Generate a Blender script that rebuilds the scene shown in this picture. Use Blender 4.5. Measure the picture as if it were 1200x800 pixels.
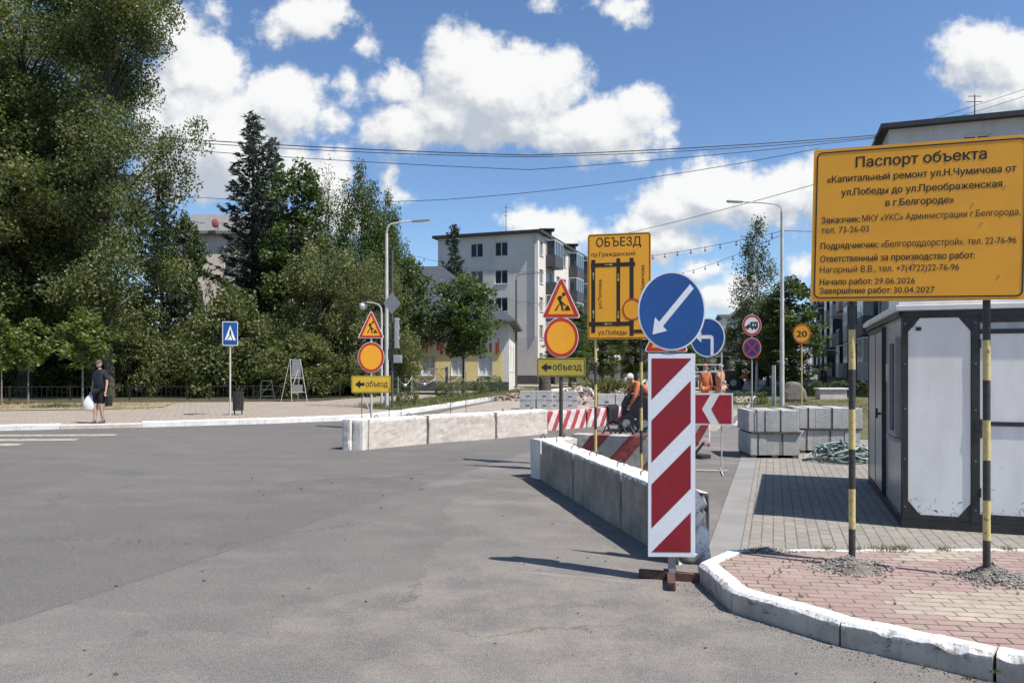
import bpy, bmesh, math, random
import numpy as np
from mathutils import Vector, Matrix, noise as mnoise

R = math.radians
PI = math.pi
sc = bpy.context.scene
for o in list(bpy.data.objects):
    bpy.data.objects.remove(o)
col = sc.collection

# ------------------------------------------------------------------ camera
EYE, FPX = 1.6, 873.0            # eye height (m), focal length in 1200-px units
cam_d = bpy.data.cameras.new('camera')
cam = bpy.data.objects.new('camera', cam_d)
col.objects.link(cam)
cam.location = (0, 0, EYE)
cam.rotation_euler = (R(90), 0, 0)
cam_d.sensor_width = 36
cam_d.lens = 36 * FPX / 1200
cam_d.shift_y = 32 / 1200
cam_d.clip_start = 0.05
cam_d.clip_end = 3000
sc.camera = cam

# ------------------------------------------------------------------ light
SUN_AZ = Vector((0.866, -0.5, 0))     # horizontal direction towards the sun
SUN_EL = R(58)
sun_d = bpy.data.lights.new('sun', 'SUN')
sun = bpy.data.objects.new('sun', sun_d)
col.objects.link(sun)
sun_d.energy = 5.0
sun_d.angle = R(0.5)
sun_d.color = (1.0, 0.955, 0.89)
sv = Vector((SUN_AZ.x * math.cos(SUN_EL), SUN_AZ.y * math.cos(SUN_EL), math.sin(SUN_EL)))
sun.rotation_euler = sv.to_track_quat('Z', 'Y').to_euler()
sun.location = (20, -20, 40)

sc.view_settings.view_transform = 'Standard'
sc.view_settings.look = 'None'
sc.view_settings.exposure = 0.40
sc.view_settings.gamma = 1.0
sc.view_settings.use_curve_mapping = False
sc.render.engine = 'CYCLES'
cy = sc.cycles
cy.use_denoising = True
cy.max_bounces = 6
cy.diffuse_bounces = 3
cy.glossy_bounces = 2
cy.transmission_bounces = 4
cy.transparent_max_bounces = 6
cy.caustics_reflective = False
cy.caustics_refractive = False
cy.use_adaptive_sampling = True
cy.adaptive_threshold = 0.015
cy.sample_clamp_indirect = 8

# ------------------------------------------------------------------ sky with clouds
world = bpy.data.worlds.new('World')
sc.world = world
world.use_nodes = True
wt = world.node_tree
wt.nodes.clear()

class NT:
    """tiny helper for node trees"""
    def __init__(s, tree): s.t = tree
    def n(s, typ, **kw):
        nd = s.t.nodes.new(typ)
        for k, v in kw.items(): setattr(nd, k, v)
        return nd
    def link(s, a, b): s.t.links.new(a, b)
    def put(s, sock, v):
        if isinstance(v, bpy.types.NodeSocket): s.t.links.new(v, sock)
        else: sock.default_value = v
    def math(s, op, a, b=None, c=None, clamp=False):
        nd = s.n('ShaderNodeMath', operation=op); nd.use_clamp = clamp
        s.put(nd.inputs[0], a)
        if b is not None: s.put(nd.inputs[1], b)
        if c is not None: s.put(nd.inputs[2], c)
        return nd.outputs[0]
    def vm(s, op, a, b=None):
        nd = s.n('ShaderNodeVectorMath', operation=op)
        s.put(nd.inputs[0], a)
        if b is not None: s.put(nd.inputs[1], b)
        return nd.outputs['Value'] if op in ('LENGTH', 'DOT_PRODUCT', 'DISTANCE') else nd.outputs[0]
    def noise(s, vec, scale, detail=4, rough=0.55, out='Fac', lac=2.0, dist=0.0):
        nd = s.n('ShaderNodeTexNoise')
        if vec is not None: s.link(vec, nd.inputs['Vector'])
        nd.inputs['Scale'].default_value = scale
        nd.inputs['Detail'].default_value = detail
        nd.inputs['Roughness'].default_value = rough
        nd.inputs['Lacunarity'].default_value = lac
        nd.inputs['Distortion'].default_value = dist
        return nd.outputs[out]
    def smooth(s, v, a, b, c=0.0, d=1.0):
        nd = s.n('ShaderNodeMapRange', interpolation_type='SMOOTHSTEP')
        s.put(nd.inputs['Value'], v)
        nd.inputs['From Min'].default_value = a; nd.inputs['From Max'].default_value = b
        nd.inputs['To Min'].default_value = c; nd.inputs['To Max'].default_value = d
        return nd.outputs[0]
    def mix(s, f, a, b, mode='MIX'):
        nd = s.n('ShaderNodeMix', data_type='RGBA', blend_type=mode)
        s.put(nd.inputs[0], f)
        for sock, v in ((nd.inputs[6], a), (nd.inputs[7], b)):
            if isinstance(v, bpy.types.NodeSocket): s.link(v, sock)
            else: sock.default_value = (*v[:3], 1)
        return nd.outputs[2]

def uv_of(px, py): return ((px - 600) / FPX, (432 - py) / FPX)

# cloud heaps as directions (centre, half-extents), each a lump of a cumulus
CLOUDS = [
 (205,40,42,45),(232,95,62,62),(262,165,85,62),(330,120,52,42),(222,150,62,88),(300,195,75,40),(205,205,45,40),(347,104,30,22),
 (352,25,52,30),(392,18,30,22),(322,42,28,16),
 (410,105,15,22),(430,52,14,16),(385,140,32,20),
 (540,80,50,55),(580,110,90,62),(640,95,52,40),(672,78,24,22),(520,135,58,38),(465,100,34,24),(600,150,70,30),(470,150,60,30),(560,45,24,22),
 (700,150,68,42),(752,128,42,34),(650,165,48,22),(770,150,24,24),
 (732,12,30,20),(748,4,22,16),
 (385,215,34,48),(458,208,18,26),(462,225,22,14),(400,250,35,30),
 (630,262,46,28),(670,258,28,20),(605,258,24,16),(650,280,45,18),(700,272,20,12),
 (830,228,70,42),(790,242,60,34),(880,235,60,34),(925,230,46,42),(820,205,30,22),(865,205,24,18),(745,265,46,20),(770,290,66,22),(960,225,40,40),
 (850,350,42,22),(940,312,22,18),(820,320,40,16),(870,330,30,12),
 (1150,60,56,36),(1185,72,48,48),(1130,78,36,22),(1175,110,50,30),(1110,85,22,14),
 (690,3,10,8),(255,12,12,18),(640,8,14,8),
]
fg = bpy.data.node_groups.new('cloud field', 'ShaderNodeTree')
fg.interface.new_socket('Vector', in_out='INPUT', socket_type='NodeSocketVector')
fg.interface.new_socket('Field', in_out='OUTPUT', socket_type='NodeSocketFloat')
g = NT(fg)
gi = g.n('NodeGroupInput'); go_ = g.n('NodeGroupOutput')
P0 = gi.outputs[0]
w1 = g.vm('SUBTRACT', g.noise(P0, 13, 2, 0.5, 'Color'), (0.5, 0.5, 0.5))
w2 = g.vm('SUBTRACT', g.noise(P0, 38, 4, 0.6, 'Color'), (0.5, 0.5, 0.5))
P1 = g.vm('ADD', g.vm('ADD', P0, g.vm('MULTIPLY', w1, (0.050, 0.040, 0))), g.vm('MULTIPLY', w2, (0.030, 0.028, 0)))
acc = None
for (cx, cy_, rx, ry) in CLOUDS:
    u, v = uv_of(cx, cy_)
    d = g.vm('SUBTRACT', P1, (u, v, 0))
    d = g.vm('MULTIPLY', d, (FPX / (rx*1.07), FPX / (ry*1.05), 0))
    l = g.math('SUBTRACT', 1.0, g.vm('LENGTH', d))
    l = g.math('MULTIPLY', l, (rx + ry) / 80.0)
    if acc is None: acc = l
    else:
        nd = g.n('ShaderNodeMath', operation='SMOOTH_MAX'); g.put(nd.inputs[0], acc); g.put(nd.inputs[1], l); nd.inputs[2].default_value = 0.25
        acc = nd.outputs[0]
# loose clouds well outside the view of the photograph
sep = g.n('ShaderNodeSeparateXYZ'); g.link(P1, sep.inputs[0])
far = g.math('ABSOLUTE', sep.outputs[0])
loose = g.math('SUBTRACT', g.noise(P1, 3.2, 5, 0.55), 0.53)
loose = g.math('MULTIPLY', loose, 4.0)
loose = g.math('SUBTRACT', loose, g.smooth(far, 0.72, 1.0, 3.0, 0.0))
acc = g.math('MAXIMUM', acc, loose)
bump_n = g.math('SUBTRACT', g.noise(P0, 55, 5, 0.62), 0.5)
bump_b = g.math('SUBTRACT', g.noise(P0, 17, 3, 0.55), 0.5)
acc = g.math('ADD', acc, g.math('MULTIPLY', bump_n, 0.75))
acc = g.math('ADD', acc, g.math('MULTIPLY', bump_b, 0.85))
g.link(acc, go_.inputs[0])

w = NT(wt)
tc = w.n('ShaderNodeTexCoord')
sx = w.n('ShaderNodeSeparateXYZ'); w.link(tc.outputs['Generated'], sx.inputs[0])
den = w.math('MAXIMUM', w.math('ABSOLUTE', sx.outputs[1]), 0.02)
cmb = w.n('ShaderNodeCombineXYZ')
w.link(w.math('DIVIDE', sx.outputs[0], den), cmb.inputs[0])
w.link(w.math('DIVIDE', sx.outputs[2], den), cmb.inputs[1])
w.put(cmb.inputs[2], w.smooth(sx.outputs[1], -0.01, 0.0, 3.0, 0.0))
def field(vec):
    nd = w.n('ShaderNodeGroup'); nd.node_tree = fg; w.link(vec, nd.inputs[0]); return nd.outputs[0]
UV = cmb.outputs[0]
f0 = field(UV)
f1 = field(w.vm('ADD', UV, (0.010, 0.016, 0)))
f2 = field(w.vm('ADD', UV, (0.018, 0.050, 0)))
front = w.smooth(sx.outputs[1], 0.0, 0.03)
alpha = w.smooth(f0, -0.10, 0.46)
alpha = w.math('MULTIPLY', alpha, front)
alpha = w.math('MULTIPLY', alpha, w.smooth(sx.outputs[2], 0.0, 0.04))
alpha = w.math('MULTIPLY', alpha, 0.97)
lit = w.math('ADD', w.math('MULTIPLY', w.math('SUBTRACT', f0, f1), 0.55), w.math('MULTIPLY', w.math('SUBTRACT', f0, f2), 0.30))
lit = w.smooth(lit, -0.48, 0.36)
ccol = w.mix(lit, (5.6, 6.1, 6.9), (10.4, 10.4, 10.3))
sky = w.n('ShaderNodeTexSky', sky_type='NISHITA')
sky.sun_disc = False
sky.sun_elevation = SUN_EL
sky.sun_rotation = math.atan2(SUN_AZ.x, SUN_AZ.y)
sky.altitude = 200
sky.air_density = 1.0
sky.dust_density = 0.25
sky.ozone_density = 4.0
b1 = w.n('ShaderNodeBackground'); w.link(w.mix(1.0, sky.outputs[0], (0.90, 0.98, 1.06), 'MULTIPLY'), b1.inputs[0]); b1.inputs[1].default_value = 0.108
b2 = w.n('ShaderNodeBackground'); w.link(ccol, b2.inputs[0]); b2.inputs[1].default_value = 0.071
ms = w.n('ShaderNodeMixShader'); w.link(alpha, ms.inputs[0]); w.link(b1.outputs[0], ms.inputs[1]); w.link(b2.outputs[0], ms.inputs[2])
wo = w.n('ShaderNodeOutputWorld'); w.link(ms.outputs[0], wo.inputs[0])
world.cycles.sampling_method = 'MANUAL'
world.cycles.sample_map_resolution = 512

# ------------------------------------------------------------------ materials
def base_mat(name):
    m = bpy.data.materials.new(name); m.use_nodes = True
    t = NT(m.node_tree)
    b = m.node_tree.nodes['Principled BSDF']
    return m, t, b

def mat(name, c, c2=None, rough=0.6, scale=6.0, bump=0.0, bscale=60.0, metal=0.0, spec=0.5, spots=None, world_space=False, detail=5):
    """plain surface: two tones of one colour broken up by noise, optional dirt spots and bump"""
    m, t, b = base_mat(name)
    if world_space: vec = t.n('ShaderNodeNewGeometry').outputs['Position']
    else: vec = t.n('ShaderNodeTexCoord').outputs['Object']
    c2 = c2 or tuple(x * 0.82 for x in c)
    f = t.smooth(t.noise(vec, scale, detail, 0.6), 0.33, 0.67)
    colr = t.mix(f, c2, c)
    if spots:
        sc_, lo, hi, sc_col = spots
        colr = t.mix(t.smooth(t.noise(vec, sc_, 4, 0.65), lo, hi), colr, sc_col)
    t.link(colr, b.inputs['Base Color'])
    rn = t.smooth(t.noise(vec, scale * 2.3, 3), 0.3, 0.7, max(0.05, rough - 0.1), min(1, rough + 0.1))
    t.link(rn, b.inputs['Roughness'])
    b.inputs['Metallic'].default_value = metal
    b.inputs['Specular IOR Level'].default_value = spec
    if bump:
        bn = t.n('ShaderNodeBump'); bn.inputs['Strength'].default_value = bump; bn.inputs['Distance'].default_value = 0.02
        t.link(t.noise(vec, bscale, 4, 0.65), bn.inputs['Height']); t.link(bn.outputs[0], b.inputs['Normal'])
    return m

def foliage_mat(name, lo, hi, trans=0.25, rough=0.5):
    m, t, b = base_mat(name)
    at = t.n('ShaderNodeAttribute'); at.attribute_name = 'tint'
    c = t.mix(at.outputs['Fac'], lo, hi)
    t.link(c, b.inputs['Base Color'])
    b.inputs['Roughness'].default_value = rough
    b.inputs['Specular IOR Level'].default_value = 0.45
    tr = t.n('ShaderNodeBsdfTranslucent')
    t.link(t.mix(0.5, c, tuple(x * y for x, y in zip(hi, (1.3, 1.5, 0.6)))), tr.inputs['Color'])
    mx = t.n('ShaderNodeMixShader'); mx.inputs[0].default_value = trans
    t.link(b.outputs[0], mx.inputs[1]); t.link(tr.outputs[0], mx.inputs[2])
    t.link(mx.outputs[0], m.node_tree.nodes['Material Output'].inputs['Surface'])
    return m

M = {}
M['concrete'] = None
def concrete_painted(name, base, dark, paint_z, paint=(0.78, 0.77, 0.74), amount=0.05, stains=False, end_x=None, worn_lo=0.38):
    """rough concrete block, whitewashed along its top with runs down the side"""
    m, t, b = base_mat(name)
    vec = t.n('ShaderNodeTexCoord').outputs['Object']
    s = t.n('ShaderNodeSeparateXYZ'); t.link(vec, s.inputs[0])
    c = t.mix(t.smooth(t.noise(vec, 3.2, 6, 0.65), 0.3, 0.7), dark, base)
    stv = t.vm('MULTIPLY', vec, (9, 9, 0.7))
    c = t.mix(t.math('MULTIPLY', t.smooth(t.noise(stv, 1.2, 4, 0.6), 0.52, 0.75), 0.45), c, tuple(x * 0.55 for x in dark))
    pits = t.smooth(t.noise(vec, 55, 2, 0.5), 0.68, 0.76)
    c = t.mix(t.math('MULTIPLY', pits, 0.6), c, tuple(x * 0.5 for x in dark))
    if stains:
        c = t.mix(t.math('MULTIPLY', t.smooth(t.noise(t.vm('MULTIPLY', vec, (5, 5, 9)), 1.0, 6, 0.75), 0.56, 0.64), 0.75), c, (0.055, 0.052, 0.048))
    if paint_z is not None:
        lim = t.math('ADD', s.outputs[2], t.math('MULTIPLY', t.math('SUBTRACT', t.noise(t.vm('MULTIPLY', vec, (14, 14, 2.5)), 1.0, 5, 0.7), 0.5), amount * 4))
        msk = t.smooth(lim, paint_z - 0.012, paint_z + 0.012)
        worn = t.smooth(t.noise(vec, 24, 5, 0.7), worn_lo, worn_lo+0.09)
        msk = t.math('MULTIPLY', msk, worn)
        if end_x: msk = t.math('MAXIMUM', msk, t.math('MULTIPLY', t.smooth(s.outputs[0], end_x-0.03, end_x), t.smooth(t.noise(vec, 30, 5, 0.75), 0.36, 0.46)))
        c = t.mix(msk, c, paint)
    t.link(c, b.inputs['Base Color'])
    b.inputs['Roughness'].default_value = 0.9
    b.inputs['Specular IOR Level'].default_value = 0.25
    bn = t.n('ShaderNodeBump'); bn.inputs['Strength'].default_value = 0.55; bn.inputs['Distance'].default_value = 0.02
    t.link(t.noise(vec, 30, 6, 0.7), bn.inputs['Height']); t.link(bn.outputs[0], b.inputs['Normal'])
    return m
M['block_near'] = concrete_painted('grey concrete, whitewashed top', (0.37, 0.332, 0.285), (0.22, 0.198, 0.172), 0.548, amount=0.03)
M['block_end'] = concrete_painted('grey concrete with whitewashed end', (0.37, 0.332, 0.285), (0.22, 0.198, 0.172), 0.548, amount=0.03, end_x=0.66)
M['block_far'] = concrete_painted('pale concrete', (0.62, 0.55, 0.485), (0.49, 0.43, 0.38), 0.54, paint=(0.70, 0.65, 0.59))
M['block_grey'] = concrete_painted('grey kerbstone concrete', (0.47, 0.465, 0.45), (0.36, 0.358, 0.35), None)
M['block_white'] = concrete_painted('whitewashed concrete', (0.76, 0.72, 0.65), (0.58, 0.55, 0.49), None)
M['kerb'] = concrete_painted('old kerb, whitewashed top', (0.50, 0.455, 0.395), (0.29, 0.265, 0.23), 0.122, amount=0.03, stains=True)
M['kerb_white'] = concrete_painted('whitewashed kerb', (0.80, 0.78, 0.74), (0.62, 0.60, 0.57), None)
M['steel_dark'] = mat('dark bare steel', (0.05, 0.048, 0.045), rough=0.5, metal=0.3)
M['rust'] = mat('rusty square tube', (0.13, 0.06, 0.045), (0.07, 0.035, 0.028), rough=0.75, scale=14, bump=0.2)
M['pole_grey'] = mat('galvanised grey pole', (0.36, 0.37, 0.37), (0.27, 0.28, 0.28), rough=0.55, metal=0.2, scale=4)
M['pole_light'] = mat('pale concrete lamp pole', (0.55, 0.54, 0.51), (0.44, 0.43, 0.41), rough=0.7, scale=3)
M['pole_dark'] = mat('dark steel pole', (0.09, 0.09, 0.095), rough=0.55, metal=0.2)
M['post_khaki'] = mat('dull brown steel post', (0.075, 0.068, 0.05), (0.045, 0.042, 0.035), rough=0.7)
M['sign_back'] = mat('sign back, bare aluminium', (0.24, 0.245, 0.25), rough=0.45, metal=0.4)  # grey darkened in the base colour for a back in shade
M['orange'] = mat('temporary sign orange-yellow', (0.93, 0.405, 0.020), (0.87, 0.375, 0.018), rough=0.45, scale=3, spots=(9, 0.66, 0.8, (0.70, 0.34, 0.06)))
M['plate_yellow'] = mat('yellow plate', (0.72, 0.46, 0.035), (0.64, 0.40, 0.03), rough=0.45, scale=4)
M['plate_dull'] = mat('dull yellow plate', (0.46, 0.36, 0.05), (0.40, 0.31, 0.045), rough=0.5, scale=4)
M['red'] = mat('sign red', (0.50, 0.035, 0.02), (0.44, 0.03, 0.02), rough=0.4, scale=4)
M['red_board'] = mat('retroreflective dark red', (0.225, 0.006, 0.014), (0.20, 0.005, 0.012), rough=0.4, scale=5)
M['white_board'] = mat('retroreflective white', (0.66, 0.69, 0.73), (0.60, 0.63, 0.67), rough=0.4, scale=60, detail=2)
M['white_sign'] = mat('sign white', (0.80, 0.80, 0.79), (0.73, 0.73, 0.73), rough=0.45, scale=5)
M['blue'] = mat('sign blue', (0.010, 0.070, 0.255), (0.009, 0.060, 0.22), rough=0.35, scale=3)
M['blue_dark'] = mat('no stopping blue', (0.018, 0.045, 0.20), rough=0.4)
M['ink'] = mat('black print', (0.016, 0.014, 0.013), rough=0.5)
M['black'] = mat('black paint', (0.022, 0.022, 0.023), (0.015, 0.015, 0.016), rough=0.5)
M['stripe_yellow'] = mat('worn yellow paint', (0.62, 0.50, 0.19), (0.50, 0.41, 0.17), rough=0.6, scale=22, spots=(30, 0.56, 0.68, (0.16, 0.14, 0.10)))
M['stripe_black'] = mat('worn black paint', (0.03, 0.03, 0.03), (0.055, 0.053, 0.05), rough=0.6, scale=20)
M['glass'] = mat('dark window glass', (0.035, 0.045, 0.055), (0.022, 0.028, 0.035), rough=0.12, scale=0.7, spec=0.8)
M['glass2'] = mat('window glass with pale curtain', (0.16, 0.165, 0.165), (0.07, 0.075, 0.08), rough=0.15, scale=1.1, spec=0.8)
M['glass3'] = mat('bluish window glass', (0.06, 0.085, 0.115), (0.04, 0.055, 0.075), rough=0.08, scale=0.6, spec=1.0)  # sky blue mixed into the base colour, glossier than the other panes
M['frame_white'] = mat('white window frame', (0.72, 0.72, 0.70), rough=0.5)
M['wire'] = mat('black cable', (0.03, 0.03, 0.032), rough=0.6)
M['bulb'] = mat('pale glass bulb', (0.60, 0.60, 0.56), rough=0.3)
M['bulb_dark'] = mat('grey lamp socket', (0.10, 0.10, 0.10), rough=0.5)
M['bark'] = mat('grey-brown bark', (0.10, 0.085, 0.07), (0.05, 0.042, 0.035), rough=0.95, scale=9, bump=0.6, bscale=22)
M['bark_light'] = mat('smooth young bark', (0.24, 0.21, 0.17), (0.16, 0.14, 0.11), rough=0.9, scale=9, bump=0.3, bscale=30)
M['bark_birch'] = mat('white birch bark', (0.62, 0.60, 0.56), (0.40, 0.39, 0.37), rough=0.8, scale=5, spots=(7, 0.60, 0.66, (0.05, 0.05, 0.05)))

# ------------------------------------------------------------------ mesh helpers
def at(px, py, Y):
    """point seen at a pixel of the 1200x800 photograph, Y metres ahead"""
    return Vector(((px - 600) / FPX * Y, Y, EYE + (432 - py) / FPX * Y))
def gp(px, py, z=0.0):
    Y = (EYE - z) * FPX / (py - 432)
    return Vector(((px - 600) / FPX * Y, Y, z))

def tag(o, label=None, cat=None, group=None, kind=None):
    if label: o['label'] = label
    if cat: o['category'] = cat
    if group: o['group'] = group
    if kind: o['kind'] = kind
    return o
def thing(name, label, cat, loc=(0, 0, 0), rz=0.0, group=None):
    o = bpy.data.objects.new(name, None); col.objects.link(o)
    o.empty_display_size = 0.2
    o.location = loc; o.rotation_euler = (0, 0, rz)
    return tag(o, label, cat, group)
def dup(root, loc, rz=0.0, scale=None, label=None, group=None):
    def rec(o, par):
        c = o.copy(); col.objects.link(c)
        if par is not None: c.parent = par
        for ch in kids.get(o, ()): rec(ch, c)
        return c
    r = rec(root, None)
    r.location = loc; r.rotation_euler = (0, 0, rz)
    if scale is not None: r.scale = scale if hasattr(scale, '__len__') else (scale,) * 3
    if label: r['label'] = label
    if group: r['group'] = group
    return r
kids = {}

class MB:
    """collects simple solids into one mesh"""
    def __init__(s): s.v = []; s.f = []; s.mi = []; s.sm = []
    def add(s, vs, fs, mi=0, smooth=False):
        b = len(s.v); s.v += [tuple(x) for x in vs]
        for f in fs: s.f.append(tuple(b + i for i in f)); s.mi.append(mi); s.sm.append(smooth)
    def box(s, a, b, mi=0, mx=None):
        x0, y0, z0 = a; x1, y1, z1 = b
        vs = [Vector(p) for p in ((x0,y0,z0),(x1,y0,z0),(x1,y1,z0),(x0,y1,z0),(x0,y0,z1),(x1,y0,z1),(x1,y1,z1),(x0,y1,z1))]
        if mx is not None: vs = [mx @ p for p in vs]
        s.add(vs, [(0,3,2,1),(4,5,6,7),(0,1,5,4),(1,2,6,5),(2,3,7,6),(3,0,4,7)], mi); return s
    def bar(s, p, q, w, h=None, mi=0):
        """square bar from p to q"""
        p, q = Vector(p), Vector(q); d = q - p; h = h or w
        mx = Matrix.Translation(p) @ d.to_track_quat('Y', 'Z').to_matrix().to_4x4()
        return s.box((-w/2, 0, -h/2), (w/2, d.length, h/2), mi, mx)
    def tube(s, pts, r, n=8, mi=0, cap=True):
        pts = [Vector(p) for p in pts]; rs = r if hasattr(r, '__len__') else [r] * len(pts)
        rings = []; up = None
        for i, p in enumerate(pts):
            d = (pts[min(i+1, len(pts)-1)] - pts[max(i-1, 0)]).normalized()
            if up is None: up = Vector((0, 0, 1)) if abs(d.z) < 0.9 else Vector((1, 0, 0))
            a = d.cross(up).normalized(); bb = a.cross(d).normalized(); up = bb
            rings.append([p + (a * math.cos(2*PI*k/n) + bb * math.sin(2*PI*k/n)) * rs[i] for k in range(n)])
        vs = [v for rg in rings for v in rg]; fs = []
        for i in range(len(pts)-1):
            for k in range(n):
                fs.append((i*n+k, i*n+(k+1)%n, (i+1)*n+(k+1)%n, (i+1)*n+k))
        s.add(vs, fs, mi, True)
        if cap: s.add(rings[0], [tuple(range(n))], mi); s.add(rings[-1], [tuple(range(n-1, -1, -1))], mi)
        return s
    def cyl(s, p, q, r, n=16, mi=0): return s.tube([p, q], r, n, mi)
    def plate(s, poly, y0, y1, mi=0, holes=None):
        """polygon in (x,z), extruded from y0 (front) to y1"""
        n = len(poly)
        area = sum(poly[i][0]*poly[(i+1)%n][1]-poly[(i+1)%n][0]*poly[i][1] for i in range(n))
        if area < 0: poly = poly[::-1]
        vs = [(x, y0, z) for x, z in poly] + [(x, y1, z) for x, z in poly]
        fs = [tuple(range(n)), tuple(range(2*n-1, n-1, -1))] + [(i, n+i, n+(i+1)%n, (i+1)%n) for i in range(n)]
        s.add(vs, fs, mi); return s
    def ring(s, outer, inner, y0, y1, mi=0):
        n = len(outer)
        vs = [(x, y0, z) for x, z in outer] + [(x, y0, z) for x, z in inner] + [(x, y1, z) for x, z in outer] + [(x, y1, z) for x, z in inner]
        fs = []
        for i in range(n):
            j = (i+1) % n
            fs += [(i, j, n+j, n+i), (2*n+i, 3*n+i, 3*n+j, 2*n+j), (i, 2*n+i, 2*n+j, j), (n+i, n+j, 3*n+j, 3*n+i)]
        s.add(vs, fs, mi); return s
    def sphere(s, c, r, mi=0, seg=10, rings=7, sq=(1, 1, 1)):
        c = Vector(c); vs = [c + Vector((0, 0, r*sq[2]))]; fs = []
        for i in range(1, rings):
            th = PI * i / rings
            for k in range(seg):
                ph = 2*PI*k/seg
                vs.append(c + Vector((r*sq[0]*math.sin(th)*math.cos(ph), r*sq[1]*math.sin(th)*math.sin(ph), r*sq[2]*math.cos(th))))
        vs.append(c - Vector((0, 0, r*sq[2])))
        for k in range(seg): fs.append((0, 1+k, 1+(k+1)%seg))
        for i in range(rings-2):
            for k in range(seg):
                a = 1+i*seg+k; b = 1+i*seg+(k+1)%seg
                fs.append((a, a+seg, b+seg, b))
        l = len(vs)-1; o = 1+(rings-2)*seg
        for k in range(seg): fs.append((l, o+(k+1)%seg, o+k))
        s.add(vs, fs, mi, True); return s
    def build(s, name, mats, parent=None, loc=None, rz=None, bevel=0.0):
        me = bpy.data.meshes.new(name)
        me.from_pydata(s.v, [], s.f)
        if not isinstance(mats, (list, tuple)): mats = [mats]
        for m in mats: me.materials.append(m)
        me.polygons.foreach_set('material_index', s.mi)
        me.polygons.foreach_set('use_smooth', s.sm)
        me.update()
        return link(name, me, parent, loc, rz, bevel)
def link(name, me, parent=None, loc=None, rz=None, bevel=0.0):
    o = bpy.data.objects.new(name, me); col.objects.link(o)
    if parent is not None:
        o.parent = parent; kids.setdefault(parent, []).append(o)
    if loc is not None: o.location = loc
    if rz is not None: o.rotation_euler = (0, 0, rz)
    if bevel:
        b = o.modifiers.new('bevel', 'BEVEL'); b.width = bevel; b.segments = 2; b.limit_method = 'ANGLE'
    return o

def ellipse(cx, cz, rx, rz_, n=40):
    return [(cx + rx*math.cos(2*PI*k/n), cz + rz_*math.sin(2*PI*k/n)) for k in range(n)]
def rrect(x0, z0, x1, z1, r, n=5):
    out = []
    for cx, cz, a in ((x1-r, z0+r, -90), (x1-r, z1-r, 0), (x0+r, z1-r, 90), (x0+r, z0+r, 180)):
        for k in range(n+1):
            t = R(a + 90*k/n); out.append((cx + r*math.cos(t), cz + r*math.sin(t)))
    return out
def rtri(w_, h_, r, n=5, cz=0.0):
    """rounded triangle standing on its base, base centre at (0, cz)"""
    P = [Vector((-w_/2, cz)), Vector((w_/2, cz)), Vector((0, cz+h_))]
    out = []
    for i in range(3):
        p, a, b = P[i], (P[i-1]-P[i]).normalized(), (P[(i+1) % 3]-P[i]).normalized()
        half = a.angle(b)/2; bis = (a+b).normalized(); c = p + bis*(r/math.sin(half))
        s0 = c + Vector((-a.y, a.x))*(-r) if False else None
        n1 = Vector((a.y, -a.x)); n1 = n1 if n1.dot(bis) < 0 else -n1
        n2 = Vector((b.y, -b.x)); n2 = n2 if n2.dot(bis) < 0 else -n2
        for k in range(n+1):
            d = (n1*(1-k/n) + n2*(k/n)).normalized(); out.append(tuple(c + d*r))
    return out

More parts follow.
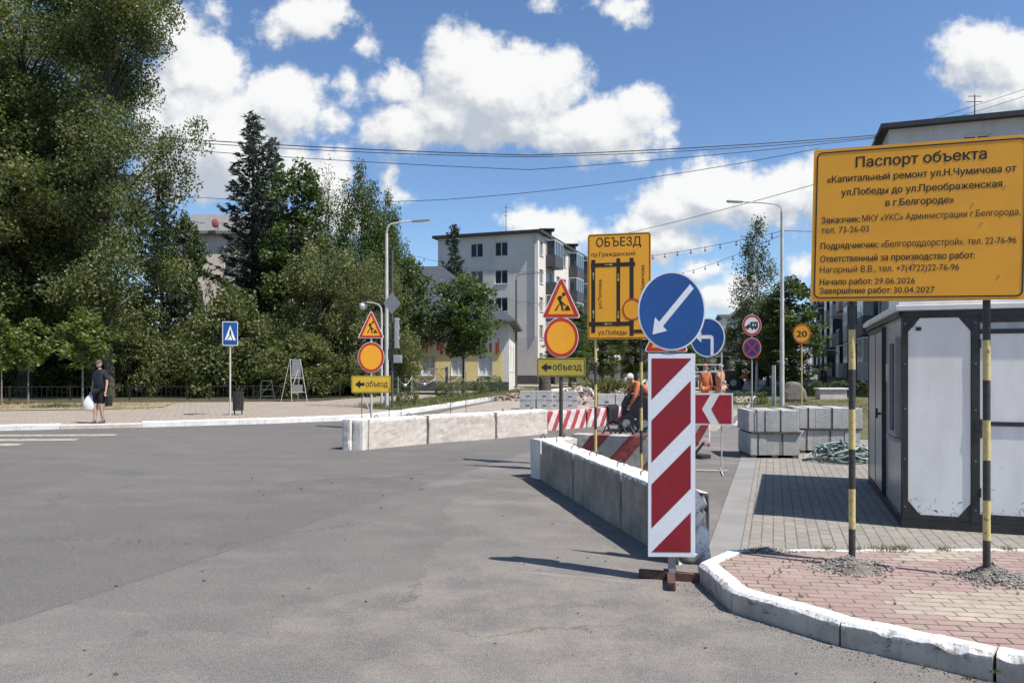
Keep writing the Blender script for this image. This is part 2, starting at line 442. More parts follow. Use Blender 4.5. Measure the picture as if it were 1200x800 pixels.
# lettering: built-in font turned into mesh, standing in the local XZ plane and facing -Y
def glyph_tris(s, bold):
    """outlines of the text, united (non-zero winding) and triangulated; bold thickens by uniting shifted copies"""
    from mathutils.geometry import delaunay_2d_cdt
    allv, allf, off = [], [], 0
    cu = bpy.data.curves.new('t', 'FONT'); cu.body = s; cu.size = 1.0; cu.resolution_u = 3; cu.fill_mode = 'NONE'
    ob = bpy.data.objects.new('t', cu); col.objects.link(ob)
    dg = bpy.context.evaluated_depsgraph_get(); dg.update()
    me = bpy.data.meshes.new_from_object(ob.evaluated_get(dg))
    bpy.data.objects.remove(ob); bpy.data.curves.remove(cu)
    nxt = {}
    for e in me.edges: nxt.setdefault(e.vertices[0], []).append(e.vertices[1]); nxt.setdefault(e.vertices[1], []).append(e.vertices[0])
    co = [(v.co.x, v.co.y) for v in me.vertices]; bpy.data.meshes.remove(me)
    loops, seen = [], set()
    for v0 in range(len(co)):
        if v0 in seen or v0 not in nxt: continue
        lp = [v0]; seen.add(v0); cur = v0
        while True:
            n_ = sorted(q for q in nxt[cur] if q not in seen)
            if not n_: break
            cur = n_[0]; seen.add(cur); lp.append(cur)
        if len(lp) > 2: loops.append([co[i] for i in lp])
    # glyph by glyph: loops that overlap in x belong together
    loops.sort(key=lambda l: min(p[0] for p in l)); groups = []
    for l in loops:
        lo, hi = min(p[0] for p in l), max(p[0] for p in l)
        if groups and lo < groups[-1][1] - 1e-4: groups[-1][0].append(l); groups[-1][1] = max(hi, groups[-1][1])
        else: groups.append([[l], hi])
    sh = [(0, 0)] if not bold else [(-bold, 0), (bold, 0), (0, bold*0.6), (0, -bold*0.6)]
    for ls, _ in groups:
        P, E, S = [], [], []
        for dx, dy in sh:
            for l in ls:
                b0 = len(P); P += [Vector((x+dx, y+dy)) for x, y in l]; n_ = len(l)
                E += [(b0+i, b0+(i+1) % n_) for i in range(n_)]
        r = delaunay_2d_cdt(P, E, [], 0, 1e-6)
        V, F = r[0], r[2]
        A = np.array([[*P[i], *P[j]] for i, j in E])
        nl = len(E)//len(sh)
        for f in F:
            c = sum((V[i] for i in f), Vector((0, 0)))/len(f)
            up = (A[:, 1] <= c.y) & (A[:, 3] > c.y); dn = (A[:, 1] > c.y) & (A[:, 3] <= c.y)
            cr = (A[:, 2]-A[:, 0])*(c.y-A[:, 1]) - (c.x-A[:, 0])*(A[:, 3]-A[:, 1])
            wn = (up & (cr > 0)).astype(int) - (dn & (cr < 0)).astype(int)
            if any(wn[k*nl:(k+1)*nl].sum() != 0 for k in range(len(sh))):
                allf.append(tuple(off+i for i in f))
        allv += [(v.x, v.y) for v in V]; off += len(V)
    return np.array(allv), allf
def lettering(name, s, x0, x1, z, cap, y, m, parent, bold=0.0, rot=0.0):
    """text between x0 and x1 with its baseline at z (or, rot=90, running up beside x = z)"""
    a, F = glyph_tris(s, bold)
    used = sorted({i for f in F for i in f}); mp = {i: k for k, i in enumerate(used)}; a = a[used]; F = [tuple(mp[i] for i in f) for f in F]
    lo, hi = a[:, 0].min(), a[:, 0].max(); X = x0 + (a[:, 0]-lo)*(x1-x0)/(hi-lo); Z = a[:, 1]*cap/0.727
    V = [(z-zz, y, xx) for xx, zz in zip(X, Z)] if rot else [(xx, y, z+zz) for xx, zz in zip(X, Z)]
    me = bpy.data.meshes.new(name); me.from_pydata(V, [], F); me.materials.append(m); me.update()
    return link(name, me, parent)

# ------------------------------------------------------------------ foliage
def quads_mesh(name, V, tint, m):
    """V: (N,4,3) corners"""
    n = len(V); me = bpy.data.meshes.new(name)
    me.vertices.add(n*4); me.vertices.foreach_set('co', V.reshape(-1).astype('f'))
    me.loops.add(n*4); me.loops.foreach_set('vertex_index', np.arange(n*4, dtype='i'))
    me.polygons.add(n); me.polygons.foreach_set('loop_start', np.arange(0, n*4, 4, dtype='i'))
    me.update(calc_edges=True)
    at_ = me.attributes.new('tint', 'FLOAT', 'FACE'); at_.data.foreach_set('value', np.clip(tint, 0, 1).astype('f'))
    me.materials.append(m); me.validate()
    return me
def leaf_quads(rng, C, size, up=0.4, aspect=0.6, hang=0.0):
    n = len(C)
    nrm = rng.normal(size=(n, 3)); nrm[:, 2] = np.abs(nrm[:, 2]) + up; nrm /= np.linalg.norm(nrm, axis=1)[:, None]
    t = rng.normal(size=(n, 3)); t[:, 2] -= hang
    t -= (t*nrm).sum(1)[:, None]*nrm; t /= np.linalg.norm(t, axis=1)[:, None] + 1e-9
    b = np.cross(nrm, t); s = size*rng.uniform(0.6, 1.3, n)[:, None]
    fold = nrm*s*0.12
    return np.stack([C + t*s*0.5, C + b*s*0.5*aspect - fold, C - t*s*0.5, C - b*s*0.5*aspect + fold], 1)

def tree_meshes(seed, H, Rr, base, prof, nclump, per, leaf, crown_mat, bark, trunk_r, clump_r=(0.9, 0.9, 0.6), up=0.4, hang=0.0, aspect=0.6, limbs=40, bias=0.4, lean=0.0, boughs=0, bsig=1.0, tvar=0.16):
    """tapered trunk with limbs + crown of leaf clumps filling an uneven envelope. prof: list of (height fraction, radius fraction)"""
    rng = np.random.default_rng(seed)
    hs, rs = zip(*prof)
    z = []; 
    while len(z) < nclump:
        h = rng.uniform(hs[0], hs[-1]); r = np.interp(h, hs, rs)
        if rng.uniform() < r**1.3 + 0.03: z.append(h)
    z = np.array(z); ang = rng.uniform(0, 2*PI, nclump)
    # uneven outline: lobes by direction and height
    lob = 0.86 + 0.22*np.sin(ang*3 + seed + z*7) + 0.16*np.sin(ang*5 - z*13 + seed*2)
    rad = np.interp(z, hs, rs)*Rr*lob*rng.uniform(0, 1, nclump)**bias
    Cc = np.stack([rad*np.cos(ang), rad*np.sin(ang), base + z*(H-base)], 1)
    Cc[:, 0] += lean*Cc[:, 2]
    if boughs:      # clumps gathered on boughs, with hollows between them
        pick = rng.integers(0, boughs, nclump)
        Cc = Cc[pick] + rng.normal(0, 1, (nclump, 3))*np.array([bsig, bsig, bsig*0.6])
        Cc[:, 2] = np.maximum(Cc[:, 2], base*0.8)
    cs = rng.uniform(0.6, 1.25, nclump)
    npl = np.maximum((per*cs**2).astype(int), 3)
    idx = np.repeat(np.arange(nclump), npl)
    off = rng.normal(size=(len(idx), 3)); off /= np.linalg.norm(off, axis=1)[:, None]
    off *= (rng.uniform(0, 1, len(idx))**0.45)[:, None]*np.array(clump_r)*cs[idx][:, None]
    C = Cc[idx] + off
    if hang: C[:, 2] -= hang*np.abs(off[:, 0])*0.5
    tint = 0.45 + rng.normal(0, tvar, nclump)[idx] + rng.normal(0, 0.15, len(idx))
    me = quads_mesh('crown', leaf_quads(rng, C, leaf, up, aspect, hang), tint, crown_mat)
    mb = MB()
    hts = np.linspace(0, base + 0.82*(H-base), 9)
    wob = np.cumsum(rng.normal(0, 0.012*H/9, (9, 2)), 0); wob[0] = 0
    axis = [Vector((wob[i, 0] + lean*hts[i], wob[i, 1], hts[i])) for i in range(9)]
    mb.tube(axis, [trunk_r*(1.25 if i == 0 else 1 - 0.88*i/8) for i in range(9)], 9)
    order = rng.permutation(nclump)[:limbs]
    for i in order:
        e = Vector(Cc[i]); hz = max(base*0.75, e.z - 0.35*math.hypot(e.x, e.y) - 0.15*(e.z-base))
        k = np.interp(hz, hts, np.arange(9)); a = axis[int(k)].lerp(axis[min(8, int(k)+1)], k-int(k))
        r0 = trunk_r*max(0.12, 0.45*(1-k/9)); mid = a.lerp(e, 0.5) + Vector((0, 0, 0.1*(e-a).length))
        mb.tube([a, mid, e], [r0, r0*0.6, 0.012], 5, cap=False)
    tm = MB.build(mb, 'trunk', bark)
    t_me = tm.data; bpy.data.objects.remove(tm)
    return t_me, me

def spruce_meshes(seed, H, Rr, needle_mat, bark, droop=0.25, dens=1.0, spray=0.42):
    rng = np.random.default_rng(seed)
    A, B, T = [], [], []
    mb = MB(); mb.tube([(0, 0, 0), (0, 0, H*0.5), (0, 0, H)], [H*0.014, H*0.009, 0.012], 7)
    z = 0.06*H
    while z < H*0.995:
        f = 1 - z/H; L0 = Rr*(f**0.58)*(0.90 + 0.14*math.sin(z*1.7+seed)) + 0.10
        nb = max(4, int(6.5*(0.5+f)))
        a0 = rng.uniform(0, 6.28)
        for k in range(nb):
            a = a0 + 2*PI*k/nb + rng.normal(0, 0.2); L = L0*rng.uniform(0.45, 1.15)
            d = np.array([math.cos(a), math.sin(a), 0])
            pitch = 0.5*(1-f)**2 - droop*f
            if L > 0.5 and rng.uniform() < 0.7:
                e = d*L; zz = z + pitch*L
                mb.tube([(0, 0, z), (e[0]*0.6, e[1]*0.6, z + pitch*L*0.75 - 0.03*L), (e[0], e[1], zz + 0.06*L)], [0.03, 0.02, 0.006], 4, cap=False)
            m = max(3, int(L/0.085*dens))
            s = rng.uniform(0.12, 1, m)**0.8
            p = d[None]*(s*L)[:, None]; p[:, 2] = z + pitch*s*L - 0.10*L*np.sin(s*PI) + 0.14*L*s**3
            wdt = (0.16*L+0.10)*(1-s*0.8)
            side = np.array([-d[1], d[0], 0])
            lat = rng.uniform(-1, 1, m)
            p += side[None]*(lat*wdt)[:, None]
            p[:, 2] -= np.abs(lat)*wdt*0.25 + rng.uniform(0, 0.10, m)
            t = d[None]*0.7 + side[None]*(lat*0.9)[:, None] + rng.normal(0, 0.25, (m, 3)); t[:, 2] -= 0.18
            A.append(p); B.append(t); T.append(np.full(m, rng.uniform(0.25, 0.75)))
        z += rng.uniform(0.26, 0.44)*(0.6 + 0.55*f)
    P = np.concatenate(A); t = np.concatenate(B); T = np.concatenate(T)
    P = np.repeat(P, 3, 0) + rng.normal(0, 0.05, (len(P)*3, 3)); t = np.repeat(t, 3, 0) + rng.normal(0, 0.35, (len(t)*3, 3)); T = np.repeat(T, 3)
    n = len(P); t /= np.linalg.norm(t, axis=1)[:, None]
    q = rng.normal(size=(n, 3)); b = np.cross(t, q); b /= np.linalg.norm(b, axis=1)[:, None]
    l = (spray*rng.uniform(0.6, 1.2, n))[:, None]; wd = l*0.14
    V = np.stack([P - t*l*0.35 - b*wd*0.5, P + b*wd - t*l*0.1, P + t*l*0.65, P - b*wd], 1)
    me = quads_mesh('crown', V, T + rng.normal(0, 0.15, n), needle_mat)
    o = mb.build('trunk', bark); t_me = o.data; bpy.data.objects.remove(o)
    return t_me, me

def plant_tree(name, meshes, loc, rz, scale, label, cat='tree', group=None, trunk_name='trunk'):
    r = thing(name, label, cat, loc, rz, group)
    r.scale = scale if hasattr(scale, '__len__') else (scale,)*3
    link(trunk_name, meshes[0], r); link('crown', meshes[1], r)
    return r

# ------------------------------------------------------------------ people
def skin_mesh(verts, edges, rad, sub=1, root=0):
    me = bpy.data.meshes.new('s'); me.from_pydata(verts, edges, [])
    ob = bpy.data.objects.new('s', me); col.objects.link(ob)
    ob.modifiers.new('skin', 'SKIN')
    for i, r in enumerate(rad):
        sv_ = me.skin_vertices[0].data[i]; sv_.radius = (r, r) if not hasattr(r, '__len__') else r
        sv_.use_root = (i == root)
    sb = ob.modifiers.new('sub', 'SUBSURF'); sb.levels = sub; sb.render_levels = sub
    dg = bpy.context.evaluated_depsgraph_get(); dg.update()
    out = bpy.data.meshes.new_from_object(ob.evaluated_get(dg))
    bpy.data.objects.remove(ob); bpy.data.meshes.remove(me)
    for p in out.polygons: p.use_smooth = True
    return out
def head_geo(c, yaw=0.0, pitch=0.0):
    """head with brow, nose, chin and ears, facing -Y before yaw"""
    mb = MB(); mb.sphere((0, 0, 0), 1.0, seg=20, rings=16)
    vs = []
    for v in mb.v:
        x, y, z = v
        X, Y, Z = x*0.074, y*0.094, z*0.115
        if z < -0.2: X *= 1 - 0.30*(-z-0.2); Y += -0.006*(-z)
        if y < -0.5:
            fx = math.exp(-(x/0.16)**2)
            Y -= 0.022*fx*math.exp(-((z+0.18)/0.17)**2)          # nose
            Y -= 0.008*math.exp(-((z-0.28)/0.12)**2)             # brow
            Y += 0.008*math.exp(-((z-0.08)/0.10)**2)*math.exp(-((abs(x)-0.36)/0.16)**2)   # eye sockets
            Y += 0.005*math.exp(-((z+0.50)/0.05)**2)*math.exp(-(x/0.3)**2)                # mouth line
        vs.append(Vector((X, Y, Z)))
    mb.v = [tuple(v) for v in vs]
    for sx_ in (-1, 1): mb.sphere((sx_*0.076, 0.008, 0.0), 0.03, seg=8, rings=6, sq=(0.3, 0.7, 1.1))
    mx = Matrix.Translation(c) @ Matrix.Rotation(yaw, 4, 'Z') @ Matrix.Rotation(pitch, 4, 'X')
    mb.v = [tuple(mx @ Vector(v)) for v in mb.v]
    return mb, mx
SKINM = mat('sunburnt skin', (0.50, 0.30, 0.22), (0.42, 0.24, 0.17), rough=0.55, scale=9)
EYEM = mat('dark eyes', (0.02, 0.015, 0.012), rough=0.2)
def person(label, loc, rz, J, shirt, trousers, shoes, hat=None, hair=None, short=True, sleeves='short', group=None, vest=None, wide=0.88, hand_curl=0.5):
    """J: joints pelvis, chest, neck, head and, per side L/R, sho, elb, wri, hip, kne, ank (facing -Y)"""
    r = thing('person', label, 'person', loc, rz, group); r.scale = (wide, 0.95, 1)
    V, E, Rd = [], [], []
    def add(p, rad, par=None):
        V.append(tuple(p)); Rd.append(rad)
        if par is not None: E.append((par, len(V)-1))
        return len(V)-1
    J = {k: Vector(v) for k, v in J.items()}
    pel = add(J['pelvis'], (0.13, 0.10)); ch = add(J['pelvis'].lerp(J['chest'], 0.5), (0.125, 0.10), pel)
    c2 = add(J['chest'], (0.15, 0.11), ch); nk = add(J['neck'], 0.062, c2); add(J['head'] - Vector((0, 0, 0.03)), 0.056, nk)
    for s_ in 'LR':
        sh = add(J[s_+'sho'], 0.066, c2); el = add(J[s_+'elb'], 0.043, sh); wr = add(J[s_+'wri'], 0.027, el)
        d = (J[s_+'wri']-J[s_+'elb']).normalized(); fw = Vector((0, -1, 0)); sd = d.cross(fw).normalized(); fw = sd.cross(d).normalized()
        pl = add(J[s_+'wri'] + d*0.06, (0.034, 0.02), wr)
        for k, ln in enumerate((0.065, 0.078, 0.072, 0.055)):
            b0 = J[s_+'wri'] + d*0.095 + fw*(0.030 - 0.020*k)
            inw = -sd if s_ == 'L' else sd
            a1 = add(b0, 0.009, pl); a2 = add(b0 + d*ln*0.55 + inw*ln*0.2*hand_curl, 0.0085, a1); add(b0 + d*ln*(1-0.35*hand_curl) + inw*ln*0.7*hand_curl, 0.007, a2)
        t0 = J[s_+'wri'] + d*0.035 + fw*0.034; a1 = add(t0, 0.011, pl); add(t0 + d*0.045 + fw*0.018, 0.009, a1)
        hp = add(J[s_+'hip'], 0.098, pel); kn = add(J[s_+'kne'], 0.060, hp)
        cf = add(J[s_+'kne'].lerp(J[s_+'ank'], 0.35), 0.060, kn); an = add(J[s_+'ank'], 0.038, cf); add(J[s_+'ank'] + Vector((0, -0.12, -0.045)), 0.036, an)
    body = skin_mesh(V, E, Rd)
    hd, hmx = head_geo(J['head'] + Vector((0, -0.015, 0.075)), J.get('look', Vector((0, 0, 0))).z, J.get('look', Vector((0, 0, 0))).x)
    bm = bmesh.new(); bm.from_mesh(body)
    hm = bpy.data.meshes.new('h'); hm.from_pydata(hd.v, [], hd.f); bm.from_mesh(hm); bm.to_mesh(body); bm.free(); bpy.data.meshes.remove(hm)
    body.materials.clear(); body.materials.append(SKINM)
    for p in body.polygons: p.use_smooth = True; p.material_index = 0
    link('body', body, r)
    e = MB()
    for sx_ in (-1, 1): e.sphere(hmx @ Vector((sx_*0.028, -0.083, 0.012)), 0.011, seg=8, rings=6)
    e.build('eyes', EYEM, r)
    # shirt
    V, E, Rd = [], [], []
    p0 = add(J['pelvis'] + Vector((0, 0, -0.05)), (0.175, 0.150)); p1 = add(J['pelvis'].lerp(J['chest'], 0.5), (0.172, 0.150), p0)
    p2 = add(J['chest'], (0.195, 0.158), p1); add(J['neck'] + Vector((0, 0, 0.0)), 0.092, p2)
    for s_ in 'LR':
        sh = add(J[s_+'sho'], 0.092, p2); q = J[s_+'sho'].lerp(J[s_+'elb'], 0.8 if sleeves == 'short' else 1.0)
        el = add(q, 0.070 if sleeves == 'short' else 0.062, sh)
        if sleeves == 'long': add(J[s_+'elb'].lerp(J[s_+'wri'], 0.95), 0.046, el)
    me = skin_mesh(V, E, Rd); me.materials.clear(); me.materials.append(shirt); link('shirt', me, r)
    V, E, Rd = [], [], []
    p0 = add(J['pelvis'] + Vector((0, 0, 0.04)), (0.165, 0.140))
    for s_ in 'LR':
        hp = add(J[s_+'hip'], 0.122, p0)
        if short: add(J[s_+'hip'].lerp(J[s_+'kne'], 0.92), 0.095, hp)
        else:
            k_ = add(J[s_+'kne'], 0.080, hp); add(J[s_+'kne'].lerp(J[s_+'ank'], 0.95), 0.066, k_)
    me = skin_mesh(V, E, Rd); me.materials.clear(); me.materials.append(trousers); link('shorts' if short else 'trousers', me, r)
    for s_ in 'LR':
        mb = MB(); a = J[s_+'ank']; mb.sphere(a + Vector((0, -0.065, -0.045)), 0.14, seg=12, rings=8, sq=(0.36, 1.0, 0.40))
        mb.sphere(a + Vector((0, 0, -0.005)), 0.06, seg=10, rings=6, sq=(0.85, 1.0, 0.9))
        mb.v = [(x, y, max(z, a.z - 0.085)) for x, y, z in mb.v]
        mb.build('shoe', shoes, r)
    mb = MB(); mb.sphere((0, 0.012, 0.035), 0.1, seg=14, rings=10, sq=(0.80, 0.96, 0.88))
    if hat: mb.plate([(0.075*math.cos(t), -0.05 - 0.10*math.sin(t)) for t in np.linspace(0, PI, 9)], 0, 0.008)
    if hat:
        n8 = 18
        for i in range(len(mb.v)-n8, len(mb.v)):
            x, y, z = mb.v[i]; mb.v[i] = (x, z, 0.055 + y)
    else:
        mb.v = [(x, y, z if y > -0.02 else max(z, 0.045)) for x, y, z in mb.v]
    mb.v = [tuple(hmx @ Vector(v)) for v in mb.v]
    mb.build('cap' if hat else 'hair', hat or hair, r)
    return r

# ------------------------------------------------------------------ ground
D1 = Vector((0.331, 0.944, 0))        # along the street
D2 = Vector((0.944, -0.331, 0))       # across the street
RZ = math.atan2(D2.y, D2.x)

def sheet(name, pts, z, m, kind='structure'):
    bm = bmesh.new(); f = bm.faces.new([bm.verts.new((p[0], p[1], z)) for p in pts])
    f.normal_update()
    if f.normal.z < 0: f.normal_flip()
    me = bpy.data.meshes.new(name); bm.to_mesh(me); bm.free(); me.materials.append(m)
    return tag(link(name, me), kind=kind)

def line_mask(t, pos, a, b, width, wob=0.05, seed=0.0):
    """1 on a thin wobbly line through the ground points a and b"""
    a, b = Vector(a[:2]), Vector(b[:2]); n = Vector((b.y-a.y, a.x-b.x)).normalized()
    d = t.vm('DOT_PRODUCT', pos, (n.x, n.y, 0)); d = t.math('SUBTRACT', d, n.dot(a))
    nn = t.math('SUBTRACT', t.noise(t.vm('ADD', pos, (seed, seed, 0)), 1.3, 6, 0.7), 0.5)
    d = t.math('ADD', d, t.math('MULTIPLY', nn, wob*4))
    along = (b-a).normalized(); s = t.vm('DOT_PRODUCT', pos, (along.x, along.y, 0)); L = (b-a).length; s0 = along.dot(a)
    inside = t.math('MULTIPLY', t.smooth(s, s0-0.1, s0+0.3), t.smooth(s, s0+L-0.3, s0+L+0.1, 1, 0))
    return t.math('MULTIPLY', t.smooth(t.math('ABSOLUTE', d), width*0.4, width, 1, 0), inside), d

def asphalt_mat():
    m, t, b = base_mat('worn pale asphalt')
    pos = t.n('ShaderNodeNewGeometry').outputs['Position']
    big = t.smooth(t.noise(pos, 0.22, 5, 0.6), 0.35, 0.65)
    c = t.mix(big, (0.128, 0.119, 0.111), (0.176, 0.162, 0.149))
    med = t.smooth(t.noise(t.vm('MULTIPLY', pos, (1, 1.6, 1)), 1.1, 6, 0.65), 0.42, 0.70)
    c = t.mix(t.math('MULTIPLY', med, 0.65), c, (0.252, 0.221, 0.194))
    dk = t.smooth(t.noise(pos, 0.55, 4, 0.6), 0.56, 0.74)
    c = t.mix(t.math('MULTIPLY', dk, 0.35), c, (0.118, 0.110, 0.102))
    # older, greyer surface on the far side of a seam
    s1, d1_ = line_mask(t, pos, gp(0, 733), gp(385, 606), 0.022, 0.035)
    s1b, _ = line_mask(t, pos, gp(385, 606), gp(545, 556), 0.020, 0.02)
    old = t.smooth(d1_, -0.03, 0.03, 1, 0)
    c = t.mix(t.math('MULTIPLY', old, 0.44), c, (0.066, 0.064, 0.062))
    c = t.mix(t.math('MULTIPLY', s1, 0.75), c, (0.07, 0.068, 0.065))
    c = t.mix(t.math('MULTIPLY', s1b, 0.6), c, (0.08, 0.078, 0.075))
    for k, (p, q, wd, am) in enumerate(((gp(190, 588), gp(600, 622), 0.016, 0.45), (gp(90, 640), gp(260, 800), 0.014, 0.18), (gp(350, 680), gp(560, 800), 0.10, -0.10), (gp(600, 668), gp(755, 683), 0.04, -0.45))):
        msk, _ = line_mask(t, pos, p, q, wd, 0.035, k*7.3)
        c = t.mix(t.math('MULTIPLY', msk, abs(am)), c, (0.08, 0.078, 0.075) if am > 0 else (0.36, 0.33, 0.29))
    # tyre-polished tracks curving out of the street, oil spots, dust near the works
    for (cx0, cy0, r0) in ((-9.5, 1.0, 9.3), (-9.5, 1.0, 11.0), (-14, -2.0, 15.8), (-14, -2.0, 17.5)):
        dd = t.vm('LENGTH', t.vm('SUBTRACT', t.vm('MULTIPLY', pos, (1, 1, 0)), (cx0, cy0, 0)))
        dd = t.math('ABSOLUTE', t.math('SUBTRACT', dd, r0))
        tm = t.math('MULTIPLY', t.smooth(dd, 0.10, 0.38, 1, 0), t.smooth(t.noise(pos, 0.9, 4, 0.6), 0.42, 0.62))
        c = t.mix(t.math('MULTIPLY', tm, 0.42), c, (0.085, 0.082, 0.078))
    oil = t.math('MULTIPLY', t.smooth(t.noise(pos, 1.9, 2, 0.45), 0.70, 0.78), 0.55)
    c = t.mix(oil, c, (0.075, 0.072, 0.068))
    dn = t.vm('LENGTH', t.vm('MULTIPLY', t.vm('SUBTRACT', pos, (0.6, 5.0, 0)), (0.55, 0.8, 0)))
    dust = t.math('MULTIPLY', t.smooth(dn, 0.2, 1.9, 1, 0), t.smooth(t.noise(pos, 2.1, 6, 0.7), 0.40, 0.62))
    c = t.mix(t.math('MULTIPLY', dust, 0.40), c, (0.33, 0.285, 0.23))
    pt = t.n('ShaderNodeTexVoronoi'); pt.inputs['Scale'].default_value = 0.28; t.link(t.vm('ADD', pos, t.vm('MULTIPLY', t.noise(pos, 0.8, 4, 0.6, 'Color'), (0.9, 0.9, 0))), pt.inputs['Vector'])
    ps = t.n('ShaderNodeSeparateColor'); t.link(pt.outputs['Color'], ps.inputs[0])
    c = t.mix(t.math('MULTIPLY', t.smooth(ps.outputs[0], 0.55, 0.72), 0.38), c, (0.100, 0.093, 0.086))
    crk = t.n('ShaderNodeTexVoronoi'); crk.feature = 'DISTANCE_TO_EDGE'; crk.inputs['Scale'].default_value = 0.34
    t.link(t.vm('ADD', pos, t.vm('MULTIPLY', t.noise(pos, 1.6, 6, 0.72, 'Color'), (1.1, 1.1, 0))), crk.inputs['Vector'])
    cm = t.math('MULTIPLY', t.smooth(crk.outputs['Distance'], 0.0, 0.009, 1, 0), t.smooth(t.noise(pos, 0.35, 2), 0.47, 0.56))
    c = t.mix(t.math('MULTIPLY', cm, 0.8), c, (0.06, 0.057, 0.053))
    mot = t.noise(pos, 26, 5, 0.75)
    c = t.mix(t.math('MULTIPLY', t.smooth(mot, 0.50, 0.68), 0.34), c, (0.30, 0.27, 0.235))
    c = t.mix(t.math('MULTIPLY', t.smooth(mot, 0.50, 0.34), 0.36), c, (0.085, 0.079, 0.072))
    grit = t.noise(pos, 120, 3, 0.7)
    c = t.mix(t.smooth(grit, 0.52, 0.70), c, (0.37, 0.345, 0.315))
    c = t.mix(t.smooth(grit, 0.47, 0.33), c, (0.070, 0.068, 0.066))
    sp = t.smooth(t.noise(pos, 9, 3, 0.6), 0.70, 0.76)
    c = t.mix(t.math('MULTIPLY', sp, 0.5), c, (0.085, 0.082, 0.08))
    t.link(c, b.inputs['Base Color'])
    b.inputs['Roughness'].default_value = 0.88; b.inputs['Specular IOR Level'].default_value = 0.3
    bn = t.n('ShaderNodeBump'); bn.inputs['Strength'].default_value = 0.5; bn.inputs['Distance'].default_value = 0.008
    t.link(t.noise(pos, 130, 3, 0.7), bn.inputs['Height']); t.link(bn.outputs[0], b.inputs['Normal'])
    return m
M['asphalt'] = asphalt_mat()

def paver_mat(name, c1, c2, joint, bw, bh, rot, gap=0.05, weed=None, off=0.5, areas=None, c3=None):
    m, t, b = base_mat(name)
    pos = t.n('ShaderNodeNewGeometry').outputs['Position']
    mp = t.n('ShaderNodeMapping'); t.link(pos, mp.inputs[0]); mp.inputs['Rotation'].default_value = (0, 0, -rot)
    wob = t.vm('MULTIPLY', t.vm('SUBTRACT', t.noise(pos, 7, 2, 0.5, 'Color'), (0.5, 0.5, 0.5)), (0.012, 0.012, 0))
    vec = t.vm('ADD', mp.outputs[0], wob)
    br = t.n('ShaderNodeTexBrick'); t.link(vec, br.inputs['Vector']); br.offset = off
    br.inputs['Scale'].default_value = 1.0; br.inputs['Brick Width'].default_value = bw; br.inputs['Row Height'].default_value = bh
    br.inputs['Mortar Size'].default_value = gap*bh; br.inputs['Mortar Smooth'].default_value = 0.3
    br.inputs['Color1'].default_value = (*c1, 1); br.inputs['Color2'].default_value = (*c2, 1); br.inputs['Mortar'].default_value = (*joint, 1)
    c = br.outputs['Color']
    if areas:       # bricks of another colour inside convex areas, decided brick by brick
        sv3 = t.n('ShaderNodeSeparateXYZ'); t.link(vec, sv3.inputs[0])
        row = t.math('FLOOR', t.math('DIVIDE', sv3.outputs[1], bh))
        odd = t.math('MULTIPLY', t.math('SUBTRACT', 1.0, t.math('FLOORED_MODULO', row, 2.0)), off*bw)
        cxb = t.math('SUBTRACT', t.math('MULTIPLY', t.math('ADD', t.math('FLOOR', t.math('DIVIDE', t.math('ADD', sv3.outputs[0], odd), bw)), 0.5), bw), odd)
        cyb = t.math('MULTIPLY', t.math('ADD', row, 0.5), bh)
        allm = None
        for poly in areas:
            q = [(p[0]*math.cos(rot)+p[1]*math.sin(rot), -p[0]*math.sin(rot)+p[1]*math.cos(rot)) for p in poly]
            ar = sum(q[i][0]*q[(i+1) % len(q)][1]-q[(i+1) % len(q)][0]*q[i][1] for i in range(len(q)))
            if ar < 0: q = q[::-1]
            mk_ = None
            for i in range(len(q)):
                a_, b_ = q[i], q[(i+1) % len(q)]; nx_, ny_ = -(b_[1]-a_[1]), b_[0]-a_[0]
                d_ = t.math('ADD', t.math('MULTIPLY', cxb, nx_), t.math('MULTIPLY', cyb, ny_))
                g_ = t.math('GREATER_THAN', d_, nx_*a_[0]+ny_*a_[1])
                mk_ = g_ if mk_ is None else t.math('MULTIPLY', mk_, g_)
            allm = mk_ if allm is None else t.math('MAXIMUM', allm, mk_)
        tone = t.mix(t.smooth(t.noise(pos, 9, 2), 0.35, 0.65), c3, tuple(x*0.82 for x in c3))
        c = t.mix(t.math('MULTIPLY', allm, t.math('SUBTRACT', 1.0, br.outputs['Fac'])), c, tone)
    c = t.mix(t.math('MULTIPLY', t.smooth(t.noise(pos, 1.6, 6, 0.65), 0.35, 0.7), 0.45), c, tuple(x*0.72 for x in c1))
    c = t.mix(t.math('MULTIPLY', t.smooth(t.noise(pos, 70, 4, 0.7), 0.5, 0.75), 0.35), c, tuple(min(1, x*1.5) for x in c1))
    dust = t.smooth(t.noise(pos, 2.7, 6, 0.7), 0.46, 0.70)
    c = t.mix(t.math('MULTIPLY', dust, 0.42), c, (0.36, 0.315, 0.265))
    if weed:
        wm = t.math('MULTIPLY', br.outputs['Fac'], t.smooth(t.noise(pos, 3.1, 4, 0.6), 0.50, 0.62))
        c = t.mix(wm, c, weed)
    t.link(c, b.inputs['Base Color']); b.inputs['Roughness'].default_value = 0.9; b.inputs['Specular IOR Level'].default_value = 0.25
    bn = t.n('ShaderNodeBump'); bn.inputs['Strength'].default_value = 0.6; bn.inputs['Distance'].default_value = 0.006
    h = t.math('ADD', t.math('MULTIPLY', br.outputs['Fac'], -1.0), t.math('MULTIPLY', t.noise(pos, 90, 3, 0.7), 0.5))
    t.link(h, bn.inputs['Height']); t.link(bn.outputs[0], b.inputs['Normal'])
    return m
M['paver_grey'] = paver_mat('grey-beige pavers', (0.285, 0.262, 0.228), (0.235, 0.218, 0.192), (0.12, 0.11, 0.095), 0.21, 0.105, RZ + R(90), 0.07)
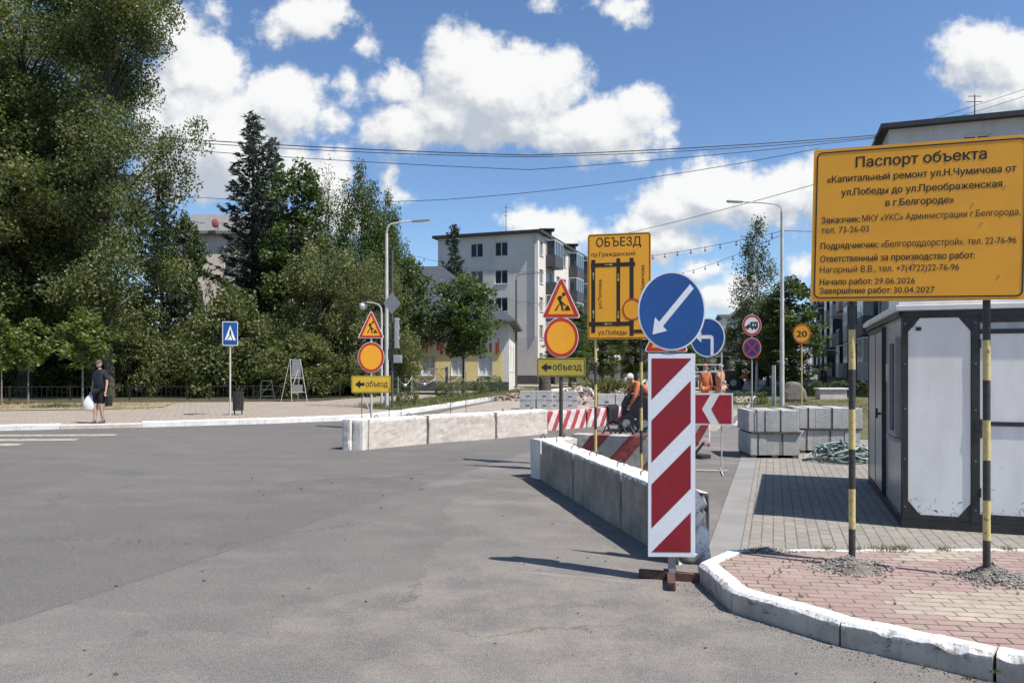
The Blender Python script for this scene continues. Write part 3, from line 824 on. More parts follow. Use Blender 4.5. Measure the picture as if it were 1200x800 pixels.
M['paver_red'] = paver_mat('faded red pavers', (0.355, 0.250, 0.222), (0.295, 0.198, 0.175), (0.150, 0.115, 0.095), 0.175, 0.088, R(-8), 0.075, weed=(0.07, 0.085, 0.04), c3=(0.43, 0.37, 0.285), areas=[[gp(1037, 686, 0.13), gp(1060, 720, 0.13), gp(1205, 733, 0.13), (7.0, 4.1), (7.0, 5.0), gp(1205, 692, 0.13), gp(1110, 688, 0.13)], [gp(1048, 657, 0.13), gp(1150, 657, 0.13), gp(1143, 644, 0.13), gp(1056, 644, 0.13)]])
M['paver_plaza'] = paver_mat('beige pavement slabs', (0.345, 0.290, 0.235), (0.300, 0.250, 0.203), (0.20, 0.165, 0.13), 0.42, 0.42, R(23), 0.05)
def soil_mat(name, cols, scale=1.2):
    m, t, b = base_mat(name)
    pos = t.n('ShaderNodeNewGeometry').outputs['Position']
    c = t.mix(t.smooth(t.noise(pos, scale, 6, 0.65), 0.35, 0.65), cols[0], cols[1])
    c = t.mix(t.smooth(t.noise(pos, scale*7, 4, 0.7), 0.55, 0.7), c, cols[2])
    t.link(c, b.inputs['Base Color']); b.inputs['Roughness'].default_value = 0.95; b.inputs['Specular IOR Level'].default_value = 0.1
    bn = t.n('ShaderNodeBump'); bn.inputs['Strength'].default_value = 0.9; bn.inputs['Distance'].default_value = 0.05
    t.link(t.noise(pos, 12, 5, 0.7), bn.inputs['Height']); t.link(bn.outputs[0], b.inputs['Normal'])
    return m
M['soil'] = soil_mat('park soil and dark grass', ((0.060, 0.062, 0.030), (0.105, 0.085, 0.055), (0.05, 0.065, 0.022)))  # dark brown and olive ground tones mixed by noise
M['straw'] = soil_mat('dry straw-coloured ground', ((0.36, 0.30, 0.19), (0.30, 0.25, 0.15), (0.40, 0.35, 0.24)), 2.2)
M['grass'] = soil_mat('mown grass', ((0.085, 0.105, 0.035), (0.12, 0.125, 0.05), (0.16, 0.145, 0.07)), 1.8)
M['dirt'] = soil_mat('dusty gravel of the works', ((0.40, 0.345, 0.295), (0.31, 0.265, 0.225), (0.47, 0.42, 0.365)), 0.8)
M['verge'] = soil_mat('dry verge', ((0.16, 0.14, 0.085), (0.10, 0.105, 0.05), (0.22, 0.19, 0.13)), 1.0)
M['paint_road'] = mat('worn road paint', (0.52, 0.46, 0.35), (0.36, 0.325, 0.26), rough=0.8, scale=2.5, world_space=True, spots=(9, 0.44, 0.62, (0.21, 0.195, 0.175)))

sheet('ground', [(-700, -120), (700, -120), (700, 1200), (-700, 1200)], 0.0, M['asphalt'])
# corner pavement on the far left: raised behind a kerb that turns into the side street
KL = [Vector((-60, 0.5)), Vector((-16.2, 18.1)), Vector((-12.0, 19.75)), Vector((-10.1, 20.35)), Vector((-7.2, 21.7)), Vector((-5.3, 22.9)), Vector((-4.4, 24.0)), Vector((-3.75, 26.0)), Vector((-2.2, 32.5)), Vector((0.45, 45)), Vector((0.45+0.331*110, 45+0.944*110))]
PZ = 0.10
plaza = [(p.x-0.05, p.y+0.12) for p in KL] + [(-40, 300), (-400, 300), (-400, -60)]
sheet('pavement', plaza, PZ, M['paver_plaza'])
back = [(-90, 10), (-40, 25.0), (-20.5, 31.0), (-15.3, 33.4), (-9.0, 34.5), (-7.5, 40), (-6.0, 54), (-2, 66), (-40, 300), (-420, 300), (-420, -50)]
sheet('park_ground', back, PZ+0.012, M['soil'])
sheet('dry_ground', [(-60, 11), (-19.6, 26.4), (-15.2, 27.2), (-13.6, 29.0), (-14.9, 33.0), (-20.6, 31.6), (-40, 25.6)], PZ+0.024, M['straw'])
gs = [(-5.6, 28.0), (-4.0, 27.2), (-2.62, 33.0), (0.02, 45.3), (4.0, 57), (1.2, 58), (-2.3, 47), (-4.8, 36)]
sheet('grass_strip', gs, PZ+0.03, M['grass'])

def kerb_run(name, pts, w_, h_, m, h0=None, gap=0.012, seglen=1.0, kind='structure', wob=0.004):
    """row of kerbstones along a polyline (outer lower edge), inner side to the left of travel"""
    mb = MB(); rng = random.Random(5)
    pts = [Vector((p[0], p[1])) for p in pts]
    for a, b in zip(pts, pts[1:]):
        L = (b-a).length; n = max(1, round(L/seglen)); d = (b-a)/L; nn = Vector((-d.y, d.x))
        for i in range(n):
            p = a + d*(L*i/n + gap/2); q = a + d*(L*(i+1)/n - gap/2); j = rng.uniform(-wob, wob); hh = h_ + rng.uniform(-wob, wob)
            c = 0.018
            prof = [(0, -0.06), (0, hh-c), (c, hh), (w_-0.004, hh), (w_, -0.06)]
            ns = max(1, int((q-p).length/(0.035 if wob > 0.01 else 0.12))); vs = []
            for k in range(ns+1):
                o = p.lerp(q, k/ns)
                for (u, z) in prof:
                    e = mnoise.noise(Vector((o.x*9, o.y*9, z*9)))*min(wob, 0.005)*1.2
                    dz_ = e if z > 0 else 0; du = 0
                    if wob > 0.01 and (abs(z-(hh-c)) < 1e-6 or (u == c and z == hh)):      # chipped edge
                        chip = max(0, mnoise.noise(Vector((o.x*7, o.y*7, 4.1))) - 0.10)*0.05 + max(0, mnoise.noise(Vector((o.x*31, o.y*31, 1.7))))*0.014
                        if u == 0: dz_ -= chip*1.1; du = 0.2*chip
                        else: du = chip
                    vs.append((*(o + nn*(u + j + e + du)), z + dz_))
            m_ = len(prof); fs = []
            for k in range(ns):
                for l in range(m_-1): fs.append((k*m_+l, k*m_+l+1, (k+1)*m_+l+1, (k+1)*m_+l))
            fs += [tuple(range(m_-1, -1, -1)), tuple(ns*m_+l for l in range(m_))]
            mb.add(vs, fs)
    o = mb.build(name, m); return tag(o, kind=kind)
kerb_run('kerb', KL[:3], 0.30, 0.14, M['kerb_white'], gap=0.006)
kerb_run('kerb', KL[2:4], 0.30, 0.108, M['block_far'], gap=0.006)
kerb_run('kerb', KL[3:], 0.30, 0.15, M['kerb_white'], gap=0.006)

# zebra crossing coming in from the left
for k, (y0, xr) in enumerate(((17.75, -9.5), (16.55, -9.75), (15.45, -10.3), (14.3, -10.6), (13.2, -10.8))):
    p = [(xr-6.5, y0-0.35), (xr, y0+0.05), (xr-0.15, y0+0.50), (xr-6.5, y0+0.12)]
    sheet('zebra_stripe', p, 0.004, M['paint_road'])

# work zone down the street, driveway band and pavers on the right
sheet('works_ground', [(-3.0, 24.6), (-1.9, 19.0), (0.2, 20.3), (3.3, 22.3), (5.2, 19.0), (9, 29), (14, 43), (45, 130), (30, 130), (1.8, 47.5), (-1.2, 35)], 0.004, M['dirt'])
band = lambda s, o: Vector((1.79, 6.75, 0)) + D1*s + D2*o
sheet('concrete_band', [band(-1.0, 0), band(-1.0, 0.27), band(14.5, 0.27), band(14.5, 0)], 0.012, mat('concrete band', (0.27, 0.262, 0.247), (0.215, 0.208, 0.197), rough=0.9, scale=1.5, bump=0.4, bscale=90, world_space=True))
sheet('paved_yard', [band(-1.0, 0.274), band(-2.6, 12), band(11.5, 12), band(11.5, 0.274)], 0.008, M['paver_grey'])
sheet('verge', [band(14.0, -0.35), band(11.6, 0.35), band(11.6, 14), band(70, 16), band(70, -0.35)], 0.008, M['verge'])
kerb_run('verge_kerb', [band(14.0, -0.5), band(14.0, 2.2)], 0.12, 0.10, M['kerb_white'], gap=0.008)
kerb_run('verge_kerb', [band(60.0, -0.5), band(15.0, -0.5)], 0.10, 0.05, M['block_far'], gap=0.008)

# raised island at the corner
IZ = 0.14
KI = [Vector((1.72, 6.05)), Vector((1.40, 5.60)), Vector((1.44, 4.90)), Vector((1.89, 4.30)), Vector((2.46, 3.80)), Vector((3.25, 3.12)), Vector((4.6, 2.2)), Vector((8, 0.4))]
isl = [(1.50, 5.62), (1.54, 4.96), (1.96, 4.40), (2.54, 3.88), (3.33, 3.20), (4.66, 2.28), (8.1, 0.55), (8.1, 5.6), (4.4, 5.98), (2.6, 5.98), (1.80, 5.93)]
sheet('corner_paving', isl, IZ-0.008, M['paver_red'])
kerb_run('corner_kerb', [(1.40, 5.60), (1.44, 4.90)], 0.13, IZ, M['kerb'], gap=0.01, wob=0.013)
kerb_run('corner_kerb', KI[2:4], 0.13, IZ, M['kerb'], gap=0.014, wob=0.013)
kerb_run('corner_kerb', KI[3:], 0.13, IZ, M['kerb'], gap=0.016, wob=0.013)
kerb_run('corner_kerb', [(1.75, 6.02), (1.40, 5.61)], 0.11, IZ, M['kerb'], gap=0.008, wob=0.006)
kerb_run('island_back_kerb', [(8.1, 5.66), (4.4, 6.05), (2.6, 6.05), (1.76, 6.03)], 0.07, IZ+0.004, M['kerb'], gap=0.01, wob=0.005)

# ------------------------------------------------------------------ buildings
def facade(mb, o, ux, W, H, openings, mi=0, depth=0.14, z0=0.0):
    """wall plane from o along unit ux, outward normal = ux rotated -90; openings [(x0,x1,z0,z1)] with reveals"""
    o = Vector(o); ux = Vector(ux); inn = Vector((-ux.y, ux.x, 0))
    xs = sorted({0, W} | {v for q in openings for v in q[:2]}); zs = sorted({z0, H} | {v for q in openings for v in q[2:4]})
    for i in range(len(xs)-1):
        for j in range(len(zs)-1):
            xm, zm = (xs[i]+xs[i+1])/2, (zs[j]+zs[j+1])/2
            if any(q[0] < xm < q[1] and q[2] < zm < q[3] for q in openings): continue
            P = lambda x, z: o + ux*x + Vector((0, 0, z))
            mb.add([P(xs[i], zs[j]), P(xs[i+1], zs[j]), P(xs[i+1], zs[j+1]), P(xs[i], zs[j+1])], [(0, 1, 2, 3)], mi)
    for (x0, x1, a, b) in [q[:4] for q in openings]:
        P = lambda x, z, d: o + ux*x + inn*d + Vector((0, 0, z))
        mb.add([P(x0,a,0),P(x1,a,0),P(x1,b,0),P(x0,b,0),P(x0,a,depth),P(x1,a,depth),P(x1,b,depth),P(x0,b,depth)], [(0,4,5,1),(1,5,6,2),(2,6,7,3),(3,7,4,0)], mi)
def window(parent, o, ux, q, depth=0.14, sashes=2, frame_m=None, name='window', sill=True, pane_m=None):
    o = Vector(o); ux = Vector(ux); inn = Vector((-ux.y, ux.x, 0))
    x0, x1, a, b = q[:4]
    mx = Matrix((( ux.x, inn.x, 0, o.x), (ux.y, inn.y, 0, o.y), (0, 0, 1, o.z), (0, 0, 0, 1)))
    mb = MB(); t_ = 0.07; d0, d1_ = depth-0.05, depth+0.03
    mb.box((x0, d0, a), (x1, d1_, a+t_), mx=mx); mb.box((x0, d0, b-t_), (x1, d1_, b), mx=mx)
    mb.box((x0, d0, a+t_), (x0+t_, d1_, b-t_), mx=mx); mb.box((x1-t_, d0, a+t_), (x1, d1_, b-t_), mx=mx)
    for k in range(1, sashes):
        xc = x0 + (x1-x0)*k/sashes; mb.box((xc-0.04, d0, a+t_), (xc+0.04, d1_, b-t_), mx=mx)
    if sill: mb.box((x0-0.05, -0.07, a-0.05), (x1+0.05, depth-0.051, a-0.004), mx=mx)
    fr = mb.build(name, frame_m or M['frame_white'], parent)
    g_ = MB(); g_.box((x0+t_*0.5, depth-0.01, a+t_*0.5), (x1-t_*0.5, depth+0.01, b-t_*0.5), mx=mx); g_.build('pane', pane_m or M[['glass', 'glass2', 'glass', 'glass3', 'glass'][int(x0*7.3 + a*3.1) % 5]], fr)
    return fr

def plaster(name, c, dark, streak=0.3):
    m, t, b = base_mat(name)
    pos = t.n('ShaderNodeTexCoord').outputs['Object']
    cc = t.mix(t.smooth(t.noise(pos, 0.35, 6, 0.6), 0.3, 0.7), dark, c)
    st = t.smooth(t.noise(t.vm('MULTIPLY', pos, (1.6, 1.6, 0.12)), 1.0, 5, 0.65), 0.52, 0.75)
    cc = t.mix(t.math('MULTIPLY', st, streak), cc, tuple(x*0.6 for x in dark))
    t.link(cc, b.inputs['Base Color']); b.inputs['Roughness'].default_value = 0.9; b.inputs['Specular IOR Level'].default_value = 0.2
    bn = t.n('ShaderNodeBump'); bn.inputs['Strength'].default_value = 0.25; bn.inputs['Distance'].default_value = 0.02
    t.link(t.noise(pos, 25, 4, 0.6), bn.inputs['Height']); t.link(bn.outputs[0], b.inputs['Normal'])
    return m
M['plaster_l'] = plaster('pale grey plaster', (0.73, 0.69, 0.615), (0.64, 0.605, 0.54))
M['plaster_r'] = plaster('grey render', (0.58, 0.56, 0.53), (0.48, 0.465, 0.44))
M['plaster_y'] = plaster('white-cream plaster', (0.74, 0.72, 0.66), (0.64, 0.62, 0.57), 0.15)
M['plaster_p'] = plaster('pinkish plaster', (0.72, 0.60, 0.50), (0.62, 0.52, 0.43))
M['roof_dark'] = mat('dark felt roof', (0.045, 0.045, 0.05), rough=0.8, scale=2)
M['balc_dark'] = mat('dark corrugated balcony', (0.075, 0.078, 0.085), (0.055, 0.058, 0.065), rough=0.6, scale=2)
M['balc_pale'] = mat('pale balcony panel', (0.40, 0.375, 0.33), (0.32, 0.30, 0.27), rough=0.7, scale=2)
M['plinth'] = mat('dark plinth', (0.10, 0.098, 0.095), (0.075, 0.073, 0.07), rough=0.9, scale=2)
def tile_mat():
    m, t, b = base_mat('grey-blue metal roof tiles')
    pos = t.n('ShaderNodeTexCoord').outputs['Object']
    wv = t.n('ShaderNodeTexWave'); wv.wave_type = 'BANDS'; wv.bands_direction = 'Z'; t.link(pos, wv.inputs['Vector']); wv.inputs['Scale'].default_value = 1.6; wv.inputs['Distortion'].default_value = 0.3
    c = t.mix(t.smooth(wv.outputs['Fac'], 0.15, 0.5), (0.042, 0.045, 0.055), (0.095, 0.10, 0.118))
    c = t.mix(t.math('MULTIPLY', t.smooth(t.noise(pos, 1.2, 4), 0.4, 0.7), 0.3), c, (0.05, 0.05, 0.055))
    t.link(c, b.inputs['Base Color']); b.inputs['Roughness'].default_value = 0.5
    bn = t.n('ShaderNodeBump'); bn.inputs['Strength'].default_value = 0.7; bn.inputs['Distance'].default_value = 0.06
    t.link(wv.outputs['Fac'], bn.inputs['Height']); t.link(bn.outputs[0], b.inputs['Normal'])
    return m
M['roof_tile'] = tile_mat()

def balcony(parent, o, ux, x0, x1, z0, proj, m, glazed=True, mb=None):
    o = Vector(o); ux = Vector(ux); inn = Vector((-ux.y, ux.x, 0))
    mx = Matrix(((ux.x, inn.x, 0, o.x), (ux.y, inn.y, 0, o.y), (0, 0, 1, o.z), (0, 0, 0, 1)))
    b = MB(); b.box((x0, -proj, z0-0.12), (x1, -0.003, z0), mx=mx)
    b.box((x0, -proj, z0+0.002), (x1, -proj+0.06, z0+1.05), mx=mx)
    for xx in (x0, x1-0.06): b.box((xx, -proj+0.062, z0+0.002), (xx+0.06, -0.003, z0+1.05), mx=mx)
    bo = b.build('balcony', m, parent)
    if glazed:
        f = MB(); zt = z0+2.45; n = max(2, int((x1-x0)/0.85))
        for k in range(n+1):
            xc = x0 + 0.03 + (x1-x0-0.06)*k/n; f.box((xc-0.03, -proj+0.005, z0+1.052), (xc+0.03, -proj+0.06, zt), mx=mx)
        f.box((x0, -proj, zt+0.002), (x1, -0.003, zt+0.09), mx=mx)
        for xx in (x0+0.002, x1-0.06): f.box((xx, -0.12, z0+1.052), (xx+0.05, -0.06, zt), mx=mx)
        f.build('balcony_frame', M['frame_white'], bo)
        g_ = MB(); g_.box((x0+0.06, -proj+0.02, z0+1.052), (x1-0.06, -proj+0.035, zt), mx=mx)
        for xx in (x0+0.02, x1-0.035): g_.box((xx, -proj+0.062, z0+1.052), (xx+0.012, -0.13, zt), mx=mx)
        g_.build('glazing', M['glass'], bo)
    else:
        f = MB(); f.bar(mx @ Vector((x0+0.03, -proj+0.03, z0+1.09)), mx @ Vector((x1-0.03, -proj+0.03, z0+1.09)), 0.05); f.build('handrail', M['frame_white'], bo)

def flat_block(label, corner, ux_end, W, ux_side, L, H, wall_m, storeys, end_cols, side_pattern, side_left, roofover=0.45, skip_end=lambda c, s: False, bal_m=None, group=None):
    """five-storey apartment block: end wall of width W, long side of length L. Local frame = world axes with origin at the corner."""
    r = thing('apartment_block', label, 'apartment block', corner, 0, group)
    ue, us = Vector(ux_end), Vector(ux_side)
    sh = (H-1.1)/storeys
    # end wall runs from its left to right as seen from outside
    oe = -ue*W if side_left is False else Vector((0, 0, 0))
    ends = []
    for c0, wd in end_cols:
        for s in range(storeys):
            if not skip_end(c0, s): ends.append((c0, c0+wd, 1.0+s*sh+0.75, 1.0+s*sh+2.15))
    mb = MB(); facade(mb, oe, ue, W, H, ends)
    os_ = Vector((0, 0, 0)) if side_left is False else us*L
    us_dir = us if side_left is False else -us
    wins = []; bals = []
    for kind, x0, x1 in side_pattern:
        for s in range(storeys):
            z = 1.0+s*sh
            if kind == 'w': wins.append((x0, x1, z+0.75, z+2.15))
            elif kind == 'd': wins.append((x0+0.5, x1-0.7, z+0.05, z+2.15)); bals.append((x0, x1, z))
    if side_left: wins = [(L-b, L-a, c, d) for a, b, c, d in wins]; bals = [(L-b, L-a, z) for a, b, z in bals]
    facade(mb, os_, us_dir, L, H, wins)
    # plain rear walls
    A = oe; B = oe + ue*W; back_ = us*L
    for a, b in ((A, A+back_), (B, B+back_), (A+back_, B+back_)):
        pass
    far_a = (A+back_); far_b = (B+back_)
    if side_left is False: mb.add([A, A+back_, A+back_+Vector((0,0,H)), A+Vector((0,0,H))], [(0, 1, 2, 3)])
    else: mb.add([B, B+back_, B+back_+Vector((0,0,H)), B+Vector((0,0,H))], [(3, 2, 1, 0)])
    mb.add([far_a, far_b, far_b+Vector((0,0,H)), far_a+Vector((0,0,H))], [(3, 2, 1, 0)])
    mb.build('wall', wall_m, r)
    for q in ends: window(r, oe, ue, q)
    nmax = 100-len(ends)
    near = sorted(wins, key=lambda q: (L-q[1] if side_left else q[0]))
    for q in near[:nmax]: window(r, os_, us_dir, q, sashes=1 if q[3]-q[2] > 1.9 else 2, sill=q[3]-q[2] < 1.9)
    if near[nmax:]:
        g_ = MB(); u = us_dir; inn = Vector((-u.y, u.x, 0)); mx = Matrix(((u.x, inn.x, 0, os_.x), (u.y, inn.y, 0, os_.y), (0, 0, 1, 0), (0, 0, 0, 1)))
        for q in near[nmax:]: g_.box((q[0], 0.12, q[2]), (q[1], 0.15, q[3]), mx=mx)
        tag(g_.build('far_windows', M['glass'], r), kind='stuff')
    for i, (a, b, z) in enumerate(sorted(bals, key=lambda q: (L-q[1] if side_left else q[0]))[:60]):
        mm = (bal_m or [M['balc_dark']])[(i*7+int(a*3)) % len(bal_m or [1])]
        balcony(r, os_, us_dir, a, b, z, 1.0, mm, glazed=(i*5+int(a)) % 4 != 1)
    # plinth and roof
    pl = MB()
    for (o, u, ln) in ((oe, ue, W), (os_, us_dir, L)):
        inn = Vector((-u.y, u.x, 0)); mx = Matrix(((u.x, inn.x, 0, o.x), (u.y, inn.y, 0, o.y), (0, 0, 1, 0), (0, 0, 0, 1)))
        pl.box((0.004, -0.05, 0), (ln-0.004, -0.004, 0.95), mx=mx)
    pl.build('plinth', M['plinth'], r)
    rf = MB(); c = [A - us*roofover - ue*roofover, B - us*roofover + ue*roofover, far_b + us*roofover + ue*roofover, far_a + us*roofover - ue*roofover]
    lo = [p + Vector((0, 0, H+0.003)) for p in c]; hi = [p + Vector((0, 0, H+0.26)) for p in c]
    m0 = (c[0]+c[1])/2 + us*5 + Vector((0, 0, H+0.95)); m1 = (c[2]+c[3])/2 - us*5 + Vector((0, 0, H+0.95))
    rf.add(lo+hi+[m0, m1], [(3,2,1,0), (0,1,5,4), (1,2,6,5), (2,3,7,6), (3,0,4,7), (4,5,8), (5,6,9,8), (6,7,9), (7,4,8,9)])
    ro = rf.build('roof', M['roof_dark'], r)
    return r, ro

E1, E2 = D1.copy(), D2.copy()
pat = []
x = 0.55
pat = [('w', 0.55, 1.75), ('d', 2.6, 5.6), ('w', 6.6, 8.0), ('w', 9.0, 10.4), ('d', 11.4, 14.4), ('w', 15.2, 16.6), ('d', 17.6, 20.6), ('w', 21.6, 23.0), ('w', 24.2, 25.6), ('d', 26.6, 29.6), ('w', 31, 32.4), ('d', 33.4, 36.4), ('w', 38, 39.4), ('d', 41, 44), ('w', 46, 47.4), ('d', 49, 52)]
blkL, roofL = flat_block('pale grey five-storey block with two window columns on its end wall and dark roof', (2.5, 72, 0), E2, 10.6, E1, 55, 14.75, M['plaster_l'], 5, ((3.55, 1.35), (6.15, 1.35)), pat, False)
pm_ = MB(); inn_ = Vector((-E2.y, E2.x, 0)); mxp = Matrix(((E2.x, inn_.x, 0, -E2.x*10.6), (E2.y, inn_.y, 0, -E2.y*10.6), (0, 0, 1, 0), (0, 0, 0, 1)))
pm_.box((7.9, -0.004, 0.96), (10.59, -0.0005, 4.6), mx=mxp); pm_.build('repainted_patch', mat('greyer repaint', (0.62, 0.59, 0.53), (0.56, 0.53, 0.48), rough=0.9, scale=0.8), blkL)
dp_ = MB(); dp_.bar(mxp @ Vector((10.35, -0.09, 4.7)), mxp @ Vector((10.35, -0.09, 14.6)), 0.11); dp_.build('downpipe', M['plaster_r'], blkL)
an = MB(); an.cyl((-3.1, 2.6, 15.2), (-3.1, 2.6, 18.0), 0.035, 6)
for z, l in ((17.7, 0.5), (17.3, 0.7), (16.9, 0.4)): an.cyl((-3.1-l/2, 2.6, z), (-3.1+l/2, 2.6, z), 0.02, 5)
an.build('antenna', M['pole_dark'], roofL)
for t_ in (6.0, 16.0):
    ch = MB(); c = E1*t_ - E2*0.9 + Vector((0, 0, 14.9)); ch.box((c.x-0.5, c.y-0.5, c.z), (c.x+0.5, c.y+0.5, c.z+1.0)); ch.box((c.x-0.8, c.y-0.8, c.z+1.15), (c.x+0.8, c.y+0.8, c.z+1.25)); 
    for dx in (-0.45, 0.45): ch.box((c.x+dx-0.04, c.y-0.04, c.z+1.0), (c.x+dx+0.04, c.y+0.04, c.z+1.15))
    ch.build('chimney', M['plinth'], roofL)
patR = [('w', 1.0, 2.3), ('d', 3.4, 6.6), ('w', 8.0, 9.3), ('w', 11, 12.3), ('d', 13.5, 16.7), ('w', 18, 19.3), ('d', 20.5, 23.7), ('w', 25.5, 26.8), ('d', 28, 31.2), ('w', 33, 34.3), ('d', 36, 39.2), ('w', 41, 42.3), ('d', 44, 47.2), ('w', 49, 50.3), ('d', 52, 55.2), ('w', 58, 59.3), ('d', 62, 65.2)]
blkR, roofR = flat_block('grey apartment block with shaded bay balconies rising behind the big orange board', (21.0, 41.5, 0), E2, 13, E1, 70, 14.9, M['plaster_r'], 5, ((3.6, 1.3), (6.9, 1.3), (9.9, 1.3)), patR, True, bal_m=[M['balc_pale'], M['plaster_r'], M['balc_dark']])
an = MB(); c = E2*4.6 + E1*2.0
an.cyl((c.x, c.y, 15.5), (c.x, c.y, 17.0), 0.03, 6)
for z, l in ((16.9, 0.7), (16.6, 0.9)): an.cyl((c.x-l/2, c.y, z), (c.x+l/2, c.y, z), 0.025, 5)
an.build('antenna', M['pole_dark'], roofR)

# low house with hip roof and painted front
HR = thing('painted_house', 'low cream house with dark tiled hip roof and orange drips painted on its front', 'house', (-0.2, 50, 0), 0)
Wd, Dp, Hh = 15.0, 10.0, 4.6
HE1, HE2 = Vector((0.045, 0.999, 0)), Vector((0.985, -0.172, 0))
wins = [(x0, x0+0.95, 1.15, 2.50) for x0 in (1.0, 3.6, 6.4, 8.9, 11.0, 12.9)]
mb = MB(); o_ = -HE2*Wd
facade(mb, o_, HE2, Wd, Hh, wins); facade(mb, (0, 0, 0), HE1, Dp, Hh, [(2, 3.2, 1.45, 3.15), (6, 7.2, 1.45, 3.15)])
mb.add([o_, o_+HE1*Dp, o_+HE1*Dp+Vector((0,0,Hh)), o_+Vector((0,0,Hh))], [(0,1,2,3)]); mb.add([o_+HE1*Dp, HE1*Dp, HE1*Dp+Vector((0,0,Hh)), o_+HE1*Dp+Vector((0,0,Hh))], [(3,2,1,0)])
mb.build('wall', M['plaster_y'], HR)
for q in wins: window(HR, o_, HE2, q, pane_m=mat('white blinds behind glass', (0.62, 0.64, 0.66), rough=0.25))
for q in ((2, 3.2, 1.45, 3.15), (6, 7.2, 1.45, 3.15)): window(HR, (0, 0, 0), HE1, q)
inn = Vector((-HE2.y, HE2.x, 0)); mxf = Matrix(((HE2.x, inn.x, 0, o_.x), (HE2.y, inn.y, 0, o_.y), (0, 0, 1, 0), (0, 0, 0, 1)))
pl = MB(); pl.box((0, -0.06, 0), (Wd-0.004, -0.004, 0.72), mx=mxf); pl.build('plinth', M['plinth'], HR)
my = mat('yellow mural paint', (0.78, 0.60, 0.20), (0.80, 0.68, 0.34), rough=0.85, scale=0.8)
mo = mat('orange mural paint', (0.62, 0.15, 0.04), (0.52, 0.10, 0.03), rough=0.85, scale=1.5)
mu = MB(); rg = random.Random(3)
def wall_rect(mbx, x0, x1, z0, z1, mi, d):
    for q in wins:      # keep clear of window openings
        if x0 < q[1]+0.06 and x1 > q[0]-0.06 and z0 < q[3]+0.06 and z1 > q[2]-0.1:
            if x0 < q[0]-0.07: wall_rect(mbx, x0, q[0]-0.065, z0, z1, mi, d)
            if x1 > q[1]+0.07: wall_rect(mbx, q[1]+0.065, x1, z0, z1, mi, d)
            if z1 > q[3]+0.07: wall_rect(mbx, max(x0, q[0]-0.065), min(x1, q[1]+0.065), q[3]+0.065, z1, mi, d)
            if z0 < q[2]-0.12: wall_rect(mbx, max(x0, q[0]-0.065), min(x1, q[1]+0.065), z0, q[2]-0.11, mi, d)
            return
    mbx.box((x0, -d, z0), (x1, -0.001, z1), mi, mx=mxf)
xx = 0.2
while xx < Wd-0.5:
    wq = rg.uniform(0.10, 0.26); top = 2.75 + rg.uniform(-0.35, 0.35)
    wall_rect(mu, xx, xx+wq-0.02, 0.76, top, 0, 0.006)
    if rg.random() < 0.55:
        L_ = rg.uniform(0.25, 1.0)*(1.5 if xx < 5.5 else 1.0); wall_rect(mu, xx, xx+wq-0.02, top+0.01, top+0.01+L_, 1, 0.006)
    xx += wq
mu.build('mural', [my, mo], HR)
rf = MB(); ov = 0.55
c = [o_ - HE2*ov - HE1*ov, HE2*ov - HE1*ov, HE1*(Dp+ov) + HE2*ov, o_ + HE1*(Dp+ov) - HE2*ov]
lo = [p + Vector((0, 0, Hh+0.003)) for p in c]; hi = [p + Vector((0, 0, Hh+0.20)) for p in c]
r0 = o_ + HE2*5.0 + HE1*Dp/2 + Vector((0, 0, Hh+4.7)); r1 = -HE2*5.4 + HE1*Dp/2 + Vector((0, 0, Hh+4.7))
rf.add(lo+hi+[r0, r1], [(3,2,1,0), (0,1,5,4), (1,2,6,5), (2,3,7,6), (3,0,4,7)], 1)
rf.add(hi+[r0, r1], [(0,1,5,4), (1,2,5), (2,3,4,5), (3,0,4)], 0)
rf.build('roof', [M['roof_tile'], M['plinth']], HR)

# slice of another block between the trees on the left, with a red satellite dish
PB = thing('apartment_house', 'pinkish apartment house with red satellite dish glimpsed between spruces', 'apartment house', (-31.6, 74, 0), 0)
wins = [(x0, x0+1.3, z, z+1.4) for x0 in (1.6, 5.0, 8.4) for z in (2, 5, 8, 11)]
mb = MB(); facade(mb, (-2, 0, 0), (1, 0, 0), 12, 14.9, wins); mb.add([(10,0,0),(10,12,0),(10,12,14.9),(10,0,14.9)], [(0,1,2,3)]); mb.add([(-2,0,0),(-2,12,0),(-2,12,14.9),(-2,0,14.9)], [(3,2,1,0)]); mb.add([(-2,12,0),(10,12,0),(10,12,14.9),(-2,12,14.9)], [(3,2,1,0)])
mb.build('wall', M['plaster_p'], PB)
for q in wins: window(PB, (-2, 0, 0), (1, 0, 0), q)
rf = MB(); rf.add([(-2.6,-.6,14.903),(10.6,-.6,14.903),(10.6,12.6,14.903),(-2.6,12.6,14.903),(-2.6,-.6,15.2),(10.6,-.6,15.2),(10.6,12.6,15.2),(-2.6,12.6,15.2),(-2.6,6,18.2),(10.6,6,18.2)], [(3,2,1,0),(0,1,5,4),(1,2,6,5),(2,3,7,6),(3,0,4,7),(4,5,9,8),(6,7,8,9),(5,6,9),(7,4,8)])
rf.build('roof', mat('grey slate roof', (0.20, 0.195, 0.19), rough=0.8, scale=2), PB)
ds = MB(); ds.sphere((2.5, -0.9, 15.9), 0.48, seg=16, rings=8, sq=(0.8, 0.22, 1)); ds.bar((2.5, -0.82, 15.9), (2.5, 0.2, 15.3), 0.08)
ds.build('satellite_dish', mat('red dish', (0.42, 0.13, 0.12), rough=0.5), PB)

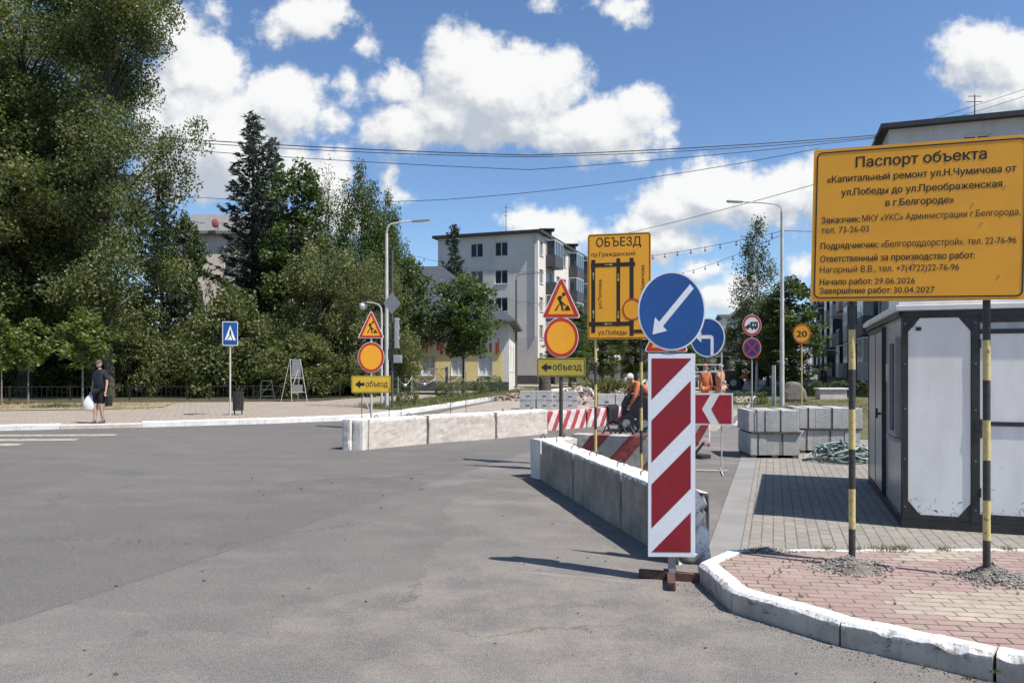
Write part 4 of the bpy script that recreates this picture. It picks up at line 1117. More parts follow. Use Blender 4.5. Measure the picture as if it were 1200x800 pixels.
# far buildings down the street
def far_house(label, loc, rz, W, D, H, m, cols, rows, roof_h=1.5, cat='building'):
    r = thing('far_building', label, cat, loc, rz)
    wn = [(W*(k+0.5)/cols-0.7, W*(k+0.5)/cols+0.7, 1.2+j*2.9, 2.7+j*2.9) for k in range(cols) for j in range(rows)]
    mb = MB(); facade(mb, (0, 0, 0), (1, 0, 0), W, H, wn)
    mb.add([(W,0,0),(W,D,0),(W,D,H),(W,0,H)], [(0,1,2,3)]); mb.add([(0,0,0),(0,D,0),(0,D,H),(0,0,H)], [(3,2,1,0)]); mb.add([(0,D,0),(W,D,0),(W,D,H),(0,D,H)], [(3,2,1,0)])
    mb.build('wall', m, r)
    for q in wn: window(r, (0, 0, 0), (1, 0, 0), q)
    rf = MB(); e = 0.5
    rf.add([(-e,-e,H+.003),(W+e,-e,H+.003),(W+e,D+e,H+.003),(-e,D+e,H+.003),(-e,D/2,H+roof_h),(W+e,D/2,H+roof_h)], [(3,2,1,0),(0,1,5,4),(2,3,4,5),(1,2,5),(3,0,4)])
    rf.build('roof', M['roof_dark'], r)
    return r
far_house('low cream house half hidden by trees at the end of the works', (9.6, 112, 0), 0, 15, 9, 4.6, M['plaster_y'], 5, 1, 0.5)
far_house('tall pale block far down the street beside the birch', (58, 205, 0), R(-8), 24, 14, 15.5, M['plaster_l'], 7, 5)
far_house('reddish low house far down the street', (44, 170, 0), R(-12), 12, 9, 6.5, M['plaster_p'], 4, 2, 2.5)

# ------------------------------------------------------------------ trees
F_dark = foliage_mat('dark green leaves', (0.032, 0.054, 0.015), (0.120, 0.165, 0.042), 0.32)
F_lime = foliage_mat('linden leaves', (0.044, 0.060, 0.018), (0.190, 0.210, 0.074), 0.32)
F_olive = foliage_mat('grey-olive leaves', (0.060, 0.076, 0.026), (0.195, 0.210, 0.078), 0.32)
F_bright = foliage_mat('young green leaves', (0.070, 0.105, 0.022), (0.165, 0.205, 0.050), 0.32)
F_needle = foliage_mat('blue-grey needles', (0.038, 0.052, 0.042), (0.115, 0.140, 0.122), 0.12, 0.6)
F_needle_d = foliage_mat('dark green needles', (0.026, 0.042, 0.026), (0.075, 0.100, 0.062), 0.12, 0.6)
F_birch = foliage_mat('birch leaves', (0.050, 0.070, 0.030), (0.120, 0.140, 0.065), 0.25)
F_grass = foliage_mat('grass blades', (0.080, 0.100, 0.030), (0.22, 0.21, 0.09), 0.2, 0.7)

TALL = [(0, .35), (.08, .7), (.25, .95), (.45, 1), (.65, .92), (.82, .7), (.94, .38), (1, .08)]
ROUND = [(0, .45), (.15, .85), (.4, 1), (.65, .9), (.85, .6), (1, .12)]
BUSH = [(0, .9), (.25, 1), (.6, .85), (.85, .5), (1, .1)]
SLIM = [(0, .4), (.2, .8), (.45, 1), (.7, .7), (.9, .3), (1, .05)]

P_lind = tree_meshes(11, 25, 5.0, 2.6, TALL, 300, 300, 0.185, F_lime, M['bark'], 0.34, (1.15, 1.15, 0.75), limbs=110, bias=0.36, boughs=70, bsig=1.0, tvar=0.18)
P_lind2 = tree_meshes(23, 25, 4.6, 2.2, TALL, 280, 300, 0.175, F_lime, M['bark'], 0.30, (1.1, 1.1, 0.85), limbs=110, bias=0.36, hang=0.2, boughs=74, bsig=0.9, tvar=0.18)
P_maple = tree_meshes(5, 13, 3.0, 1.8, ROUND, 300, 72, 0.24, F_dark, M['bark'], 0.2, (0.62, 0.62, 0.40), up=0.8, limbs=60)
P_ash = tree_meshes(31, 13, 3.2, 1.2, SLIM, 360, 96, 0.19, F_dark, M['bark'], 0.18, (0.55, 0.55, 0.75), up=0.1, hang=0.4, aspect=0.4, limbs=90)
P_willow = tree_meshes(44, 8.6, 4.2, 0.3, BUSH, 400, 130, 0.175, F_olive, M['bark'], 0.2, (0.55, 0.55, 0.62), up=0.15, hang=0.7, aspect=0.34, limbs=90, boughs=70, bsig=0.55, tvar=0.22)
P_bush = tree_meshes(52, 5.0, 2.7, 0.1, BUSH, 300, 84, 0.17, F_lime, M['bark'], 0.09, (0.5, 0.5, 0.42), up=0.4, limbs=50)
P_bush2 = tree_meshes(57, 5.0, 2.6, 0.2, BUSH, 260, 78, 0.19, F_lime, M['bark'], 0.09, (0.5, 0.5, 0.46), up=0.4, limbs=50)
P_young = tree_meshes(63, 7.0, 2.25, 2.5, ROUND, 210, 62, 0.19, F_dark, M['bark'], 0.075, (0.50, 0.50, 0.34), up=0.8, limbs=50, bias=0.5)
P_sapl = tree_meshes(71, 3.8, 1.05, 1.5, ROUND, 62, 36, 0.165, F_bright, M['bark_light'], 0.038, (0.30, 0.30, 0.24), up=0.7, limbs=30, bias=0.55)
P_thin = tree_meshes(82, 15.5, 1.7, 4.5, SLIM, 110, 24, 0.17, F_olive, M['bark'], 0.10, (0.5, 0.5, 0.8), up=0.1, hang=0.3, aspect=0.4, limbs=90)
P_birch = tree_meshes(91, 11.2, 1.75, 2.2, [(0, .5), (.2, .95), (.45, 1), (.7, .7), (.88, .4), (1, .1)], 210, 52, 0.15, F_birch, M['bark_birch'], 0.11, (0.34, 0.34, 0.85), up=0.1, hang=0.9, aspect=0.5, limbs=80)
P_spr = spruce_meshes(7, 18.6, 3.2, F_needle, M['bark'])
P_spr2 = spruce_meshes(17, 13.4, 2.7, F_needle_d, M['bark'], dens=1.0)
protos = dict(lind=P_lind, lind2=P_lind2, maple=P_maple, ash=P_ash, willow=P_willow, bush=P_bush, bush2=P_bush2, young=P_young, sapl=P_sapl, thin=P_thin, birch=P_birch, spr=P_spr, spr2=P_spr2)
PH = dict(lind=(25, 5.0), lind2=(25, 4.6), maple=(13, 3.0), ash=(13, 3.2), willow=(8.6, 4.2), bush=(5, 2.7), bush2=(5, 2.6), young=(7, 2.25), sapl=(3.8, 1.05), thin=(15.5, 1.7), birch=(11.2, 1.75), spr=(18.6, 3.0), spr2=(13.4, 2.7))
gz = PZ + 0.01
TREES = [
 # name, proto, px, Y, height, radius, rotation, label, category, group
 ('linden_tree', 'lind', -62, 36, 25, 5.0, 0.4, 'tall leafy tree mostly cut off by the left edge of the photo', 'tree'),
 ('linden_tree', 'lind', 30, 40, 25.5, 5.0, 2.0, 'huge yellow-green leafy tree rising above the thin sapling nearest the left edge', 'tree'),
 ('linden_tree', 'lind2', 128, 38.5, 25.5, 3.65, 4.2, 'huge olive leafy tree towering behind the walking person, its crown edge against the clouds', 'tree'),
 ('linden_tree', 'lind', 84, 47, 26, 4.4, 3.1, 'tall leafy tree set back between the two huge trees on the left', 'tree'),
 ('linden_tree', 'lind2', 10, 52, 25, 5.2, 1.0, 'tall olive tree deepest in the park behind the left group', 'tree'),
 ('spruce_tree', 'spr2', 190, 45, 13.4, 2.5, 0.3, 'dark spruce pressed against the right side of the huge olive tree', 'tree'),
 ('maple_tree', 'maple', 217, 47, 11.6, 1.6, 1.1, 'dark green broadleaf tree between the dark spruce and the pinkish house', 'tree'),
 ('spruce_tree', 'spr', 297, 49, 18.3, 3.4, 0.0, 'tallest blue-grey spruce with a pointed top beside the white cloud', 'tree'),
 ('spruce_tree', 'spr', 319, 53, 18.0, 2.4, 2.0, 'narrower blue-grey spruce whose top shows just right of the tallest spruce', 'tree'),
 ('maple_tree', 'maple', 349, 47, 14.9, 2.7, 2.4, 'dense rich green broadleaf tree right of the two tall spruces', 'tree'),
 ('thin_tree', 'thin', 384, 50, 15.6, 1.6, 0.5, 'thin sparse tree with bare twigs standing against a cloud', 'tree'),
 ('thin_tree', 'thin', 402, 53, 15.0, 1.5, 2.5, 'second sparse tree showing twigs just right of the thinnest one', 'tree'),
 ('ash_tree', 'ash', 424, 47, 14.2, 2.6, 0.9, 'dark grey-green narrow-leaved tree behind the olive willow', 'tree'),
 ('ash_tree', 'ash', 454, 50, 13.2, 2.0, 3.0, 'dark narrow-leaved tree just left of the pale street lamp head', 'tree'),
 ('willow_tree', 'willow', 372, 42, 9.2, 4.0, 0.2, 'wide grey-olive willow in the middle of the tree row', 'tree'),
 ('willow_tree', 'willow', 408, 44.5, 8.6, 3.2, 4.4, 'grey-olive willow squeezed between the wide willow and the lamp pole', 'tree'),
 ('willow_tree', 'willow', 444, 41.5, 7.9, 2.4, 2.2, 'smaller grey-olive willow behind the round orange sign on the left', 'tree'),
 ('shrub', 'bush', 270, 40, 5.9, 2.7, 0.7, 'big dark rounded shrub behind the blue crossing sign', 'shrub'),
 ('shrub', 'bush', 352, 39, 3.4, 2.3, 1.1, 'green shrub at the foot of the wide willow right of the tall sign frame', 'shrub'),
 ('shrub', 'bush', 318, 41, 4.2, 2.3, 2.7, 'dark shrub behind the folding sign frame', 'shrub'),
 ('shrub', 'bush2', 152, 40, 5.2, 1.7, 1.7, 'lighter green hanging shrub just right of the walking person', 'shrub'),
 ('shrub', 'bush', 62, 42, 3.4, 2.6, 0.9, 'low dark shrub in deep shade behind the thin sapling', 'shrub'),
 ('shrub', 'bush', 200, 43, 3.6, 2.3, 3.9, 'dark shrub below the spruce beside the pale fence', 'shrub'),
 ('shrub', 'bush', -10, 44, 4.0, 3.0, 3.3, 'dark shrub in the shade at the left edge', 'shrub'),
 ('shrub', 'bush', 120, 46, 4.6, 3.0, 5.0, 'dark shrub deep behind the walking person', 'shrub'),
 ('shrub', 'bush', 398, 43, 3.6, 2.0, 1.2, 'dark shrub under the willow left of the orange road works sign', 'shrub'),
 ('linden_tree', 'young', 480, 46, 8.4, 1.8, 0.3, 'green linden tree between the lamp pole and the painted house', 'tree'),
 ('linden_tree', 'young', 543, 44, 7.1, 2.3, 1.4, 'dark young linden with a thin trunk in front of the painted house', 'tree'),
 ('spruce_tree', 'spr2', 532, 62, 13.6, 2.3, 1.5, 'small pointed spruce in front of the pale five-storey block', 'tree'),
 ('sapling', 'sapl', 33, 31, 3.5, 0.95, 0.2, 'young sapling with a thin bent trunk, left of the other sapling', 'young tree'),
 ('sapling', 'sapl', 97, 28.5, 3.75, 1.25, 1.9, 'fuller young sapling with a pale trunk beside the walking person', 'young tree'),
 ('sapling', 'sapl', 2, 30, 3.6, 0.9, 3.9, 'young sapling half cut off by the left edge', 'young tree'),
 ('maple_tree', 'maple', 668, 60, 7.4, 2.1, 0.7, 'dark tree behind the middle road works sign', 'tree'),
 ('maple_tree', 'maple', 706, 72, 9.0, 2.6, 2.1, 'tree below the orange detour board, with a slim trunk', 'tree'),
 ('maple_tree', 'maple', 745, 80, 9.5, 3.0, 4.1, 'tree behind the right post of the detour board', 'tree'),
 ('maple_tree', 'maple', 792, 110, 10.0, 3.6, 1.1, 'far tree hidden behind the round blue signs', 'tree'),
 ('birch_tree', 'birch', 826, 130, 9.0, 3.0, 0.4, 'grey far tree beside the pale far block', 'tree'),
 ('birch_tree', 'birch', 852, 112, 8.0, 3.0, 2.0, 'far grey-green tree in the gap left of the truck ban sign', 'tree'),
 ('birch_tree', 'birch', 887, 47, 11.0, 1.7, 0.8, 'tall slender birch left of the right street lamp', 'tree'),
 ('maple_tree', 'maple', 926, 44, 7.2, 2.3, 3.3, 'bright green broadleaf tree around the orange speed limit sign', 'tree'),
 ('maple_tree', 'maple', 884, 54, 7.0, 2.2, 5.1, 'dark green tree under the birch', 'tree'),
 ('maple_tree', 'maple', 900, 70, 8.0, 2.6, 2.9, 'tree deeper down the right side of the street', 'tree'),
]
for (nm, pr, px, Y, h, r_, rot, lab, cat) in TREES:
    H0, R0 = PH[pr]; g0 = gz if px < 520 and Y < 60 else 0.0
    x = (px-600)/FPX*Y
    plant_tree(nm, protos[pr], (x, Y, g0), rot, (r_/R0, r_/R0, h/H0), lab, cat)
# low clipped bushes on the grass strip and the hedge on the right
def hedge(name, label, loc, rz, L, W, H, m, seed, leaf=0.09, n=3200, cat='hedge'):
    rng = np.random.default_rng(seed)
    P = rng.uniform(-1, 1, (n, 3)); k = rng.integers(0, 3, n)
    P[np.arange(n), k] = np.sign(P[np.arange(n), k])*rng.uniform(0.75, 1.0, n)
    P /= np.maximum(1, (np.abs(P)**4).sum(1)**0.25)[:, None]
    wv = 1 + 0.10*np.sin(P[:, 0]*9+seed) + 0.06*np.sin(P[:, 0]*23)
    C = np.stack([P[:, 0]*L/2, P[:, 1]*W/2*wv, (P[:, 2]+1)*0.5*H*wv], 1)
    me = quads_mesh(name, leaf_quads(rng, C, leaf, 0.5), 0.45+rng.normal(0, 0.2, n), m)
    return tag(link(name, me, loc=loc, rz=rz), label, cat)
hedge('hedge', 'clipped hedge in the shade behind the stacked kerbstones', (18.6, 42.2, 0), R(-6), 3.6, 1.0, 0.85, F_dark, 2)
hedge('low_bush', 'long low green bush on the grass strip before the painted house', (-2.6, 39.5, gz), R(62), 4.6, 0.9, 0.75, F_lime, 3, cat='bush')
hedge('low_bush', 'round dark bush on the grass strip nearest the grey street lamp', (-1.35, 45.5, gz), R(60), 1.8, 1.0, 1.0, F_dark, 4, n=1600, cat='bush')
hedge('low_bush', 'small bush at the foot of the pale lamp pole', (-4.3, 30.6, gz), 0, 0.9, 0.7, 0.5, F_lime, 5, n=900, cat='bush')
hedge('low_bush', 'small dark bush at the foot of the right street lamp', (10.6, 33.5, 0), 0, 1.7, 0.8, 0.55, F_dark, 6, n=1200, cat='bush')

rng = np.random.default_rng(99)
n = 26000
ang = rng.uniform(-0.95, 0.95, n); rr = rng.uniform(230, 262, n)
hh = rng.uniform(0, 1, n)**0.8*(7.5 + 2.5*np.sin(ang*37) + 1.8*np.sin(ang*91))
C = np.stack([rr*np.sin(ang), rr*np.cos(ang), hh], 1)
tag(link('distant_trees', quads_mesh('distant_trees', leaf_quads(rng, C, 2.2, 0.3, 0.8), 0.35+rng.normal(0, 0.2, n), F_dark)), kind='stuff')
# understorey that closes the park off behind the trunks
n = 30000
px_ = rng.uniform(-120, 470, n); Y_ = rng.uniform(56, 64, n)
hh = rng.uniform(0, 1, n)**0.9*(4.6 + 1.6*np.sin(px_*0.05) + 1.2*np.sin(px_*0.13))
C = np.stack([(px_-600)/FPX*Y_, Y_, hh], 1)
tag(link('undergrowth', quads_mesh('undergrowth', leaf_quads(rng, C, 0.5, 0.3, 0.7), 0.3+rng.normal(0, 0.2, n), F_dark)), kind='stuff')

def grass_tuft(name, spots, hgt, n, m, seed, spread=0.5):
    rng = np.random.default_rng(seed); A = []
    for (x, y, z, s_) in spots:
        k = int(n*s_); P = np.stack([x + rng.normal(0, spread*s_, k), y + rng.normal(0, spread*s_*0.6, k), np.full(k, z)], 1)
        h = hgt*rng.uniform(0.4, 1.2, k); lean = rng.normal(0, 0.5, (k, 2))*h[:, None]; a = rng.uniform(0, 6.28, k)
        wv = np.stack([np.cos(a), np.sin(a), np.zeros(k)], 1)*hgt*0.055
        tip = P + np.stack([lean[:, 0], lean[:, 1], h], 1); mid = P*0.5 + tip*0.5 + np.array([0, 0, 0.08*hgt])
        A.append(np.stack([P - wv, P + wv, mid + wv*0.8, tip], 1))
    V = np.concatenate(A)
    return tag(link(name, quads_mesh(name, V, 0.5+rng.normal(0, 0.25, len(V)), m)), kind='stuff')
rg = random.Random(8)
sp = [(2.55, 6.02, IZ, .5), (3.0, 6.0, IZ, 1.2), (3.15, 6.02, IZ, .8), (2.75, 6.0, IZ, .4), (3.5, 6.0, IZ, .5), (1.98, 5.97, IZ, .5), (4.0, 6.0, IZ, .5)]
grass_tuft('weeds', sp, 0.042, 130, F_grass, 3, 0.07)
sp = [(1.91, 4.37, 0.0, .6), (1.92, 4.38, 0.06, .5), (1.94, 4.42, 0.12, .5), (2.49, 3.85, 0.0, .6), (2.46, 3.8, 0.05, .6), (2.5, 3.88, 0.11, .5), (2.2, 3.98, 0.0, .25), (2.35, 3.84, 0, .5)] + [(1.7+rg.random()*1.8, 4.5+rg.random()*1.2, IZ-0.005, .22) for _ in range(26)]
grass_tuft('joint_weeds', sp, 0.030, 60, F_grass, 4, 0.018)
sp = []
for _ in range(260):
    t_ = rg.random(); p = Vector((-5.2, 27.8)).lerp(Vector((0.3, 46)), t_); sp.append((p.x + rg.uniform(-0.2, 2.0)*(1-t_*0.5) - 0.6, p.y + rg.uniform(0, 1.5), gz+0.02, 1))
grass_tuft('grass', sp, 0.16, 40, F_grass, 5, 0.45)
sp = [(6.0+rg.uniform(-1.3, 1.3), 46+rg.uniform(-1.5, 1.5), 0, 1) for _ in range(26)]
grass_tuft('tall_weeds', sp, 1.0, 50, F_grass, 6, 0.4)
sp = [(10.2+rg.uniform(-1.6, 6.5), 29+rg.uniform(-5, 9), 0, 1) for _ in range(120)]
grass_tuft('verge_grass', sp, 0.14, 40, F_grass, 7, 0.5)
sp = [(-19+rg.uniform(-6, 5.0), 28.9+rg.uniform(-1.6, 2.4), gz, 1) for _ in range(170)]
grass_tuft('dry_grass', sp, 0.13, 30, foliage_mat('straw', (0.28, 0.22, 0.11), (0.42, 0.36, 0.22), 0.2, 0.8), 9, 0.6)

# ------------------------------------------------------------------ concrete blocks of the barrier
def rough_block(name, p, q, w_, h_, m, seed, rough_end=0.0, loops=True, label=None, group=None, amp=0.006, cat='concrete block', side=1):
    """block standing on the ground: visible long face from p to q, body to the right of travel; origin at its ground centre"""
    p, q = Vector((p[0], p[1], 0)), Vector((q[0], q[1], 0)); L = (q-p).length; d = (q-p)/L; nrm = Vector((d.y, -d.x, 0))*side
    c = (p+q)/2 + nrm*w_/2
    bm = bmesh.new(); nx, ny, nz = max(4, int(L/0.06)), max(3, int(w_/0.06)), max(4, int(h_/0.06))
    def grid(o, u, v, a, b):
        vs = [[bm.verts.new(o + u*(i/a) + v*(j/b)) for j in range(b+1)] for i in range(a+1)]
        for i in range(a):
            for j in range(b): bm.faces.new((vs[i][j], vs[i+1][j], vs[i+1][j+1], vs[i][j+1]))
    X, Yv, Z = Vector((L, 0, 0)), Vector((0, w_, 0)), Vector((0, 0, h_)); o = Vector((-L/2, -w_/2, 0))
    grid(o, X, Z, nx, nz); grid(o+X, Yv, Z, ny, nz); grid(o+X+Yv, -X, Z, nx, nz); grid(o+Yv, -Yv, Z, ny, nz); grid(o+Z, X, Yv, nx, ny)
    bmesh.ops.remove_doubles(bm, verts=bm.verts, dist=1e-4)
    for v in bm.verts:
        s = v.co + Vector((seed*3.1, seed*1.7, 0)); e = amp
        ex = max(0, abs(v.co.x)/(L/2)-0.0); edge = (abs(abs(v.co.x)-L/2) < 1e-3) + (abs(abs(v.co.y)-w_/2) < 1e-3) + (abs(v.co.z-h_) < 1e-3)
        k = mnoise.noise_vector(s*9)*e + mnoise.noise_vector(s*28)*e*0.6
        if edge >= 2:
            ctr = Vector((0, 0, h_/2)); k += (ctr - v.co).normalized()*(0.012 + 0.05*max(0, mnoise.noise(s*5)-0.12))
        if rough_end and v.co.x > L/2 - 0.03: k += Vector((mnoise.noise(s*13)*rough_end - rough_end*0.4 - 0.10*max(0, v.co.z/h_-0.6), 0, mnoise.noise(s*17)*rough_end*0.5))
        if v.co.z < 1e-3: k.z = 0
        v.co += k
    bmesh.ops.recalc_face_normals(bm, faces=bm.faces)
    me = bpy.data.meshes.new(name); bm.to_mesh(me); bm.free(); me.materials.append(m)
    for f in me.polygons: f.use_smooth = False
    ob = link(name, me, loc=(c.x, c.y, 0), rz=math.atan2(d.y, d.x))
    if side == 1: ob.rotation_euler.z = math.atan2(d.y, d.x)
    tag(ob, label, cat, group)
    if loops:
        for sx_ in (-0.28, 0.28):
            rr = random.Random(seed*5+int(sx_*100)); a = rr.uniform(0, PI)
            mb = MB(); ux = Vector((math.cos(a), math.sin(a), 0))
            mb.tube([Vector((sx_*L, 0, h_-0.02)) + ux*(-0.05) , Vector((sx_*L, 0, h_+0.03)) + ux*(-0.05), Vector((sx_*L, 0, h_+0.065)), Vector((sx_*L, 0, h_+0.03)) + ux*0.05, Vector((sx_*L, 0, h_-0.02)) + ux*0.05], 0.007, 6)
            mb.build('lifting_loop', M['steel_dark'], ob)
    return ob
GB = 'concrete blocks of the near barrier'
NB = [(0.42, 10.72), (0.745, 9.10), (1.085, 7.43), (1.375, 6.02)]
labs = ['whitewash-topped concrete block at the far end of the near barrier', 'whitewash-topped concrete block in the middle of the near barrier', 'whitewash-topped block with a broken rough end beside the kerb']
for i in range(3):
    a, b = Vector(NB[i]), Vector(NB[i+1]); d = (b-a).normalized()
    # travel far -> near: the body lies to the left, so swap sides
    rough_block('concrete_block', a + d*0.008, b - d*0.008, 0.27, 0.58, M['block_end'] if i == 2 else M['block_near'], i+1, rough_end=0.14 if i == 2 else 0.0, label=labs[i], group=GB, side=-1)
rough_block('concrete_block', (0.40, 10.775), (0.98, 11.08), 0.30, 0.575, M['block_white'], 9, label='whitewash-topped concrete block closing the far corner of the near barrier', group=GB, side=-1)
GF = 'pale concrete blocks of the far barrier'
FBk = [(-2.86, 14.78), (-1.80, 15.93), (-0.36, 17.10), (0.90, 18.40)]
labs = ['pale concrete block nearest the crossing, under the left road works sign', 'pale concrete block second from the left end of the far barrier', 'pale concrete block right of the middle of the far barrier']
for i in range(3):
    a, b = Vector(FBk[i]), Vector(FBk[i+1]); d = (b-a).normalized()
    rough_block('concrete_block', a + d*0.02, b - d*0.02, 0.4, 0.60, M['block_far'], 20+i, loops=i in (0, 2), label=labs[i], group=GF, side=-1, amp=0.009)
rough_block('concrete_slab', (-3.36, 14.72), (-3.19, 14.64), 0.42, 0.61, M['block_white'], 31, loops=False, label='outermost whitewashed slab standing at the left end of the barrier', side=-1, amp=0.004, cat='concrete slab')
rough_block('concrete_slab', (-3.15, 14.68), (-2.93, 14.62), 0.42, 0.60, M['block_white'], 33, loops=False, label='whitewashed slab wedged between the outermost slab and the pale blocks', side=-1, amp=0.004, cat='concrete slab')

def striped(name, c1, c2, period, duty, slope, worn=0.35):
    m, t, b = base_mat(name)
    vec = t.n('ShaderNodeTexCoord').outputs['Object']; s = t.n('ShaderNodeSeparateXYZ'); t.link(vec, s.inputs[0])
    u = t.math('SUBTRACT', s.outputs[0], t.math('MULTIPLY', s.outputs[2], slope))
    u = t.math('ADD', u, t.math('MULTIPLY', t.math('SUBTRACT', t.noise(vec, 14, 4, 0.6), 0.5), 0.03))
    fr = t.math('FRACT', t.math('DIVIDE', u, period))
    fr = t.math('ABSOLUTE', t.math('SUBTRACT', fr, 0.5))
    msk = t.smooth(fr, duty/2-0.012, duty/2+0.012, 1, 0)
    c = t.mix(msk, t.mix(t.smooth(t.noise(vec, 4, 5, 0.65), 0.35, 0.65), tuple(x*0.78 for x in c2), c2), t.mix(t.smooth(t.noise(vec, 6, 5, 0.65), 0.35, 0.65), tuple(x*0.8 for x in c1), c1))
    c = t.mix(t.math('MULTIPLY', t.smooth(t.noise(vec, 30, 5, 0.7), 0.60, 0.70), worn), c, (0.35, 0.33, 0.30))
    t.link(c, b.inputs['Base Color']); b.inputs['Roughness'].default_value = 0.8
    bn = t.n('ShaderNodeBump'); bn.inputs['Strength'].default_value = 0.4; bn.inputs['Distance'].default_value = 0.015
    t.link(t.noise(vec, 30, 5, 0.7), bn.inputs['Height']); t.link(bn.outputs[0], b.inputs['Normal'])
    return m
M['stripe_block'] = striped('red stripes on bare concrete', (0.34, 0.075, 0.068), (0.47, 0.435, 0.385), 0.62, 0.48, 0.85)
M['stripe_block2'] = striped('red stripes on pinkish white', (0.42, 0.065, 0.075), (0.72, 0.62, 0.60), 0.37, 0.46, 0.55)
rough_block('striped_block', (0.98, 12.35), (2.82, 11.62), 0.34, 0.52, M['stripe_block'], 41, loops=True, label='concrete block with wide dark red diagonal stripes behind the near barrier', side=-1, cat='striped block')
GS = 'red and white striped barrier blocks'
rough_block('striped_block', (0.93, 19.25), (2.03, 20.36), 0.4, 0.50, M['stripe_block2'], 42, loops=False, label='pinkish block with narrow red stripes left of the detour board post', group=GS, side=-1, cat='striped block')
rough_block('striped_block', (2.06, 20.39), (3.2, 21.5), 0.4, 0.51, M['stripe_block2'], 43, loops=False, label='pinkish block with narrow red stripes partly under a dark sheet', group=GS, side=-1, cat='striped block')
rough_block('striped_block', (3.05, 15.6), (4.06, 15.3), 0.35, 0.62, M['stripe_block2'], 44, loops=False, label='pinkish striped block end peeking out right of the tall striped board', group=GS, side=-1, cat='striped block')
mb = MB(); rr = random.Random(4)
nu, nv = 10, 8; vs = []
for i in range(nu+1):
    for j in range(nv+1):
        u = i/nu; v = j/nv; base = Vector((2.66, 20.99, 0)).lerp(Vector((3.02, 21.33, 0)), u)
        z = 0.55 - 0.50*max(0, v-0.3)/0.7 if v > 0.3 else 0.55
        off = 0.30 - 0.35*v/0.3 if v <= 0.3 else -0.05 - 0.03*math.sin(u*9+v*2)
        vs.append(base + Vector((-0.72*off, 0.69*off, z + 0.02*math.sin(u*7+v*5))))
mb.add(vs, [(i*(nv+1)+j, (i+1)*(nv+1)+j, (i+1)*(nv+1)+j+1, i*(nv+1)+j+1) for i in range(nu) for j in range(nv)], 0, True)
sh_ = mb.build('cloth', mat('black cloth', (0.012, 0.012, 0.014), rough=0.9), None); so = sh_.modifiers.new('thick', 'SOLIDIFY'); so.thickness = 0.012
tag(sh_, 'black sheet hung over the far striped block', 'sheet')

# ------------------------------------------------------------------ signs
SQ = 0.86      # these plates are taller than wide in the photograph
def worker_mark(name, parent, s, y, m, cz):
    """digging figure, about 0.55 s wide"""
    P = lambda L: [(x*s*SQ, cz + z*s) for x, z in L]
    mb = MB(); d = 0.003
    mb.plate(ellipse(0.075*s*SQ, cz+0.165*s, 0.046*s*SQ, 0.046*s, 16), y-d, y)
    mb.plate(P([(-0.085, 0.115), (-0.02, 0.135), (0.045, 0.095), (0.03, 0.06), (-0.01, 0.07), (0.015, 0.0), (0.04, -0.06), (-0.03, -0.06), (-0.075, 0.02), (-0.105, 0.075)]), y-d, y)   # back and hips
    mb.plate(P([(-0.03, -0.0615), (0.04, -0.0615), (0.052, -0.13), (0.075, -0.235), (0.025, -0.235), (0.0, -0.13)]), y-d, y)
    mb.plate(P([(-0.034, -0.05), (0.0, -0.0), (-0.06, -0.12), (-0.125, -0.235), (-0.18, -0.235), (-0.10, -0.115)][::-1]), y-d*1.02-0.0008, y-0.0008)
    mb.plate(P([(-0.105, 0.073), (-0.075, 0.022), (-0.03, -0.005), (0.13, -0.125), (0.145, -0.105), (-0.02, 0.025), (-0.06, 0.06)]), y-d-0.0016, y-0.0016)          # arm and shovel
    mb.plate(P([(0.085, -0.235), (0.275, -0.235), (0.225, -0.14), (0.185, -0.105), (0.14, -0.15)]), y-d-0.0004, y)
    return mb.build(name, m, parent)
def works_triangle(parent, cz, s, y=-0.02, pict=True):
    """red-bordered orange triangle, base at height cz"""
    w_, h_ = s*SQ, s*0.93
    mb = MB(); mb.plate(rtri(w_, h_, 0.045*s, cz=cz), y, y+0.012)
    pl = mb.build('triangle_plate', M['white_sign'], parent)
    ro = MB(); k = 0.018*s
    out = rtri(w_-3.4*k, h_-3.4*k, 0.035*s, cz=cz+k); inn_ = rtri(w_-0.30*s, h_-0.28*s, 0.014*s, cz=cz+0.085*s)
    ro.ring(out, inn_, y-0.003, y-0.0002); ro.build('border', M['red'], pl)
    fi = MB(); fi.plate(inn_, y-0.0022, y-0.0001); fi.build('field', M['orange'], pl)
    if pict: worker_mark('pictogram', pl, s*0.86, y-0.0026, M['ink'], cz+0.37*s)
    return pl
def ring_disc(parent, name, cz, r, border, m_border, m_field, y=-0.02, cx=0.0, edge=None):
    mb = MB(); mb.plate(ellipse(cx, cz, r*SQ, r), y, y+0.012); pl = mb.build(name, edge or M['white_sign'], parent)
    if border:
        ro = MB(); ro.ring(ellipse(cx, cz, (r-0.012)*SQ, r-0.012), ellipse(cx, cz, (r-border)*SQ, r-border), y-0.003, y-0.0002); ro.build('border', m_border, pl)
    fi = MB(); rf_ = r-(border or 0.022); fi.plate(ellipse(cx, cz, rf_*SQ, rf_), y-0.0022, y-0.0001); fi.build('field', m_field, pl)
    return pl
